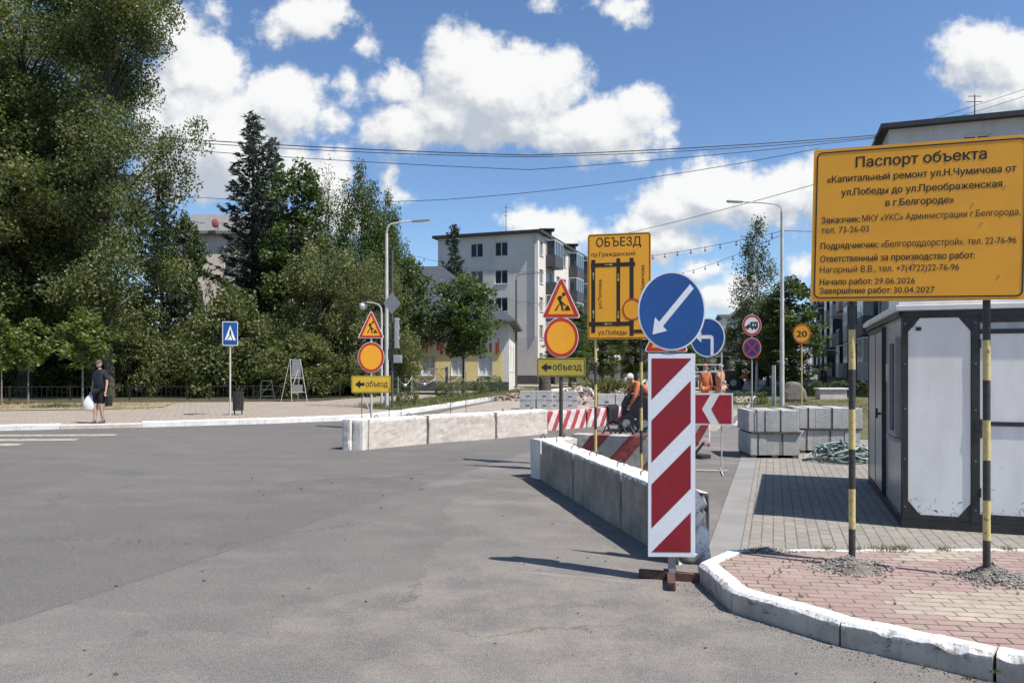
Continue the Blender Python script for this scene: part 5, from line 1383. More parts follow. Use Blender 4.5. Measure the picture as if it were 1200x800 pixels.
def detour_plate(parent, cz, w_, h_, m, y=-0.02, cx=0.0):
    mb = MB(); mb.plate(rrect(cx-w_/2, cz-h_/2, cx+w_/2, cz+h_/2, 0.03), y, y+0.012); pl = mb.build('text_plate', m, parent)
    b = MB(); b.ring(rrect(cx-w_/2+0.012, cz-h_/2+0.012, cx+w_/2-0.012, cz+h_/2-0.012, 0.025), rrect(cx-w_/2+0.022, cz-h_/2+0.022, cx+w_/2-0.022, cz+h_/2-0.022, 0.02), y-0.002, y-0.0002); b.build('border', M['ink'], pl)
    a = MB(); x0 = cx-w_*0.41; zc = cz
    a.plate([(x0, zc), (x0+h_*0.30, zc+h_*0.24), (x0+h_*0.30, zc+h_*0.09), (x0+h_*0.55, zc+h_*0.09), (x0+h_*0.55, zc-h_*0.09), (x0+h_*0.30, zc-h_*0.09), (x0+h_*0.30, zc-h_*0.24)], y-0.002, y-0.0002)
    a.build('arrow', M['ink'], pl)
    lettering('lettering', 'объезд', x0+h_*0.62, cx+w_*0.42, cz-h_*0.15, h_*0.36, y-0.001, M['ink'], pl, bold=0.016)
    return pl
def works_sign(label, loc, rz, s, z_tri, z_disc, r, z_plate, pw, ph, pole_m, plate_m, top, brace=False):
    r_ = thing('road_works_sign', label, 'road sign', loc, rz, 'road works signs with a detour plate')
    mb = MB(); mb.cyl((0, 0.025, 0), (0, 0.025, top), 0.032, 12); mb.build('pole', pole_m, r_)
    works_triangle(r_, z_tri, s); ring_disc(r_, 'disc_plate', z_disc, r, r*0.20, M['red'], M['orange']); detour_plate(r_, z_plate, pw, ph, plate_m)
    bk = MB()
    for z in (z_tri+0.2, z_disc, z_plate): bk.box((-0.09, -0.0078, z-0.02), (0.09, 0.058, z+0.02))
    bk.build('bracket', M['pole_grey'], r_)
    if brace:
        b = MB(); b.bar((-0.30, 0.03, z_plate-0.1), (-0.02, 0.03, 0.42), 0.03); b.build('brace', M['pole_light'], r_)
    return r_
# middle one (12.3 m) and left one (20 m)
works_sign('road works sign with dull detour plate on a brown post behind the near barrier', (0.81, 12.3, 0), R(-3), 0.765, 2.435, 2.115, 0.335, 1.625, 0.80, 0.31, M['post_khaki'], M['plate_dull'], 3.05)
works_sign('road works sign with bright yellow detour plate behind the far barrier', (-3.78, 20.0, 0), R(4), 0.83, 2.42, 1.91, 0.41, 1.185, 1.04, 0.46, M['pole_light'], M['plate_yellow'], 3.1, brace=True)

# keep-left marker standing on its welded cross in the foreground
mk = thing('keep_left_marker', 'tall red and white striped board under a big blue disc on a rusty cross', 'traffic marker', (1.215, 5.66, 0), R(-2))
b = MB(); b.bar((-0.24, 0.06, 0.032), (0.24, -0.06, 0.032), 0.055); b.build('base_bar', M['rust'], mk)
b = MB(); b.bar((-0.055, -0.30, 0.034), (-0.012, -0.022, 0.034), 0.055); b.bar((0.012, 0.022, 0.034), (0.05, 0.30, 0.034), 0.055)
b.build('cross_bar', M['rust'], mk)
b = MB(); b.box((-0.052-0.02, -0.302, 0.016), (-0.052+0.014, -0.2985, 0.052)); b.build('tube_mouth', M['black'], mk)  # black plate painted in for the dark hollow of the solid bar end
b = MB(); b.box((-0.025, -0.02, 0.06), (0.025, 0.02, 2.2)); b.build('post', M['pole_grey'], mk)
def quad_plate(parent, name, x0, x1, z0, z1, y0, y1, m): b = MB(); b.box((x0, y0, z0), (x1, y1, z1)); return b.build(name, m, parent)
xa, xb, za, zb = -0.186, 0.166, 0.185, 1.715
pl = quad_plate(mk, 'striped_board', xa, xb, za, zb, -0.048, -0.030, M['white_board'])
bd = MB(); q = 0.026; xi0, xi1, zi0, zi1 = xa+q, xb-q*1.3, za+q*1.4, zb-q*1.4
def clip_poly(poly, ax, lim, keep_less):
    out = []
    for i in range(len(poly)):
        a, b_ = poly[i], poly[(i+1) % len(poly)]
        ia = (a[ax] <= lim) == keep_less or a[ax] == lim; ib = (b_[ax] <= lim) == keep_less or b_[ax] == lim
        if ia: out.append(a)
        if ia != ib:
            t_ = (lim-a[ax])/(b_[ax]-a[ax]); out.append(tuple(a[k]+(b_[k]-a[k])*t_ for k in (0, 1)))
    return out
# red bands rise to the right; positions read off the board (left-edge heights)
rise = 0.30
for lo2, hi2 in ((-0.4, 0.0), (0.18, 0.51), (0.675, 0.99), (1.148, 1.49)):
    poly = [(xi0, zi0+lo2), (xi1, zi0+lo2+rise), (xi1, zi0+hi2+rise), (xi0, zi0+hi2)]
    poly = clip_poly(poly, 1, zi0, False); poly = clip_poly(poly, 1, zi1, True) if len(poly) > 2 else []
    if len(poly) > 2: bd.plate(poly, -0.0505, -0.0482)
bd.build('stripes', M['red_board'], pl)
dz = 2.035; dr = 0.298
mb = MB(); mb.plate(ellipse(-0.012, dz, dr*0.845, dr, 56), -0.058, -0.042); dpl = mb.build('direction_disc', M['white_board'], mk)
mb = MB(); mb.plate(ellipse(-0.012, dz, (dr-0.014)*0.845, dr-0.014, 56), -0.0605, -0.0582); mb.build('field', M['blue'], dpl)
ar = MB()
def rot45(L, cx, cz, s, sq, ang):
    ca, sa = math.cos(ang), math.sin(ang); return [(cx + (x*ca - z*sa)*s*sq, cz + (x*sa + z*ca)*s) for x, z in L]
arrow = [(-0.90, 0), (-0.50, 0.27), (-0.50, 0.085), (0.93, 0.085), (0.93, -0.085), (-0.50, -0.085), (-0.50, -0.27)]
ar.plate(rot45(arrow, -0.012, dz, dr*0.92, 0.845, R(46)), -0.063, -0.0607); ar.build('arrow', M['white_board'], dpl)
bk = MB(); bk.box((-0.06, -0.0298, 0.5), (0.06, -0.0205, 0.53)); bk.box((-0.06, -0.0298, 1.45), (0.06, -0.0205, 1.48)); bk.box((-0.04, -0.0418, 2.0), (0.04, -0.0205, 2.04)); bk.build('bracket', M['pole_grey'], mk)

# works triangle hidden behind it: only its lower corners show
t3 = thing('road_works_sign', 'road works triangle mostly hidden behind the big blue disc', 'road sign', (2.40, 11.6, 0), R(-8))
b = MB(); b.cyl((0, 0.02, 0), (0, 0.02, 2.3), 0.025, 10); b.build('pole', M['pole_grey'], t3); works_triangle(t3, 1.86, 0.80)

# portable stand: turn-left disc over a red chevron board
st = thing('sign_stand', 'portable stand holding a blue turn-left disc and a red chevron board', 'sign stand', (3.11, 11.5, 0), R(-10))
fr = MB()
for x_ in (-0.33, 0.12):
    fr.cyl((x_, 0, 0.02), (x_, 0, 1.85), 0.011, 8)
    fr.cyl((x_, 0, 0.02), (x_-0.02, -0.42, 0.012), 0.011, 6); fr.cyl((x_, 0, 0.02), (x_+0.02, 0.42, 0.012), 0.011, 6)
fr.cyl((-0.36, 0, 0.03), (0.22, 0, 0.03), 0.011, 6)
for z in (1.55, 1.66): fr.cyl((-0.33, 0, z), (0.12, 0, z), 0.010, 6)
fr.build('stand_frame', M['pole_light'], st)
pl = ring_disc(st, 'disc_plate', 2.085, 0.305, 0, None, M['blue'], cx=-0.09)
ar = MB(); k = 0.305
pts = [(-0.70, 0.02), (-0.36, 0.30), (-0.36, 0.11), (0.20, 0.11), (0.30, 0.06), (0.34, -0.06), (0.34, -0.86), (0.17, -0.92), (0.17, -0.10), (0.14, -0.07), (-0.36, -0.07), (-0.36, -0.26)]
ar.plate([(-0.09 + x*k*SQ, 2.085 + z*k) for x, z in pts], -0.0245, -0.0223); ar.build('arrow', M['white_sign'], pl)
pl = quad_plate(st, 'chevron_board', -0.34, 0.29, 0.735, 1.225, -0.030, -0.012, M['white_sign'])
ch = MB(); x0, x1, z0, z1 = -0.318, 0.268, 0.760, 1.200; zm = (z0+z1)/2
ch.plate([(x0, z0), (-0.05, z0), (-0.175, zm), (-0.05, z1), (x0, z1)], -0.0325, -0.0302)
ch.plate([(0.085, z0), (x1, z0), (x1, z1), (0.085, z1), (-0.035, zm)], -0.0325, -0.0302)
ch.build('chevron', mat('chevron red', (0.40, 0.016, 0.035), rough=0.4), pl)

# ban signs on one pole
bs = thing('ban_sign_post', 'slim post with a truck ban disc above a no-stopping disc', 'road sign', (8.05, 25.0, 0), R(-15))
b = MB(); b.cyl((0, 0.02, 0), (0, 0.02, 3.45), 0.028, 10); b.build('pole', M['pole_grey'], bs)
pl = ring_disc(bs, 'truck_ban_plate', 3.06, 0.355, 0.085, M['red'], M['white_sign'])
tk = MB(); z0 = 2.97
tk.plate([(-0.05, z0), (0.19, z0), (0.19, z0+0.20), (-0.05, z0+0.20)], -0.0245, -0.0223)
tk.plate([(-0.21, z0), (-0.06, z0), (-0.06, z0+0.13), (-0.12, z0+0.13), (-0.145, z0+0.075), (-0.21, z0+0.06)], -0.0245, -0.0223)
for x_ in (-0.14, 0.02, 0.12): tk.plate(ellipse(x_, z0-0.015, 0.036, 0.04, 14), -0.026, -0.0247)
tk.build('truck_mark', M['ink'], pl)
lettering('lettering', '5т', 0.0, 0.15, z0+0.05, 0.10, -0.0255, M['white_sign'], pl, bold=0.02)
pl = ring_disc(bs, 'no_stopping_plate', 2.30, 0.345, 0.075, M['red'], M['blue_dark'])
cr = MB()
for a in (45, -45): cr.plate(rot45([(-0.92, -0.09), (0.92, -0.09), (0.92, 0.09), (-0.92, 0.09)], 0, 2.30, 0.275, SQ, R(a)), -0.0245 - (0.0006 if a > 0 else 0), -0.0223)
cr.build('cross_mark', M['red'], pl)
s2 = thing('speed_limit_sign', 'round orange speed limit sign on a thin yellow post', 'road sign', (10.50, 27.0, 0), R(-18))
b = MB(); b.cyl((0, 0.02, 0), (0, 0.02, 3.1), 0.025, 10); b.build('pole', M['stripe_yellow'], s2)
pl = ring_disc(s2, 'disc_plate', 2.87, 0.355, 0.055, M['red'], M['orange'], edge=M['orange'])
lettering('lettering', '20', -0.185, 0.185, 2.755, 0.23, -0.0235, M['ink'], pl, bold=0.03)

# pedestrian crossing sign
pc = thing('crossing_sign', 'blue pedestrian crossing sign on a thin pale pole by the kerb', 'road sign', (-9.08, 24.0, PZ), R(22))
b = MB(); b.cyl((0, 0.0, 0), (0, 0.0, 3.0), 0.028, 10); b.build('pole', M['pole_light'], pc)
pl = quad_plate(pc, 'sign_plate', -0.235, 0.235, 2.24, 3.02, -0.045, -0.032, M['blue'])
wt_ = MB(); wt_.ring(rrect(-0.232, 2.243, 0.232, 3.017, 0.03), rrect(-0.215, 2.262, 0.215, 2.998, 0.02), -0.0468, -0.0452); wt_.plate([(-0.165, 2.42), (0.165, 2.42), (0.0, 2.90)], -0.0475, -0.0452); wt_.build('white_field', M['white_sign'], pl)
pm = MB(); y = -0.0478
pm.plate(ellipse(0.012, 2.745, 0.019, 0.028, 12), y-0.002, y); pm.plate([(-0.03, 2.70), (0.03, 2.71), (0.035, 2.60), (-0.02, 2.59)], y-0.002, y)
pm.plate([(-0.02, 2.589), (0.02, 2.593), (-0.03, 2.51), (-0.075, 2.44), (-0.10, 2.44), (-0.06, 2.52)], y-0.002, y); pm.plate([(0.021, 2.594), (0.035, 2.598), (0.06, 2.52), (0.085, 2.44), (0.06, 2.44), (0.03, 2.52)], y-0.002, y)
for k in range(3): pm.plate([(-0.13+k*0.09, 2.425), (-0.085+k*0.09, 2.425), (-0.085+k*0.09, 2.437), (-0.13+k*0.09, 2.437)], y-0.0019, y)
pm.build('walking_figure', M['ink'], pl)
quad_plate(pc, 'side_plate', -0.262, -0.25, 2.22, 2.98, -0.40, 0.10, M['blue'])

# big information board on two striped posts
BL, BR = Vector((2.25, 5.62, 0)), Vector((3.535, 5.13, 0))
bw = (BR-BL).length; brz = math.atan2(BR.y-BL.y, BR.x-BL.x); BH = 1.130; BZ = 2.105
bo = thing('information_board', 'large orange-yellow board of printed text on two yellow and black posts', 'information board', (BL.x, BL.y, 0), brz)
tilt = R(-1.3)
hold = MB(); hold.plate(rrect(0, 0, bw, BH, 0.018), 0, 0.018); pan = hold.build('panel', M['orange'], bo)
pan.location = (0, -0.035, BZ); pan.rotation_euler = (0, -tilt, 0)
bd = MB(); bd.ring(rrect(0.022, 0.022, bw-0.022, BH-0.022, 0.04), rrect(0.031, 0.031, bw-0.031, BH-0.031, 0.033), -0.002, -0.0002); bd.build('border', M['ink'], pan)
Yl, Yr = BL.y, BR.y
def bx(px): t_ = (px-951)/(1204-951); return t_*Yl/(Yr + t_*(Yl-Yr))*bw
def bz(f): return BH*(1-f)
ink = mat('brown-black print', (0.028, 0.014, 0.006), rough=0.5)
LN = [('Паспорт объекта', 1000, 1153, .132, .076, .021), ('«Капитальный ремонт ул.Н.Чумичова от', 967, 1188, .222, .050, .021), ('ул.Победы до ул.Преображенская', 984, 1172, .311, .050, .021),
      ('в г.Белгороде»', 1036, 1116, .393, .050, .021), ('Заказчик:', 961.5, 1007, .488, .047, .021), ('МКУ «УКС» Администрации г.Белгорода,', 1009.5, 1194, .486, .047, .007), ('тел. 73-26-03', 961.5, 1017.5, .553, .047, .007),
      ('Подрядчикчик:', 961.5, 1029.5, .657, .047, .021), ('«Белгороддорстрой», тел. 22-76-96', 1032, 1190, .656, .047, .007), ('Ответственный за производство работ:', 961.5, 1142, .742, .047, .021),
      ('Нагорный В.В., тел. +7(4722)22-76-96', 961.5, 1124, .813, .047, .007), ('Начало работ:', 961.5, 1023, .892, .045, .021), ('29.06.2026', 1025.5, 1073, .892, .045, .007), ('Завершение работ:', 961.5, 1045.5, .951, .045, .021), ('30.04.2027', 1048, 1096, .951, .045, .007)]
for s_, a, b_, f, cap, bold in LN: lettering('lettering', s_, bx(a), bx(b_), bz(f), cap, -0.0012, ink, pan, bold=bold)
sc_ = MB(); rg = random.Random(2)
for (fx, fz) in ((.36, .18), (.76, .40), (.9, .30), (.80, .52), (.93, .62), (.5, .75), (.88, .85), (.2, .9), (.64, .12)): sc_.plate(ellipse(bw*fx, BH*(1-fz), 0.007, 0.005, 10), -0.0035, -0.0002)
sc_.build('rivet', M['stripe_yellow'], pan)
def striped_post(parent, x, y, z0, z1, r, seg, first, name='post'):
    mb = MB(); z = z0; k = first
    while z < z1-1e-3:
        z2 = min(z1, z+seg); mb.tube([(x, y, z), (x, y, z2)], r, 14, k, cap=(z2 >= z1-1e-3)); z = z2; k = 1-k
    return mb.build(name, [M['stripe_black'], M['stripe_yellow']], parent)
mx_i = Matrix.Rotation(-brz, 4, 'Z') @ Matrix.Translation((-BL.x, -BL.y, 0))
P1 = mx_i @ Vector((2.545, 5.585, 0)); P2 = mx_i @ Vector((3.34, 5.255, 0))
striped_post(bo, P1.x, 0.014, IZ-0.02, BZ+1.0, 0.024, 0.295, 0); striped_post(bo, P2.x, 0.014, IZ-0.02, BZ+1.0, 0.024, 0.28, 0)

# detour scheme board
SB = thing('detour_board', 'orange detour map board on striped posts behind the near barrier', 'detour board', (1.155, 11.33, 0), R(-14))
sw, shh, sz0 = 0.945, 1.590, 2.045
mb = MB(); mb.plate(rrect(0, sz0, sw, sz0+shh, 0.04), -0.03, -0.014); pan = mb.build('panel', M['orange'], SB)
bd = MB(); bd.ring(rrect(0.014, sz0+0.014, sw-0.014, sz0+shh-0.014, 0.034), rrect(0.024, sz0+0.024, sw-0.024, sz0+shh-0.024, 0.028), -0.032, -0.0302); bd.build('border', M['ink'], pan)
cx_ = lambda c: c/368*sw
cz_ = lambda c: sz0 + (680-c)/655*shh
mp_ = MB(); bars = [(22, 45, 185, 640), (170, 191, 180, 600), (246, 269, 180, 437), (246, 269, 556, 660)]
for a, b_, c, d in bars: mp_.plate([(cx_(a), cz_(d)), (cx_(b_), cz_(d)), (cx_(b_), cz_(c)), (cx_(a), cz_(c))], -0.0322, -0.0302)
for a, b_, c, d in ((20, 278, 206, 231), (8, 270, 572, 598), (271, 340, 622, 644)): mp_.plate([(cx_(a), cz_(d)), (cx_(b_), cz_(d)), (cx_(b_), cz_(c)), (cx_(a), cz_(c))], -0.0329, -0.0303)
mp_.build('street_map', ink, pan)
aw = MB()
def sarrow(x, y, dx, dy, L=50):
    n = Vector((dx, dy)); p_ = Vector((-dy, dx)); c = Vector((x, y))
    q = [c - n*L/2 - p_*2, c + n*L*0.15 - p_*2, c + n*L*0.15 - p_*7, c + n*L/2, c + n*L*0.15 + p_*7, c + n*L*0.15 + p_*2, c - n*L/2 + p_*2]
    aw.plate([(cx_(v.x), cz_(v.y)) for v in q], -0.0345, -0.0330)
for a in ((125, 218, 1, 0), (34, 285, 0, -1), (180, 300, 0, 1), (180, 530, 0, 1), (34, 520, 0, -1), (120, 585, -1, 0)): sarrow(*a)
aw.build('map_arrow', M['stripe_yellow'], pan)
rc = MB(); rc.ring(ellipse(cx_(262), cz_(497), cx_(58), cx_(58)*1.12), ellipse(cx_(262), cz_(497), cx_(50), cx_(50)*1.12), -0.0335, -0.0302); rc.build('closure_mark', M['red'], pan)
lettering('lettering', 'ОБЪЕЗД', cx_(50), cx_(312), cz_(105), 0.135, -0.0312, ink, pan, bold=0.012)
lettering('lettering', 'пр.Гражданский', cx_(22), cx_(278), cz_(165), 0.062, -0.0312, ink, pan, bold=0.008)
lettering('lettering', 'ул.Победы', cx_(62), cx_(228), cz_(652), 0.070, -0.0312, ink, pan, bold=0.01)
lettering('lettering', 'ул.Попова', cz_(492), cz_(310), cx_(83), 0.055, -0.0312, ink, pan, bold=0.008, rot=90)
lettering('lettering', 'ул.Н.Чумичова', cz_(470), cz_(228), cx_(331), 0.055, -0.0312, ink, pan, bold=0.008, rot=90)
striped_post(SB, 0.115, 0.012, 0, 3.45, 0.022, 0.34, 0); striped_post(SB, 0.80, 0.012, 0, 3.45, 0.022, 0.34, 1)

# ------------------------------------------------------------------ kiosk
KC = Vector((3.93, 7.5, 0)); krz = math.atan2(-0.345, 0.94)
K = thing('kiosk', 'white and black metal kiosk with chamfered white front panel beside the paved yard', 'kiosk', KC, krz)
def scuffed_white():
    m, t, b = base_mat('scuffed white panel')
    vec = t.n('ShaderNodeTexCoord').outputs['Object']; s_ = t.n('ShaderNodeSeparateXYZ'); t.link(vec, s_.inputs[0])
    c = t.mix(t.smooth(t.noise(t.vm('MULTIPLY', vec, (3, 3, 0.8)), 1.3, 5, 0.6), 0.35, 0.65), (0.77, 0.75, 0.71), (0.87, 0.85, 0.805))
    low = t.smooth(s_.outputs[2], 0.12, 0.55, 0.16, 0.0)
    v = t.n('ShaderNodeTexVoronoi'); v.feature = 'DISTANCE_TO_EDGE'; v.inputs['Scale'].default_value = 9
    t.link(t.vm('ADD', vec, t.vm('MULTIPLY', t.noise(vec, 6, 3, 0.6, 'Color'), (0.25, 0.25, 0.25))), v.inputs['Vector'])
    crack = t.math('MULTIPLY', t.smooth(v.outputs['Distance'], 0.0, 0.035, 1, 0), t.smooth(t.math('ADD', t.noise(vec, 4.3, 4, 0.6), low), 0.62, 0.70))
    c = t.mix(crack, c, (0.10, 0.095, 0.09))
    c = t.mix(t.smooth(t.math('ADD', t.noise(vec, 19, 4, 0.65), low), 0.75, 0.80), c, (0.16, 0.155, 0.15))
    t.link(c, b.inputs['Base Color']); b.inputs['Roughness'].default_value = 0.5
    return m
white_p = M['kiosk_white'] = scuffed_white()
def panel_mat():
    m, t, b = base_mat('grey sandwich panel')
    vec = t.n('ShaderNodeTexCoord').outputs['Object']
    st = t.noise(t.vm('MULTIPLY', vec, (8, 8, 0.6)), 1.0, 4, 0.6)
    c = t.mix(t.smooth(st, 0.35, 0.7), (0.38, 0.38, 0.375), (0.49, 0.485, 0.475))
    c = t.mix(t.math('MULTIPLY', t.smooth(t.noise(vec, 5, 5, 0.7), 0.58, 0.75), 0.4), c, (0.20, 0.20, 0.20))
    t.link(c, b.inputs['Base Color']); b.inputs['Roughness'].default_value = 0.32; b.inputs['Metallic'].default_value = 0.15
    return m
side_p = panel_mat()
kblack = mat('black painted steel', (0.020, 0.020, 0.022), (0.035, 0.034, 0.034), rough=0.45, scale=6)
KW, KD, KH = 4.6, 3.2, 2.18
b = MB(); b.box((0.02, 0.03, 0.10), (KW-0.02, KD-0.02, KH-0.004)); b.build('wall', side_p, K)
b = MB(); b.box((-0.01, -0.02, 0.0), (KW, KD, 0.098)); b.build('base', kblack, K)
fr = MB()
for x0, x1 in ((0.0, 0.045), (0.60, 0.672), (1.42, 1.48), (2.3, 2.37), (3.2, 3.27), (4.53, 4.6)): fr.box((x0, -0.022, 0.10), (x1, 0.028, KH-0.07))
fr.box((0.0, -0.020, KH-0.068), (KW, 0.028, KH-0.003)); fr.box((0.046, -0.018, 0.101), (KW, 0.0285, 0.142)); 
fr.box((0.0, KD-0.05, 0.10), (0.018, KD, KH-0.003)); fr.box((-0.004, 0.0285, 0.10), (0.018, 0.075, KH-0.003))
for zz, dx in ((0.142, 1), (KH-0.07, -1)):           # chamfer corners of the white front panel
    for xx, sx_ in ((0.0455, 1), (0.5995, -1)):
        fr.plate([(xx, zz), (xx+sx_*0.11, zz), (xx, zz+dx*0.14)], -0.016, 0.0285)
fr.build('frame', kblack, K)
b = MB(); zt, zb = KH-0.075, 0.146; x0, x1 = 0.05, 0.595; cxx, czz = 0.105, 0.135
b.plate([(x0+cxx, zb), (x1-cxx, zb), (x1, zb+czz), (x1, zt-czz), (x1-cxx, zt), (x0+cxx, zt), (x0, zt-czz), (x0, zb+czz)], -0.009, 0.029); b.build('front_panel', white_p, K)
for x0, x1 in ((0.676, 1.416), (1.484, 2.296), (2.374, 3.196), (3.274, 4.526)):
    for a_, c_ in ((0.185, 1.045), (1.088, 1.94)): b = MB(); b.box((x0, -0.006, a_), (x1, 0.029, c_)); b.build('shutter_panel', white_p, K)
    for (a_, c_, d_, m_) in ((1.046, 1.087, -0.020, kblack), (1.941, 1.985, -0.015, kblack), (0.1425, 0.184, -0.012, kblack), (1.986, 2.05, -0.002, side_p), (2.051, KH-0.0685, -0.013, kblack)):
        b = MB(); b.box((x0, d_, a_), (x1, 0.0285, c_)); b.build('rail', m_, K)
b = MB(); b.box((0.628, -0.029, 0.93), (0.69, -0.0225, 1.11)); b.box((0.645, -0.034, 1.0), (0.675, -0.0292, 1.05)); b.build('latch', M['steel_dark'], K)
b = MB(); b.box((0.12, -0.022, KH-0.20), (0.165, -0.0095, KH-0.165)); b.build('hook', M['steel_dark'], K)
b = MB()
for (x, z) in [(xx, zz) for xx in (0.022, 0.636, 1.45) for zz in (0.22, 0.7, 1.2, 1.65, 2.05)]: b.cyl((x, -0.0222, z), (x, -0.026, z), 0.007, 8)
b.build('screws', M['pole_grey'], K)
for z in (0.35, 1.0, 1.8): h_ = MB(); h_.cyl((0.674, -0.026, z), (0.674, -0.026, z+0.09), 0.010, 8); h_.build('hinge', M['steel_dark'], K)
# left side: door, window and trims
d_ = MB(); d_.box((-0.018, 1.52, 0.13), (0.0185, 2.98, 2.05)); dr_ = d_.build('door', side_p, K)
b = MB()
for y in (1.47, 2.985): b.box((-0.026, y, 0.105), (0.0192, y+0.03, 2.10))
b.box((-0.026, 1.505, 2.055), (0.0192, 2.98, 2.10)); b.box((-0.022, 2.2, 0.14), (-0.0182, 2.23, 2.045)); b.build('door_frame', kblack, dr_)
b = MB(); b.cyl((-0.06, 1.66, 1.0), (-0.06, 1.66, 1.12), 0.012, 8); b.box((-0.06, 1.65, 1.04), (-0.0185, 1.67, 1.07)); b.build('door_handle', M['steel_dark'], dr_)
w_ = MB(); y0, y1, z0, z1 = 0.28, 0.80, 0.88, 1.93
for (a, c) in (((y0, z0), (y1, z0+0.06)), ((y0, z1-0.06), (y1, z1)), ((y0, z0+0.06), (y0+0.06, z1-0.06)), ((y1-0.06, z0+0.06), (y1, z1-0.06))): w_.box((-0.03, a[0], a[1]), (0.0192, c[0], c[1]))
w_.box((-0.05, y0-0.03, z0-0.04), (0.0192, y1+0.03, z0-0.003))
wf = w_.build('window', mat('grey window frame', (0.33, 0.33, 0.34), rough=0.5), K)
b = MB(); b.box((0.004, y0+0.05, z0+0.05), (0.0188, y1-0.05, z1-0.05)); b.build('pane', M['glass'], wf)
b = MB(); b.box((-0.004, 0.95, 1.45), (0.0188, 1.28, 1.66)); b.build('notice', mat('small pale notice', (0.5, 0.5, 0.47), rough=0.6), K)
r_ = MB(); r_.box((-0.07, -0.06, KH), (KW+0.1, KD+0.08, KH+0.055)); r_.box((-0.04, -0.03, KH+0.0552), (KW+0.06, KD+0.05, KH+0.085)); r_.build('roof', mat('white roof trim', (0.72, 0.72, 0.71), (0.62, 0.62, 0.61), rough=0.5, scale=3), K, bevel=0.008)
b = MB(); b.box((-0.03, 0.02, KH-0.05), (0.018, KD, KH-0.002)); b.build('eave_strip', kblack, K)

# ------------------------------------------------------------------ stacked kerbstones on pallets
def kerb_bundle(label, loc, rz, W, D, H, cols, seed, pallet=False):
    rr = random.Random(seed); r = thing('kerbstone_bundle', label, 'kerbstone bundle', loc, rz, 'strapped bundles of new kerbstones')
    mb = MB(); x = -W/2
    for k in range(cols):
        w_ = W/cols; y0 = -D/2 + rr.uniform(-0.008, 0.008)
        mb.box((x+0.002, y0, 0.0), (x+w_-0.002, y0+D, H-rr.uniform(0, 0.006))); x += w_
    mb.build('kerbstones', M['block_grey'], r, bevel=0.005)
    st_ = MB()
    for f in ((-0.34, 0.14) if cols == 3 else (-0.36, 0.02, 0.36)):
        xx = f*W; st_.box((xx-0.008, -D/2-0.014, 0.0), (xx+0.008, -D/2-0.0095, H)); st_.box((xx-0.012, -D/2-0.014, H+0.001), (xx+0.012, D/2, H+0.005))
    st_.build('strap', M['black'], r)
    if pallet:
        p_ = MB()
        for f in (-0.42, 0, 0.42): p_.box((f*W-0.05, -D/2, -0.06), (f*W+0.05, D/2, -0.002))
        p_.build('pallet_batten', mat('weathered batten wood', (0.10, 0.085, 0.065), rough=0.9), r)
    return r
kerb_bundle('lower bundle of new kerbstones in the left stack beyond the paved yard', (4.72, 13.75, 0.06), R(-4), 0.86, 0.95, 0.385, 3, 1, True)
kerb_bundle('upper bundle of new kerbstones in the left stack beyond the paved yard', (4.71, 13.76, 0.475), R(-5), 0.87, 0.95, 0.385, 3, 2)
kerb_bundle('lower bundle of new kerbstones in the right stack behind the striped post', (6.02, 14.5, 0.06), R(-6), 1.12, 0.95, 0.385, 4, 3, True)
kerb_bundle('upper bundle of new kerbstones in the right stack behind the striped post', (6.05, 14.5, 0.475), R(-5), 1.15, 0.95, 0.385, 4, 4)
for (x, y, dx, lab) in ((4.70, 13.27, 0.20, 'thin dark spacer batten across the left kerbstone stack'), (6.05, 14.02, 0.28, 'thin dark spacer batten across the right kerbstone stack')):
    b = MB(); b.box((-0.43-dx+0.2, -0.03, 0), (0.43+dx-0.2, 0.9, 0.028)); o = b.build('spacer_batten', M['bark'], loc=(x, y, 0.446), rz=R(-5)); tag(o, lab, 'batten')
sp_ = MB(); sp_.box((-0.05, -0.06, 0), (0.05, 0.06, 0.86)); sp_.box((-0.055, -0.065, 0.35), (0.055, 0.065, 0.39), 1); sp_.box((-0.058, -0.068, 0.02), (0.058, 0.068, 0.12), 1)
tag(sp_.build('post_end', [M['block_grey'], M['black']], loc=(5.33, 14.0, 0), rz=0), 'short grey concrete post standing between the two kerbstone stacks', 'post')
# tangle of green net and hoses
rr = random.Random(12); mb = MB()
for k in range(46):
    a = rr.uniform(0, 6.28); rx, ry = rr.uniform(0.15, 0.55), rr.uniform(0.12, 0.38); h0 = rr.uniform(0.03, 0.34); ph = rr.uniform(0, 6.28); t0 = rr.uniform(0, 6.28); n_ = 13; ln = rr.uniform(1.5, 4.5)
    c0 = Vector((rr.uniform(-0.22, 0.22), rr.uniform(-0.15, 0.15), 0))
    pts = []
    for i in range(n_):
        t_ = t0 + ln*i/n_; q = Vector((rx*math.cos(t_)*math.cos(a) - ry*math.sin(t_)*math.sin(a), rx*math.cos(t_)*math.sin(a) + ry*math.sin(t_)*math.cos(a), 0)) + c0
        q.z = max(0.015, h0*max(0, 1-(q.x/0.72)**2)*(1-(q.y/0.65)**2) + 0.04*math.sin(t_*2.3+ph)); pts.append(q)
    mb.tube(pts, rr.choice((0.010, 0.012, 0.017)), 5, rr.choice((0, 0, 1, 2)))
o = mb.build('hose_tangle', [mat('dusty teal hose', (0.10, 0.19, 0.17), (0.06, 0.12, 0.11), rough=0.7), mat('dark green net cord', (0.035, 0.07, 0.055), rough=0.8), mat('bleached cord', (0.34, 0.40, 0.38), rough=0.8)], loc=(5.72, 12.85, 0.008), rz=0)
tag(o, 'tangled heap of teal hoses and cords on the pavers before the right kerbstone stack', 'hose heap')

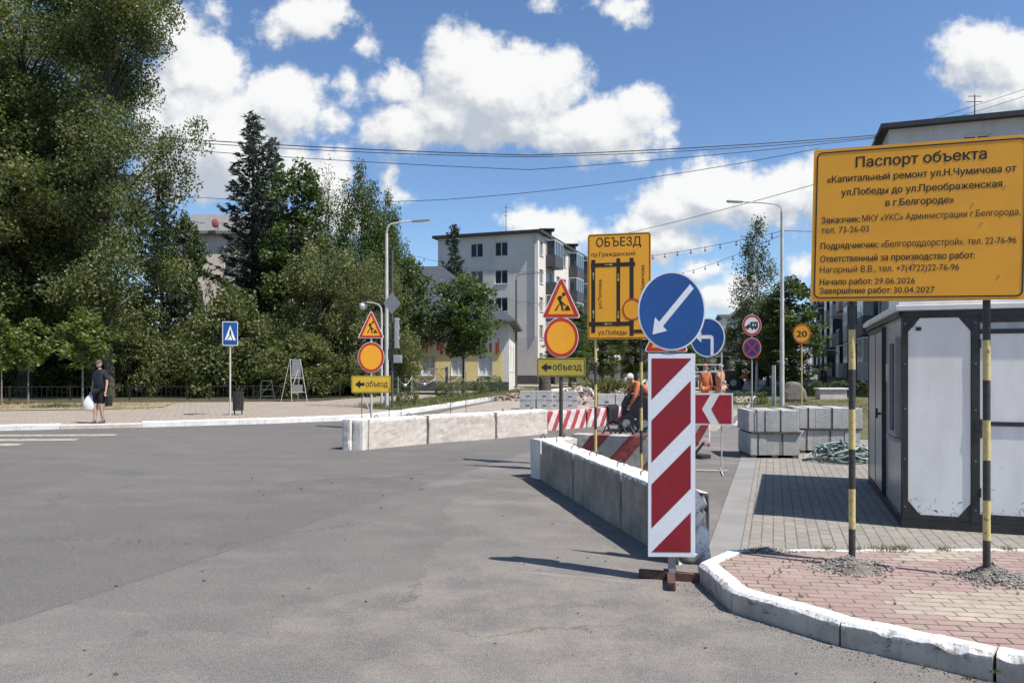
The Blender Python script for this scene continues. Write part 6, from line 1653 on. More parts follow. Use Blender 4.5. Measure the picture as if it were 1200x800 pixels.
# ------------------------------------------------------------------ gravel round the board posts
def heap(label, x, y, z, rx, ry, h, seed):
    rr = random.Random(seed); mb = MB(); n, rn = 26, 7; vs = [(0, 0, h)]
    for i in range(1, rn+1):
        for k in range(n):
            a = 2*PI*k/n; f = i/rn; u = Vector((math.cos(a)*f*rx, math.sin(a)*f*ry, 0)); e = mnoise.noise(Vector((u.x*14+seed, u.y*14, 3)))
            f2 = 1 + 0.28*mnoise.noise(Vector((math.cos(a)*1.7+seed, math.sin(a)*1.7, seed)))
            vs.append((u.x*f2, u.y*f2, max(-0.004, h*(1-f)**1.2*(1+0.6*e) + 0.012*e - (0.01 if i == rn else 0))))
    fs = [(0, 1+k, 1+(k+1) % n) for k in range(n)] + [(1+i*n+k, 1+(i+1)*n+k, 1+(i+1)*n+(k+1) % n, 1+i*n+(k+1) % n) for i in range(rn-1) for k in range(n)]
    mb.add(vs, fs, 0)
    for _ in range(560):
        a = rr.uniform(0, 6.28); f = rr.uniform(0, 1)**0.8*1.35 + max(0, rr.gauss(0, 0.22)); s = rr.uniform(0.004, 0.013)*(1.5 if rr.random() < 0.1 else 1)
        px, py = math.cos(a)*f*rx, math.sin(a)*f*ry; pz = h*max(0, 1-f)**1.2 + s*0.3
        vs = [(px + rr.uniform(-1, 1)*s*0.4 + d[0]*s, py + rr.uniform(-1, 1)*s*0.4 + d[1]*s, pz + d[2]*s*0.8) for d in ((1,0,0),(-1,0,0),(0,1,0),(0,-1,0),(0,0,1),(0,0,-1))]
        mb.add(vs, [(0,2,4),(2,1,4),(1,3,4),(3,0,4),(2,0,5),(1,2,5),(3,1,5),(0,3,5)], rr.choice((0, 1, 1)))
    o = mb.build('gravel_heap', [M['heap'], M['heap2']], loc=(x, y, z)); return tag(o, label, 'gravel heap')
M['heap'] = mat('dark earth and gravel', (0.23, 0.205, 0.175), (0.12, 0.105, 0.09), rough=0.95, scale=30, bump=0.8, bscale=60)
M['heap2'] = mat('grey gravel', (0.38, 0.355, 0.32), (0.24, 0.225, 0.20), rough=0.9, scale=40)
heap('gravel heap at the foot of the board post nearer the striped marker', 2.50, 5.52, IZ-0.007, 0.23, 0.19, 0.085, 3)
heap('gravel heap at the foot of the board post nearer the kiosk door side', 3.37, 5.22, IZ-0.007, 0.22, 0.19, 0.10, 8)
heap('low spill of dark earth on the back kerb of the island', 2.06, 5.99, IZ-0.006, 0.15, 0.05, 0.03, 13)

# ------------------------------------------------------------------ street lamps, traffic lights
def arm_lamp(label, loc, H, arm, rise, rz, m, r0=0.085, r1=0.05, group='street lamps', L=0.62):
    r = thing('street_lamp', label, 'street lamp', loc, rz, group)
    mb = MB(); mb.tube([(0, 0, 0), (0, 0, H*0.5), (0, 0, H)], [r0, (r0+r1)/2, r1], 14); mb.build('pole', m, r)
    b = MB(); pts = [(0, 0, H+0.002), (0.03*arm, 0, H+rise*0.45), (0.14*arm, 0, H+rise*0.75), (0.5*arm, 0, H+rise*0.9), (arm, 0, H+rise)]
    b.tube(pts, 0.032, 8); b.build('arm', m, r)
    h = MB(); ang = math.atan2(rise*0.1, arm*0.5); mxh = Matrix.Translation((arm, 0, H+rise)) @ Matrix.Rotation(-ang, 4, 'Y')
    h.box((-0.06, -0.10, -0.045), (L, 0.10, 0.035), mx=mxh); hd = h.build('lamp_head', M['pole_grey'], r, bevel=0.02)
    g_ = MB(); g_.box((0.12, -0.08, -0.058), (L-0.06, 0.08, -0.0455), mx=mxh); g_.build('lamp_glass', M['bulb'], hd)
    return r
arm_lamp('tall grey street lamp on the right with its arm reaching left', (11.6, 32.0, 0), 8.35, 1.75, 0.42, PI, M['pole_light'], 0.10, 0.065)
arm_lamp('pale concrete street lamp behind the left works sign with its arm reaching right', (-4.88, 29.0, PZ), 6.75, 1.05, 0.50, 0, M['pole_light'], 0.085, 0.055)
arm_lamp('thin grey street lamp standing against the pale apartment block', (0.34, 60.0, 0), 8.75, 1.6, 0.55, 0, M['pole_dark'], 0.10, 0.065)
arm_lamp('far small street lamp beside the birch tree', (21.9, 59.0, 0), 7.4, 1.3, 0.4, 0, M['pole_light'], 0.075, 0.045)
b = MB(); b.tube([(0, 0, 0), (0, 0, 1.75)], [0.09, 0.075], 12); tag(b.build('concrete_stub', M['pole_light'], loc=(11.35, 32.3, 0)), 'short white pole stub left of the tall right street lamp', 'pole stub')
gl = thing('globe_lamp', 'small park lamp with a white globe hanging from a curved arm', 'park lamp', (-5.18, 29.6, PZ), 0)
b = MB(); b.tube([(0, 0, 0), (0, 0, 3.6), (-0.02, 0, 3.9), (-0.12, 0, 4.05), (-0.35, 0, 4.12), (-0.78, 0, 4.17)], [0.05, 0.04, 0.03, 0.025, 0.022, 0.02], 10); b.build('pole', M['pole_light'], gl)
b = MB(); b.sphere((-0.74, 0, 3.98), 0.145, seg=16, rings=10); b.build('globe', M['bulb'], gl)
tl = thing('traffic_light', 'grey traffic light seen from the side on a thin dark pole', 'traffic light', (-4.55, 28.3, PZ), 0)
b = MB(); b.cyl((0, 0, 0), (0, 0, 6.0), 0.045, 10); b.build('pole', M['pole_dark'], tl)
b = MB(); b.box((0.10, -0.16, 2.27), (0.27, 0.16, 3.42)); hs = b.build('housing', M['pole_grey'], tl, bevel=0.03)
b = MB()
for z in (2.48, 2.85, 3.22):
    n_ = 12; pts = [(0.27, 0.115*math.cos(2*PI*k/n_), z+0.125*math.sin(2*PI*k/n_)) for k in range(n_+1)]
    for k in range(2, n_-1-5+4): b.bar(Vector(pts[k])+Vector((-0.0, 0, 0)), Vector(pts[k+1]), 0.012); 
    b.box((0.2705, -0.12, z+0.10), (0.37, 0.12, z+0.115))
b.build('visor', M['black'], hs)
b = MB(); b.box((0.06, -0.14, 1.72), (0.36, 0.16, 2.02)); b.build('pedestrian_light', M['pole_grey'], tl, bevel=0.02)
b = MB(); b.box((-0.14, -0.12, 1.84), (0.058, 0.12, 2.26)); b.build('bracket', M['black'], tl)
b = MB(); s_ = 0.38; b.plate([(0, 3.98-s_*1.1), (s_*0.86, 3.98), (0, 3.98+s_*1.1), (-s_*0.86, 3.98)], -0.075, -0.06); b.build('diamond_sign_back', M['sign_back'], tl)

# ------------------------------------------------------------------ overhead wires
GWr = 'overhead cables'
def cable(label, pts, r=0.02, sag=0.0, name='overhead_cable', group=GWr):
    P_ = [at(*p) for p in pts]; out = []
    for a, b_ in zip(P_, P_[1:]):
        for k in range(14):
            t_ = k/14; v = a.lerp(b_, t_); v.z -= sag*4*t_*(1-t_); out.append(v)
    out.append(P_[-1]); o0 = out[0].copy()
    mb = MB(); mb.tube([v-o0 for v in out], r, 5); o = mb.build(name, M['wire'], loc=o0)
    return tag(o, label, 'cable', group)
cable('thick upper cable running to the roof edge of the right apartment block', [(170, 160, 44), (620, 182, 41), (1032, 158, 42)], 0.028, 0.12)
cable('cable just below the thick upper cable, ending at the same roof edge', [(170, 163, 45), (620, 184, 42), (1032, 160, 42.3)], 0.022, 0.18)
cable('third cable down, sagging below the upper pair', [(170, 172, 46), (620, 199, 43), (1034, 161, 42.6)], 0.020, 0.12)
cable('low sagging cable that crosses above the tree tops', [(170, 226, 50), (520, 234, 44), (960, 174, 40)], 0.018, 0.35)
cable('cable that dips toward the detour board from the right', [(690, 283, 60), (955, 216, 40)], 0.018, 0.15)
cable('short cable from the right street lamp pole to the orange board side', [(914, 270, 32), (1060, 272, 36)], 0.014, 0.05)
cable('upper roof cable at the top right corner', [(1088, 141, 46), (1320, 62, 40)], 0.014, 0.10)
cable('lower roof cable at the top right corner', [(1112, 140, 46), (1320, 72, 40)], 0.014, 0.10)
cable('cable descending across the dark crown at the left edge', [(-40, 195, 33), (240, 262, 41)], 0.02, 0.15)
def festoon(label, a, b_, n, sag, drop=0.16, size=0.055):
    A, B_ = at(*a), at(*b_); r = thing('string_lights', label, 'string lights', A, 0, 'strings of festoon bulbs'); pts = []
    for k in range(n*2+1):
        t_ = k/(n*2); v = A.lerp(B_, t_); v.z -= sag*4*t_*(1-t_); pts.append(v-A)
    mb = MB(); mb.tube(pts, 0.012, 5); mb.build('cable', M['wire'], r)
    bb = MB(); ss = MB()
    for k in range(n):
        p = pts[2*k+1]; ss.cyl(p, p - Vector((0, 0, drop*0.5)), 0.028, 6); bb.sphere(p - Vector((0, 0, drop)), size, seg=8, rings=6)
    ss.build('sockets', M['bulb_dark'], r); bb.build('bulbs', M['bulb_dark'], r)
    return r
festoon('string of dark bulbs sloping up from the detour board to the right lamp pole', (700, 306, 48), (916, 271, 32), 14, 0.2)
festoon('lower string of dark bulbs sloping toward the right lamp pole', (775, 325, 55), (914, 276, 32.2), 9, 0.25)
festoon('string of bulbs across the upper wall of the pale apartment block', (488, 300, 50), (640, 317, 66), 11, 0.5, size=0.05)
festoon('lower string of bulbs across the wall of the pale apartment block', (560, 343, 54), (690, 352, 66), 11, 0.5, size=0.05)

# ------------------------------------------------------------------ left pavement furniture
bn_ = thing('litter_bin', 'dark slatted litter bin beside the crossing sign pole', 'litter bin', (-8.95, 24.35, PZ), 0)
mb = MB()
for k in range(16):
    a = 2*PI*k/16; c = Vector((0.155*math.cos(a), 0.17*math.sin(a), 0)); mb.bar(c + Vector((0, 0, 0.14)), c*1.08 + Vector((0, 0, 0.76)), 0.05, 0.014)
mb.tube([(0, 0, 0.14), (0, 0, 0.16)], 0.15, 16); mb.build('bin_body', M['steel_dark'], bn_)
for x in (-0.12, 0.12): b = MB(); b.bar((x, 0, 0), (x, 0, 0.145), 0.03); b.build('leg', M['steel_dark'], bn_)
b = MB(); b.tube([(0, 0, 0.2), (0, 0, 0.72)], [0.135, 0.145], 14); b.build('liner', M['black'], bn_)

def folding_frame(label, loc, rz, H, s=1.0, board=True):
    r = thing('folding_sign_frame', label, 'sign frame', loc, rz, 'folding tube frames on the pavement'); mb = MB()
    for x in (-0.38*s, 0.38*s):
        mb.cyl((x*1.15, -0.30*s, 0), (x*0.75, 0, H), 0.016, 7); mb.cyl((x*1.25, 0.42*s, 0), (x*0.75, 0.012, H), 0.016, 7)
    for z, f in ((0.22, .22), (0.55, .55), (0.98, .98)):
        xx = 0.38*s*(1.15-0.4*f); yy = -0.30*s*(1-f); mb.cyl((-xx, yy, H*z), (xx, yy, H*z), 0.013, 6)
    mb.cyl((-0.40*s, -0.22*s, H*0.27), (0.30*s, -0.02, H*0.93), 0.012, 6); mb.build('frame_tubes', M['pole_light'] if board else M['pole_dark'], r)
    if board:
        b = MB(); q = [(-0.26*s, H*0.58), (0.26*s, H*0.58), (0.24*s, H*0.96), (-0.24*s, H*0.96)]; b.plate(q, -0.005, 0.008); o = b.build('board_back', M['sign_back'], r); o.location = (0, -0.08, 0)
        b = MB(); b.box((-0.36*s, 0, 0), (0.22*s, 0.015, 0.34*s)); o = b.build('lower_plate', M['sign_back'], r); o.location = (0, -0.24*s, H*0.22)
    return r
folding_frame('tall folding tube frame with grey plates standing before the willow', (-9.95, 34.2, PZ), R(55), 1.95)
folding_frame('low dark folding tube frame left of the tall one', (-11.6, 35.2, PZ), R(30), 0.95, 0.8, False)

def bar_fence(label, a, b_, h, step, m, name='low_fence', cat='fence', z0=PZ):
    a, b_ = Vector((*a, z0)), Vector((*b_, z0)); L = (b_-a).length; r = thing(name, label, cat, a, math.atan2(b_.y-a.y, b_.x-a.x)); n_ = max(1, round(L/2.4))
    for k in range(n_+1): p_ = MB(); p_.bar((L*k/n_, 0, 0), (L*k/n_, 0, h+0.06), 0.05); p_.build('post', m, r)
    rl = MB()
    for z in (0.14, h): rl.bar((0, 0, z), (L, 0, z), 0.035)
    x = step
    while x < L: rl.bar((x, 0, 0.15), (x, 0, h-0.01), 0.014); x += step
    rl.build('railing', m, r); return r
rail_m = mat('black railing', (0.016, 0.016, 0.015), rough=0.7)
bar_fence('low dark railing in the shade behind the saplings', (-28.5, 33.8), (-15.6, 35.8), 0.66, 0.22, rail_m)
bar_fence('low dark railing in front of the dark shrub by the crossing sign', (-14.6, 35.9), (-8.6, 37.2), 0.66, 0.22, rail_m)
fs_ = thing('slab_fence', 'pale concrete panel fence showing under the spruce', 'fence', (-21.2, 49.0, PZ), 0)
for k in range(3):
    b = MB(); b.box((k*1.55, 0, 0.1), (k*1.55+1.47, 0.08, 1.9)); 
    for j in range(6): b.box((k*1.55+0.12+j*0.22, -0.03, 0.25), (k*1.55+0.2+j*0.22, -0.0005, 1.75))
    b.build('panel', M['block_white'], fs_)
for k in range(4): b = MB(); b.box((k*1.55-0.07, -0.04, 0), (k*1.55-0.005, 0.12, 2.0)); b.build('post', M['block_grey'], fs_)

# diamond-lattice fence by the painted house
lf = thing('lattice_fence', 'grey metal fence with nested diamonds left of the painted house', 'fence', (-9.6, 47.2, PZ), R(-3)); pw_ = 2.75
for k in range(3): b = MB(); b.box((k*pw_-0.09, -0.09, 0), (k*pw_+0.09, 0.09, 1.62)); b.build('post', M['block_grey'], lf)
for k in range(2):
    b = MB(); x0, x1, z0, z1 = k*pw_+0.10, (k+1)*pw_-0.10, 0.12, 1.5; b.bar((x0, 0, z0), (x1, 0, z0), 0.05); b.bar((x0, 0, z1), (x1, 0, z1), 0.05)
    zc = (z0+z1)/2
    for c in (x0+(x1-x0)*0.27, x0+(x1-x0)*0.73):
        for f in (1, 0.62, 0.3):
            hw, hh = 0.62*f, (z1-z0)/2*f; q = [(c-hw, zc), (c, zc+hh), (c+hw, zc), (c, zc-hh)]
            for i in range(4): b.bar((q[i][0], 0, q[i][1]), (q[(i+1) % 4][0], 0, q[(i+1) % 4][1]), 0.035)
    for i in range(11): xx = x0 + (x1-x0)*i/10; b.bar((xx, 0.04, z0), (xx, 0.04, z1), 0.016)
    b.build('lattice_panel', M['pole_light'], lf)
b = MB(); b.box((-4.6, 0.05, 0), (-0.1, 0.15, 1.35)); o = b.build('dark_fence_panel', M['pole_dark'], lf)

# slim light posts of the chain along the grass, each with a white lamp ball
cf = thing('chain_barrier', 'sagging chain with small white balls on slim posts along the grass strip', 'chain barrier', (0, 0, PZ), 0)
cps = [(-5.2, 34.0, 1.15), (-4.9, 36.4, 1.15), (-3.9, 38.6, 1.15), (-2.9, 41, 1.15), (-1.9, 43.5, 1.15), (-0.9, 46.0, 1.15)]
for (x, y, h) in cps:
    p_ = MB(); p_.tube([(x, y, 0), (x, y, h)], 0.022, 7); po = p_.build('post', M['pole_grey'], cf)
for a, b_ in zip(cps, cps[1:]):
    A, B_ = Vector(a), Vector(b_); c = MB(); c.tube([A.lerp(B_, t_) - Vector((0, 0, 0.05 + 0.35*4*t_*(1-t_))) for t_ in np.linspace(0, 1, 9)], 0.012, 5); c.build('chain', M['pole_light'], cf)
    m_ = A.lerp(B_, 0.5); s_ = MB(); s_.sphere((m_.x, m_.y, 0.72), 0.085, seg=10, rings=7); s_.build('ball', M['bulb'], cf)
for i, (px, y, h, lab) in enumerate(((470, 20.6, 1.05, 'thin steel rod standing just right of the left works sign plate'), (456, 19.6, 1.1, 'thin steel rod beside the bright yellow detour plate'), (528, 22.0, 1.75, 'tall thin steel rod over the middle of the far barrier'), (546, 24.0, 1.5, 'thin steel rod right of the tallest rod behind the far barrier'), (424, 18.6, 0.95, 'thin steel rod under the bright yellow detour plate'))):
    b = MB(); b.tube([(0, 0, 0), (0, 0, h)], 0.010, 6); b.box((-0.07, -0.07, 0), (0.07, 0.07, 0.03)); tag(b.build('steel_rod', M['steel_dark'], loc=((px-600)/FPX*y, y, 0)), lab, 'steel rod', 'thin steel rods behind the far barrier')

# ------------------------------------------------------------------ works clutter down the street
def block_stack(prefix, loc, rz, nx_, nz_, w_, h_, d_, seed, group='grey blocks stacked in the works'):
    rr = random.Random(seed)
    for j in range(nz_):
        for i in range(nx_):
            lab = f'{["lower", "upper"][j] if nz_ > 1 else "single"} {["left", "middle", "right", "far right"][i]} grey block of {prefix}'
            bm = MB(); bm.box((-w_/2, -d_/2, 0), (w_/2, d_/2, h_)); bm.box((-w_*0.12, -d_/2-0.004, h_*0.35), (w_*0.12, -d_/2-0.0005, h_*0.5), 1)
            u = Vector((math.cos(rz), math.sin(rz), 0)); p_ = Vector(loc) + u*((i-(nx_-1)/2)*(w_+0.03)) + Vector((0, 0, j*(h_+0.012)))
            o = bm.build('stacked_block', [M['block_grey'], M['plinth']], loc=p_, rz=rz + rr.uniform(-0.04, 0.04), bevel=0.015); tag(o, lab, 'concrete block', group)
block_stack('the pile left of the middle works sign', (0.62+0.35, 29.5, 0), R(-6), 2, 2, 0.62, 0.36, 0.5, 1)
block_stack('the pile behind the middle works sign', (2.0, 29.8, 0), R(-4), 2, 2, 0.60, 0.34, 0.5, 2)
block_stack('the short row beyond the narrow-striped blocks', (4.25, 31, 0), R(3), 2, 1, 0.7, 0.55, 0.6, 3)
# row of paving stacks beyond the far barrier
rr = random.Random(21); mb = MB()
for k in range(26):
    t_ = k/26; x, y = 0.75 + 2.6*t_ - 1.6*(t_ < 0) , 24.0 + 1.5*t_; h = rr.uniform(0.10, 0.22); mb.box((x-0.9+rr.uniform(-.02, .02), y, 0.0), (x-0.9+0.075, y+0.3, h), rr.choice((0, 1)))
tag(mb.build('upturned_pavers', [M['block_far'], M['plinth']]), 'row of small upturned pavers lying behind the far barrier', 'paver row')
def rubble(label, loc, rx, ry, h, seed, mats_, n=240):
    rr = random.Random(seed); mb = MB()
    n0 = 20; vs = [(0, 0, h)]
    for i in range(1, 6):
        for k in range(n0):
            a = 2*PI*k/n0; f = i/5; e = 1+0.3*mnoise.noise(Vector((math.cos(a)*2, math.sin(a)*2, seed+i*0.4))); vs.append((math.cos(a)*rx*f*e, math.sin(a)*ry*f*e, max(-0.02, h*(1-f)**1.1*e) - (0.02 if i == 5 else 0)))
    mb.add(vs, [(0, 1+k, 1+(k+1) % n0) for k in range(n0)] + [(1+i*n0+k, 1+(i+1)*n0+k, 1+(i+1)*n0+(k+1) % n0, 1+i*n0+(k+1) % n0) for i in range(4) for k in range(n0)], 0)
    for _ in range(n):
        a = rr.uniform(0, 6.28); f = rr.uniform(0, 1)**0.6; s = rr.uniform(0.03, 0.13); q = Matrix.Translation((math.cos(a)*f*rx, math.sin(a)*f*ry, h*max(0, 1-f)**1.1 + s*0.2)) @ Matrix.Rotation(rr.uniform(0, 6), 4, (rr.random(), rr.random(), rr.random()+.1))
        mb.box((-s, -s*0.7, -s*0.4), (s, s*0.7, s*0.4), rr.choice(range(len(mats_))), mx=q)
    for _ in range(7):
        a = rr.uniform(0, 6.28); f = rr.uniform(0.2, 0.7); p = Vector((math.cos(a)*f*rx, math.sin(a)*f*ry, h*(1-f)+0.05)); mb.bar(p, p + Vector((rr.uniform(-1.2, 1.2), rr.uniform(-.5, .5), rr.uniform(-0.1, 0.35))), 0.07, 0.05, len(mats_)-1)
    return tag(mb.build('rubble_heap', mats_, loc=loc), label, 'rubble heap')
RM = [mat('dusty pink rubble', (0.33, 0.26, 0.22), (0.25, 0.20, 0.17), rough=0.95, scale=6, bump=0.5), M['block_far'], mat('brick rubble', (0.30, 0.15, 0.11), (0.22, 0.12, 0.09), rough=0.95), M['bark_light']]
rubble('dusty pinkish rubble heap behind the middle works sign', (3.1, 34, 0), 1.7, 1.3, 0.85, 5, RM)
rubble('low pale rubble spread left of the pinkish heap', (0.4, 38, 0), 1.6, 1.2, 0.40, 6, RM, 160)
rubble('small rubble heap right of the pinkish heap', (5.6, 38, 0), 1.5, 1.0, 0.45, 7, RM, 160)
tk = thing('cut_trunk', 'dark broad cut tree trunk standing behind the block piles', 'tree trunk', (1.75, 40, 0), 0)
b = MB(); b.tube([(0, 0, 0), (0.02, 0, 0.5), (0.0, 0, 1.1), (-0.03, 0, 1.75)], [0.42, 0.34, 0.31, 0.29], 12); b.build('trunk', M['bark'], tk)
b = MB(); b.tube([(-0.1, -0.25, 0.9), (-0.25, -0.45, 1.25)], [0.09, 0.07], 8); b.build('branch_stub', M['bark'], tk)
# dark compressor and its hoses by the bending worker
cp = thing('compressor', 'dark compressor on wheels left of the bending worker', 'compressor', (3.22, 19.2, 0), R(-14))
b = MB(); b.plate([(-0.36, 0.35), (0.34, 0.35), (0.36, 0.62), (0.30, 0.90), (0.05, 0.96), (-0.26, 0.93), (-0.36, 0.72)], -0.45, 0.45); b.build('housing', M['black'], cp, bevel=0.03)
for x in (-0.22, 0.22):
    w_ = MB(); w_.cyl((x, -0.53, 0.23), (x, -0.41, 0.23), 0.23, 18); wo_ = w_.build('wheel', M['black'], cp); h_ = MB(); h_.cyl((x, -0.545, 0.23), (x, -0.531, 0.23), 0.10, 12); h_.build('hub', M['pole_grey'], wo_)
b = MB(); b.bar((0.36, -0.3, 0.40), (0.95, -0.36, 0.16), 0.05); b.build('drawbar', M['rust'], cp)
b = MB(); b.tube([(-0.30, -0.2, 0.95), (-0.18, -0.2, 1.12), (0.02, -0.2, 1.18), (0.20, -0.2, 1.10), (0.26, -0.2, 0.92)], 0.02, 7); b.build('handle', M['rust'], cp)
rr = random.Random(6); mb = MB()
for k in range(16):
    a = rr.uniform(-0.6, 0.6); x = rr.uniform(-0.55, 0.55); mb.tube([(x, 0, 0.02), (x + a*0.5, 0.05, rr.uniform(0.3, 0.6)), (x + a + rr.uniform(-.2, .2), 0.1, rr.uniform(0.02, 0.2))], rr.choice((0.015, 0.025)), 6)
tag(mb.build('hose_pile', M['black'], loc=(2.55, 14.2, 0)), 'dark tangle of hoses lying behind the wide-striped block', 'hose heap')
b = MB(); b.box((-0.12, -0.2, 0.0), (0.12, 0.2, 0.07)); b.bar((-0.08, 0, 0.07), (0.05, -0.1, 0.28), 0.04); tag(b.build('boot_jack', M['steel_dark'], loc=(3.34, 13.4, 0), rz=0.6), 'small dark metal piece lying on the ground right of the striped board', 'metal scrap')

# loader far down the street
ld = thing('wheel_loader', 'dark wheel loader with a pale arm far down the works', 'loader', (16.2, 57, 0), R(155))
b = MB(); b.plate([(-1.3, 0.7), (1.3, 0.7), (1.4, 1.3), (0.4, 1.45), (-1.3, 1.5)], -0.6, 0.6); b.build('body', M['plinth'], ld, bevel=0.05)
b = MB(); b.plate([(-0.4, 1.52), (0.5, 1.52), (0.4, 2.5), (-0.3, 2.5)], -0.5, 0.5); cb = b.build('cab', M['black'], ld, bevel=0.04)
b = MB(); b.box((-0.45, -0.6, 2.505), (0.55, 0.6, 2.6)); b.build('cab_roof', M['pole_light'], cb)
b = MB(); b.box((-0.25, -0.515, 1.75), (0.38, -0.501, 2.4)); b.build('pane', M['glass'], cb)
for x in (-0.85, 0.9):
    for y in (-0.68, 0.68): w_ = MB(); w_.cyl((x, y-0.16, 0.55), (x, y+0.16, 0.55), 0.55, 20); wo_ = w_.build('wheel', M['black'], ld); h_ = MB(); h_.cyl((x, y-0.175, 0.55), (x, y+0.175, 0.55), 0.24, 14); h_.build('hub', M['pole_light'], wo_)
b = MB(); b.bar((0.6, -0.3, 1.9), (2.2, -0.3, 0.6), 0.16, 0.12); b.bar((0.6, 0.3, 1.9), (2.2, 0.3, 0.6), 0.16, 0.12); b.build('lift_arm', M['pole_light'], ld)
b = MB(); b.plate([(2.1, 0.15), (3.0, 0.1), (3.05, 0.2), (2.4, 0.35), (2.35, 0.9), (2.15, 0.95)], -0.9, 0.9); b.build('bucket', M['black'], ld)
# white sacks and kerb pieces on the verge
for i, (x, y, s, lab) in enumerate(((8.0, 29.6, 0.24, 'white sack on the verge under the ban signs'), (8.75, 31.5, 0.28, 'white crumpled sack on the verge right of the ban sign post'))):
    b = MB(); b.sphere((0, 0, s*0.8), s, seg=14, rings=10, sq=(1, 0.8, 0.95)); b.sphere((s*0.25, 0, s*1.8), s*0.35, seg=10, rings=8, sq=(0.8, 0.8, 1.6))
    b.v = [(x_ + 0.18*s*mnoise.noise(Vector((x_*9, y_*9, z_*9+i))), y_, max(0, z_ + 0.15*s*mnoise.noise(Vector((x_*8+5, y_*8, z_*8))))) for x_, y_, z_ in b.v]
    tag(b.build('sack', M['white_sign'], loc=(x, y, 0.01)), lab, 'sack')
b = MB(); b.plate([(-0.6, 0), (0.62, 0), (0.5, 0.55), (0.2, 0.95), (-0.2, 1.0), (-0.55, 0.5)], -0.4, 0.4); tag(b.build('boulder', mat('brown stone', (0.22, 0.19, 0.16), (0.15, 0.13, 0.11), rough=0.95, bump=0.5), loc=(13.6, 36, 0), bevel=0.15), 'brown rough stone right of the tall street lamp foot', 'stone')
b = MB(); b.box((-0.7, -0.3, 0), (0.7, 0.3, 0.5)); b.box((-0.78, -0.38, 0.502), (0.78, 0.38, 0.6)); tag(b.build('concrete_planter', M['block_far'], loc=(16.7, 39, 0), bevel=0.02), 'pale concrete planter left of the clipped hedge', 'planter')
bench = thing('bench', 'pale bench in the shade under the right trees', 'bench', (18.6, 50, 0), R(-14))
b = MB(); b.box((-0.9, -0.2, 0.44), (0.9, 0.2, 0.5)); b.build('seat', M['pole_light'], bench); b = MB(); b.box((-0.9, 0.2, 0.6), (0.9, 0.25, 0.95)); b.build('backrest', M['pole_light'], bench)
for x in (-0.7, 0.7): b = MB(); b.box((x-0.05, -0.18, 0), (x+0.05, 0.24, 0.438)); b.box((x-0.04, 0.2505, 0.3), (x+0.04, 0.29, 0.95)); b.build('leg', M['pole_dark'], bench)
# litter on the asphalt
rng = np.random.default_rng(77); n = 90
Pn = np.stack([rng.uniform(-4.5, 2.0, n), rng.uniform(3.3, 11, n), np.full(n, 0.006)], 1)
L_ = leaf_quads(rng, Pn, 0.035, 2.5, 0.55); tag(link('leaf_litter', quads_mesh('leaf_litter', L_, rng.uniform(0, 1, n), foliage_mat('dry leaf', (0.04, 0.03, 0.02), (0.14, 0.11, 0.07), 0.05, 0.8))), kind='stuff')
mb = MB(); rr = random.Random(31)
for _ in range(900):
    e = rr.random()
    if e < 0.6:
        i = rr.randrange(1, 4); a, c_ = KI[i], KI[i+1]; t_ = rr.random(); p = a.lerp(c_, t_); off = abs(rr.gauss(0, 0.09)); d = (c_-a).normalized(); p = p + Vector((d.y, -d.x))*off
    else: p = Vector((rr.uniform(-2.5, 2.4), rr.uniform(3.4, 8)))
    s = rr.uniform(0.002, 0.007)
    mb.add([(p.x+d_[0]*s, p.y+d_[1]*s, 0.002+d_[2]*s) for d_ in ((1,0,0),(-1,.2,0),(0,1,0),(.1,-1,0),(0,0,1))], [(0,2,4),(2,1,4),(1,3,4),(3,0,4)], rr.choice((0, 1)))
tag(mb.build('grit', [M['heap'], M['heap2']]), kind='stuff')

# ------------------------------------------------------------------ people
navy = mat('dark navy shirt', (0.018, 0.020, 0.032), (0.012, 0.013, 0.022), rough=0.9)
blk = mat('black shorts', (0.012, 0.012, 0.013), rough=0.9)
shoe = mat('grey and black trainers', (0.10, 0.10, 0.10), (0.03, 0.03, 0.03), rough=0.7, scale=30)
hiv = mat('orange hi-vis cloth', (0.58, 0.17, 0.06), (0.44, 0.12, 0.045), rough=0.8, scale=12)
hiv2 = mat('faded orange hi-vis cloth', (0.58, 0.28, 0.16), (0.48, 0.21, 0.11), rough=0.8, scale=12)
drk = mat('dark work trousers', (0.03, 0.032, 0.04), rough=0.9)
wcap = mat('white cap cloth', (0.7, 0.7, 0.68), rough=0.8)
dcap = mat('brown-grey cap', (0.10, 0.085, 0.07), rough=0.8)
STAND = dict(pelvis=(0, 0, .96), chest=(0, -.01, 1.30), neck=(0, 0.0, 1.50), head=(0, -0.02, 1.585),
  Lsho=(.175, 0, 1.43), Lelb=(.235, .03, 1.15), Lwri=(.245, -.03, .92), Rsho=(-.175, 0, 1.43), Relb=(-.235, .02, 1.15), Rwri=(-.255, -.04, .92),
  Lhip=(.095, 0, .93), Lkne=(.105, -.035, .51), Lank=(.11, .03, .09), Rhip=(-.095, 0, .93), Rkne=(-.10, -.02, .51), Rank=(-.105, -.03, .09))
walk = dict(STAND, Lkne=(.095, -.06, .50), Lank=(.10, .03, .10), Rkne=(-.095, -.05, .51), Rank=(-.10, -.10, .09), look=(0.08, 0, 0.15))
wx, wy = (117-600)/FPX*20.55, 20.55
person('person in a dark shirt and black shorts waiting at the crossing with a white bag', (wx, wy, 0.07), R(-12), walk, navy, blk, shoe, hat=dcap)
bag = thing('plastic_bag', 'white plastic carrier bag in the waiting person\'s right hand', 'bag', (wx-0.25, wy-0.02, 0.07+0.36), R(10))
b = MB(); n_, rn = 18, 11; vs = []
prof = [(0.02, 0.0), (0.13, 0.005), (0.175, 0.06), (0.19, 0.16), (0.17, 0.27), (0.125, 0.36), (0.075, 0.42), (0.035, 0.455)]
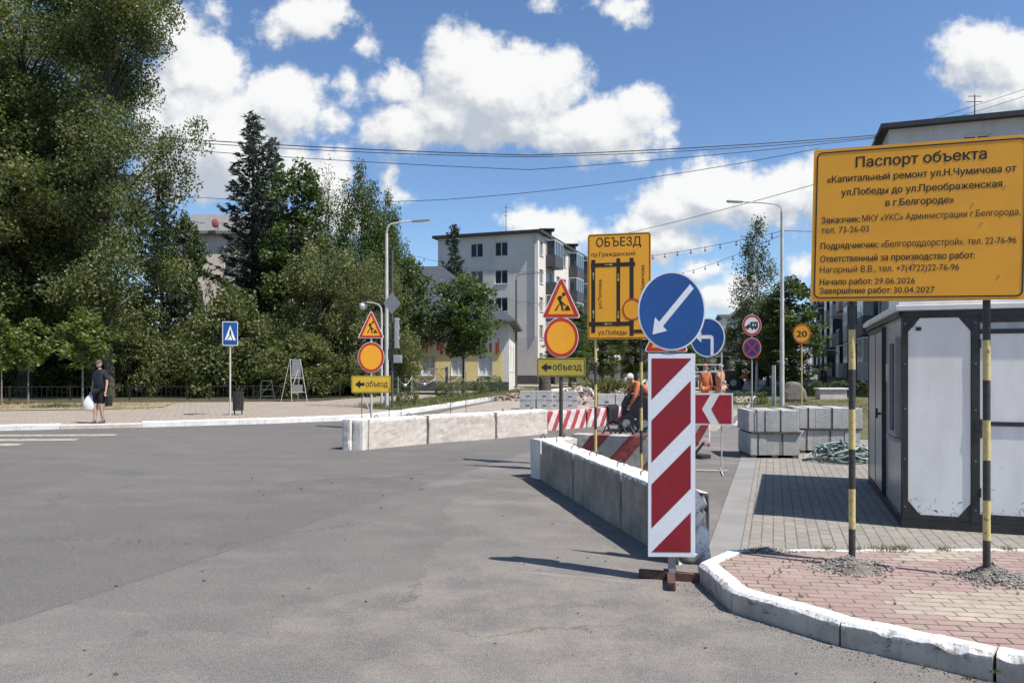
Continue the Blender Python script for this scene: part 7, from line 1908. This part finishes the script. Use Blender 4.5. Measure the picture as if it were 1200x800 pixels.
for (r_, z) in prof:
    for k in range(n_):
        a = 2*PI*k/n_; e = 1 + 0.16*mnoise.noise(Vector((math.cos(a)*2.2, math.sin(a)*2.2, z*9))); vs.append((math.cos(a)*r_*e, math.sin(a)*r_*0.55*e, z))
b.add(vs, [(i*n_+k, i*n_+(k+1) % n_, (i+1)*n_+(k+1) % n_, (i+1)*n_+k) for i in range(len(prof)-1) for k in range(n_)] + [tuple(range(n_-1, -1, -1))], 0, True); b.build('bag_body', mat('thin white plastic', (0.78, 0.78, 0.78), (0.70, 0.70, 0.71), rough=0.4, scale=14, bump=0.6, bscale=18), bag)
b = MB(); b.tube([(-0.03, 0, 0.45), (-0.02, 0, 0.50), (0.0, 0, 0.53), (0.02, 0, 0.50), (0.03, 0, 0.45)], 0.008, 6); b.build('handle', M['white_sign'], bag)
b = MB(); b.box((-0.05, -0.11, 0.10), (0.05, 0.11, 0.38)); b.tube([(0, -0.08, 0.38), (0, -0.03, 0.50), (0, 0.03, 0.50), (0, 0.08, 0.38)], 0.010, 6); tag(b.build('dark_bag', blk, loc=(wx+0.225, wy+0.03, 0.07+0.40), bevel=0.02), 'narrow dark bag hanging from the waiting person\'s left hand', 'bag')

bend = dict(pelvis=(0, .10, .92), chest=(0, -.22, 1.14), neck=(0, -.40, 1.26), head=(0, -.48, 1.29),
  Lsho=(.17, -.33, 1.20), Lelb=(.24, -.45, .92), Lwri=(.16, -.55, .70), Rsho=(-.17, -.33, 1.20), Relb=(-.24, -.45, .92), Rwri=(-.14, -.55, .70),
  Lhip=(.10, .08, .90), Lkne=(.15, -.02, .50), Lank=(.16, .08, .09), Rhip=(-.10, .08, .90), Rkne=(-.14, -.06, .50), Rank=(-.16, .0, .09), look=(0.5, 0, 0))
person('worker in an orange vest and pale cap bending over beside the dark compressor', (3.45, 19.0, 0), R(-75), bend, hiv, hiv, shoe, hat=wcap, short=False, sleeves='long', group='road workers')
st2 = dict(STAND, look=(0.1, 0, 0.4))
person('worker wholly in bright orange standing with his back turned, above the chevron board', (6.62, 25.5, 0), R(170), st2, hiv, hiv, shoe, hat=hiv, short=False, sleeves='long', group='road workers', wide=0.8)
st3 = dict(STAND, Relb=(-.26, -.12, 1.18), Rwri=(-.15, -.30, 1.10), look=(0.15, 0, -0.5))
person('worker in a faded orange jacket and pale cap facing the bright orange worker', (7.20, 25.8, 0), R(40), st3, hiv2, hiv2, shoe, hat=wcap, short=False, sleeves='long', group='road workers', wide=0.84)
person('worker in orange with a pale cap near the far loader', (14.9, 48.5, 0), R(60), bend, hiv, drk, shoe, hat=wcap, short=False, sleeves='long', group='road workers', wide=0.9)
person('dark figure standing in the shade by the right apartment block', (18.2, 43.5, 0), R(20), STAND, navy, drk, shoe, hair=blk, short=False, sleeves='long')
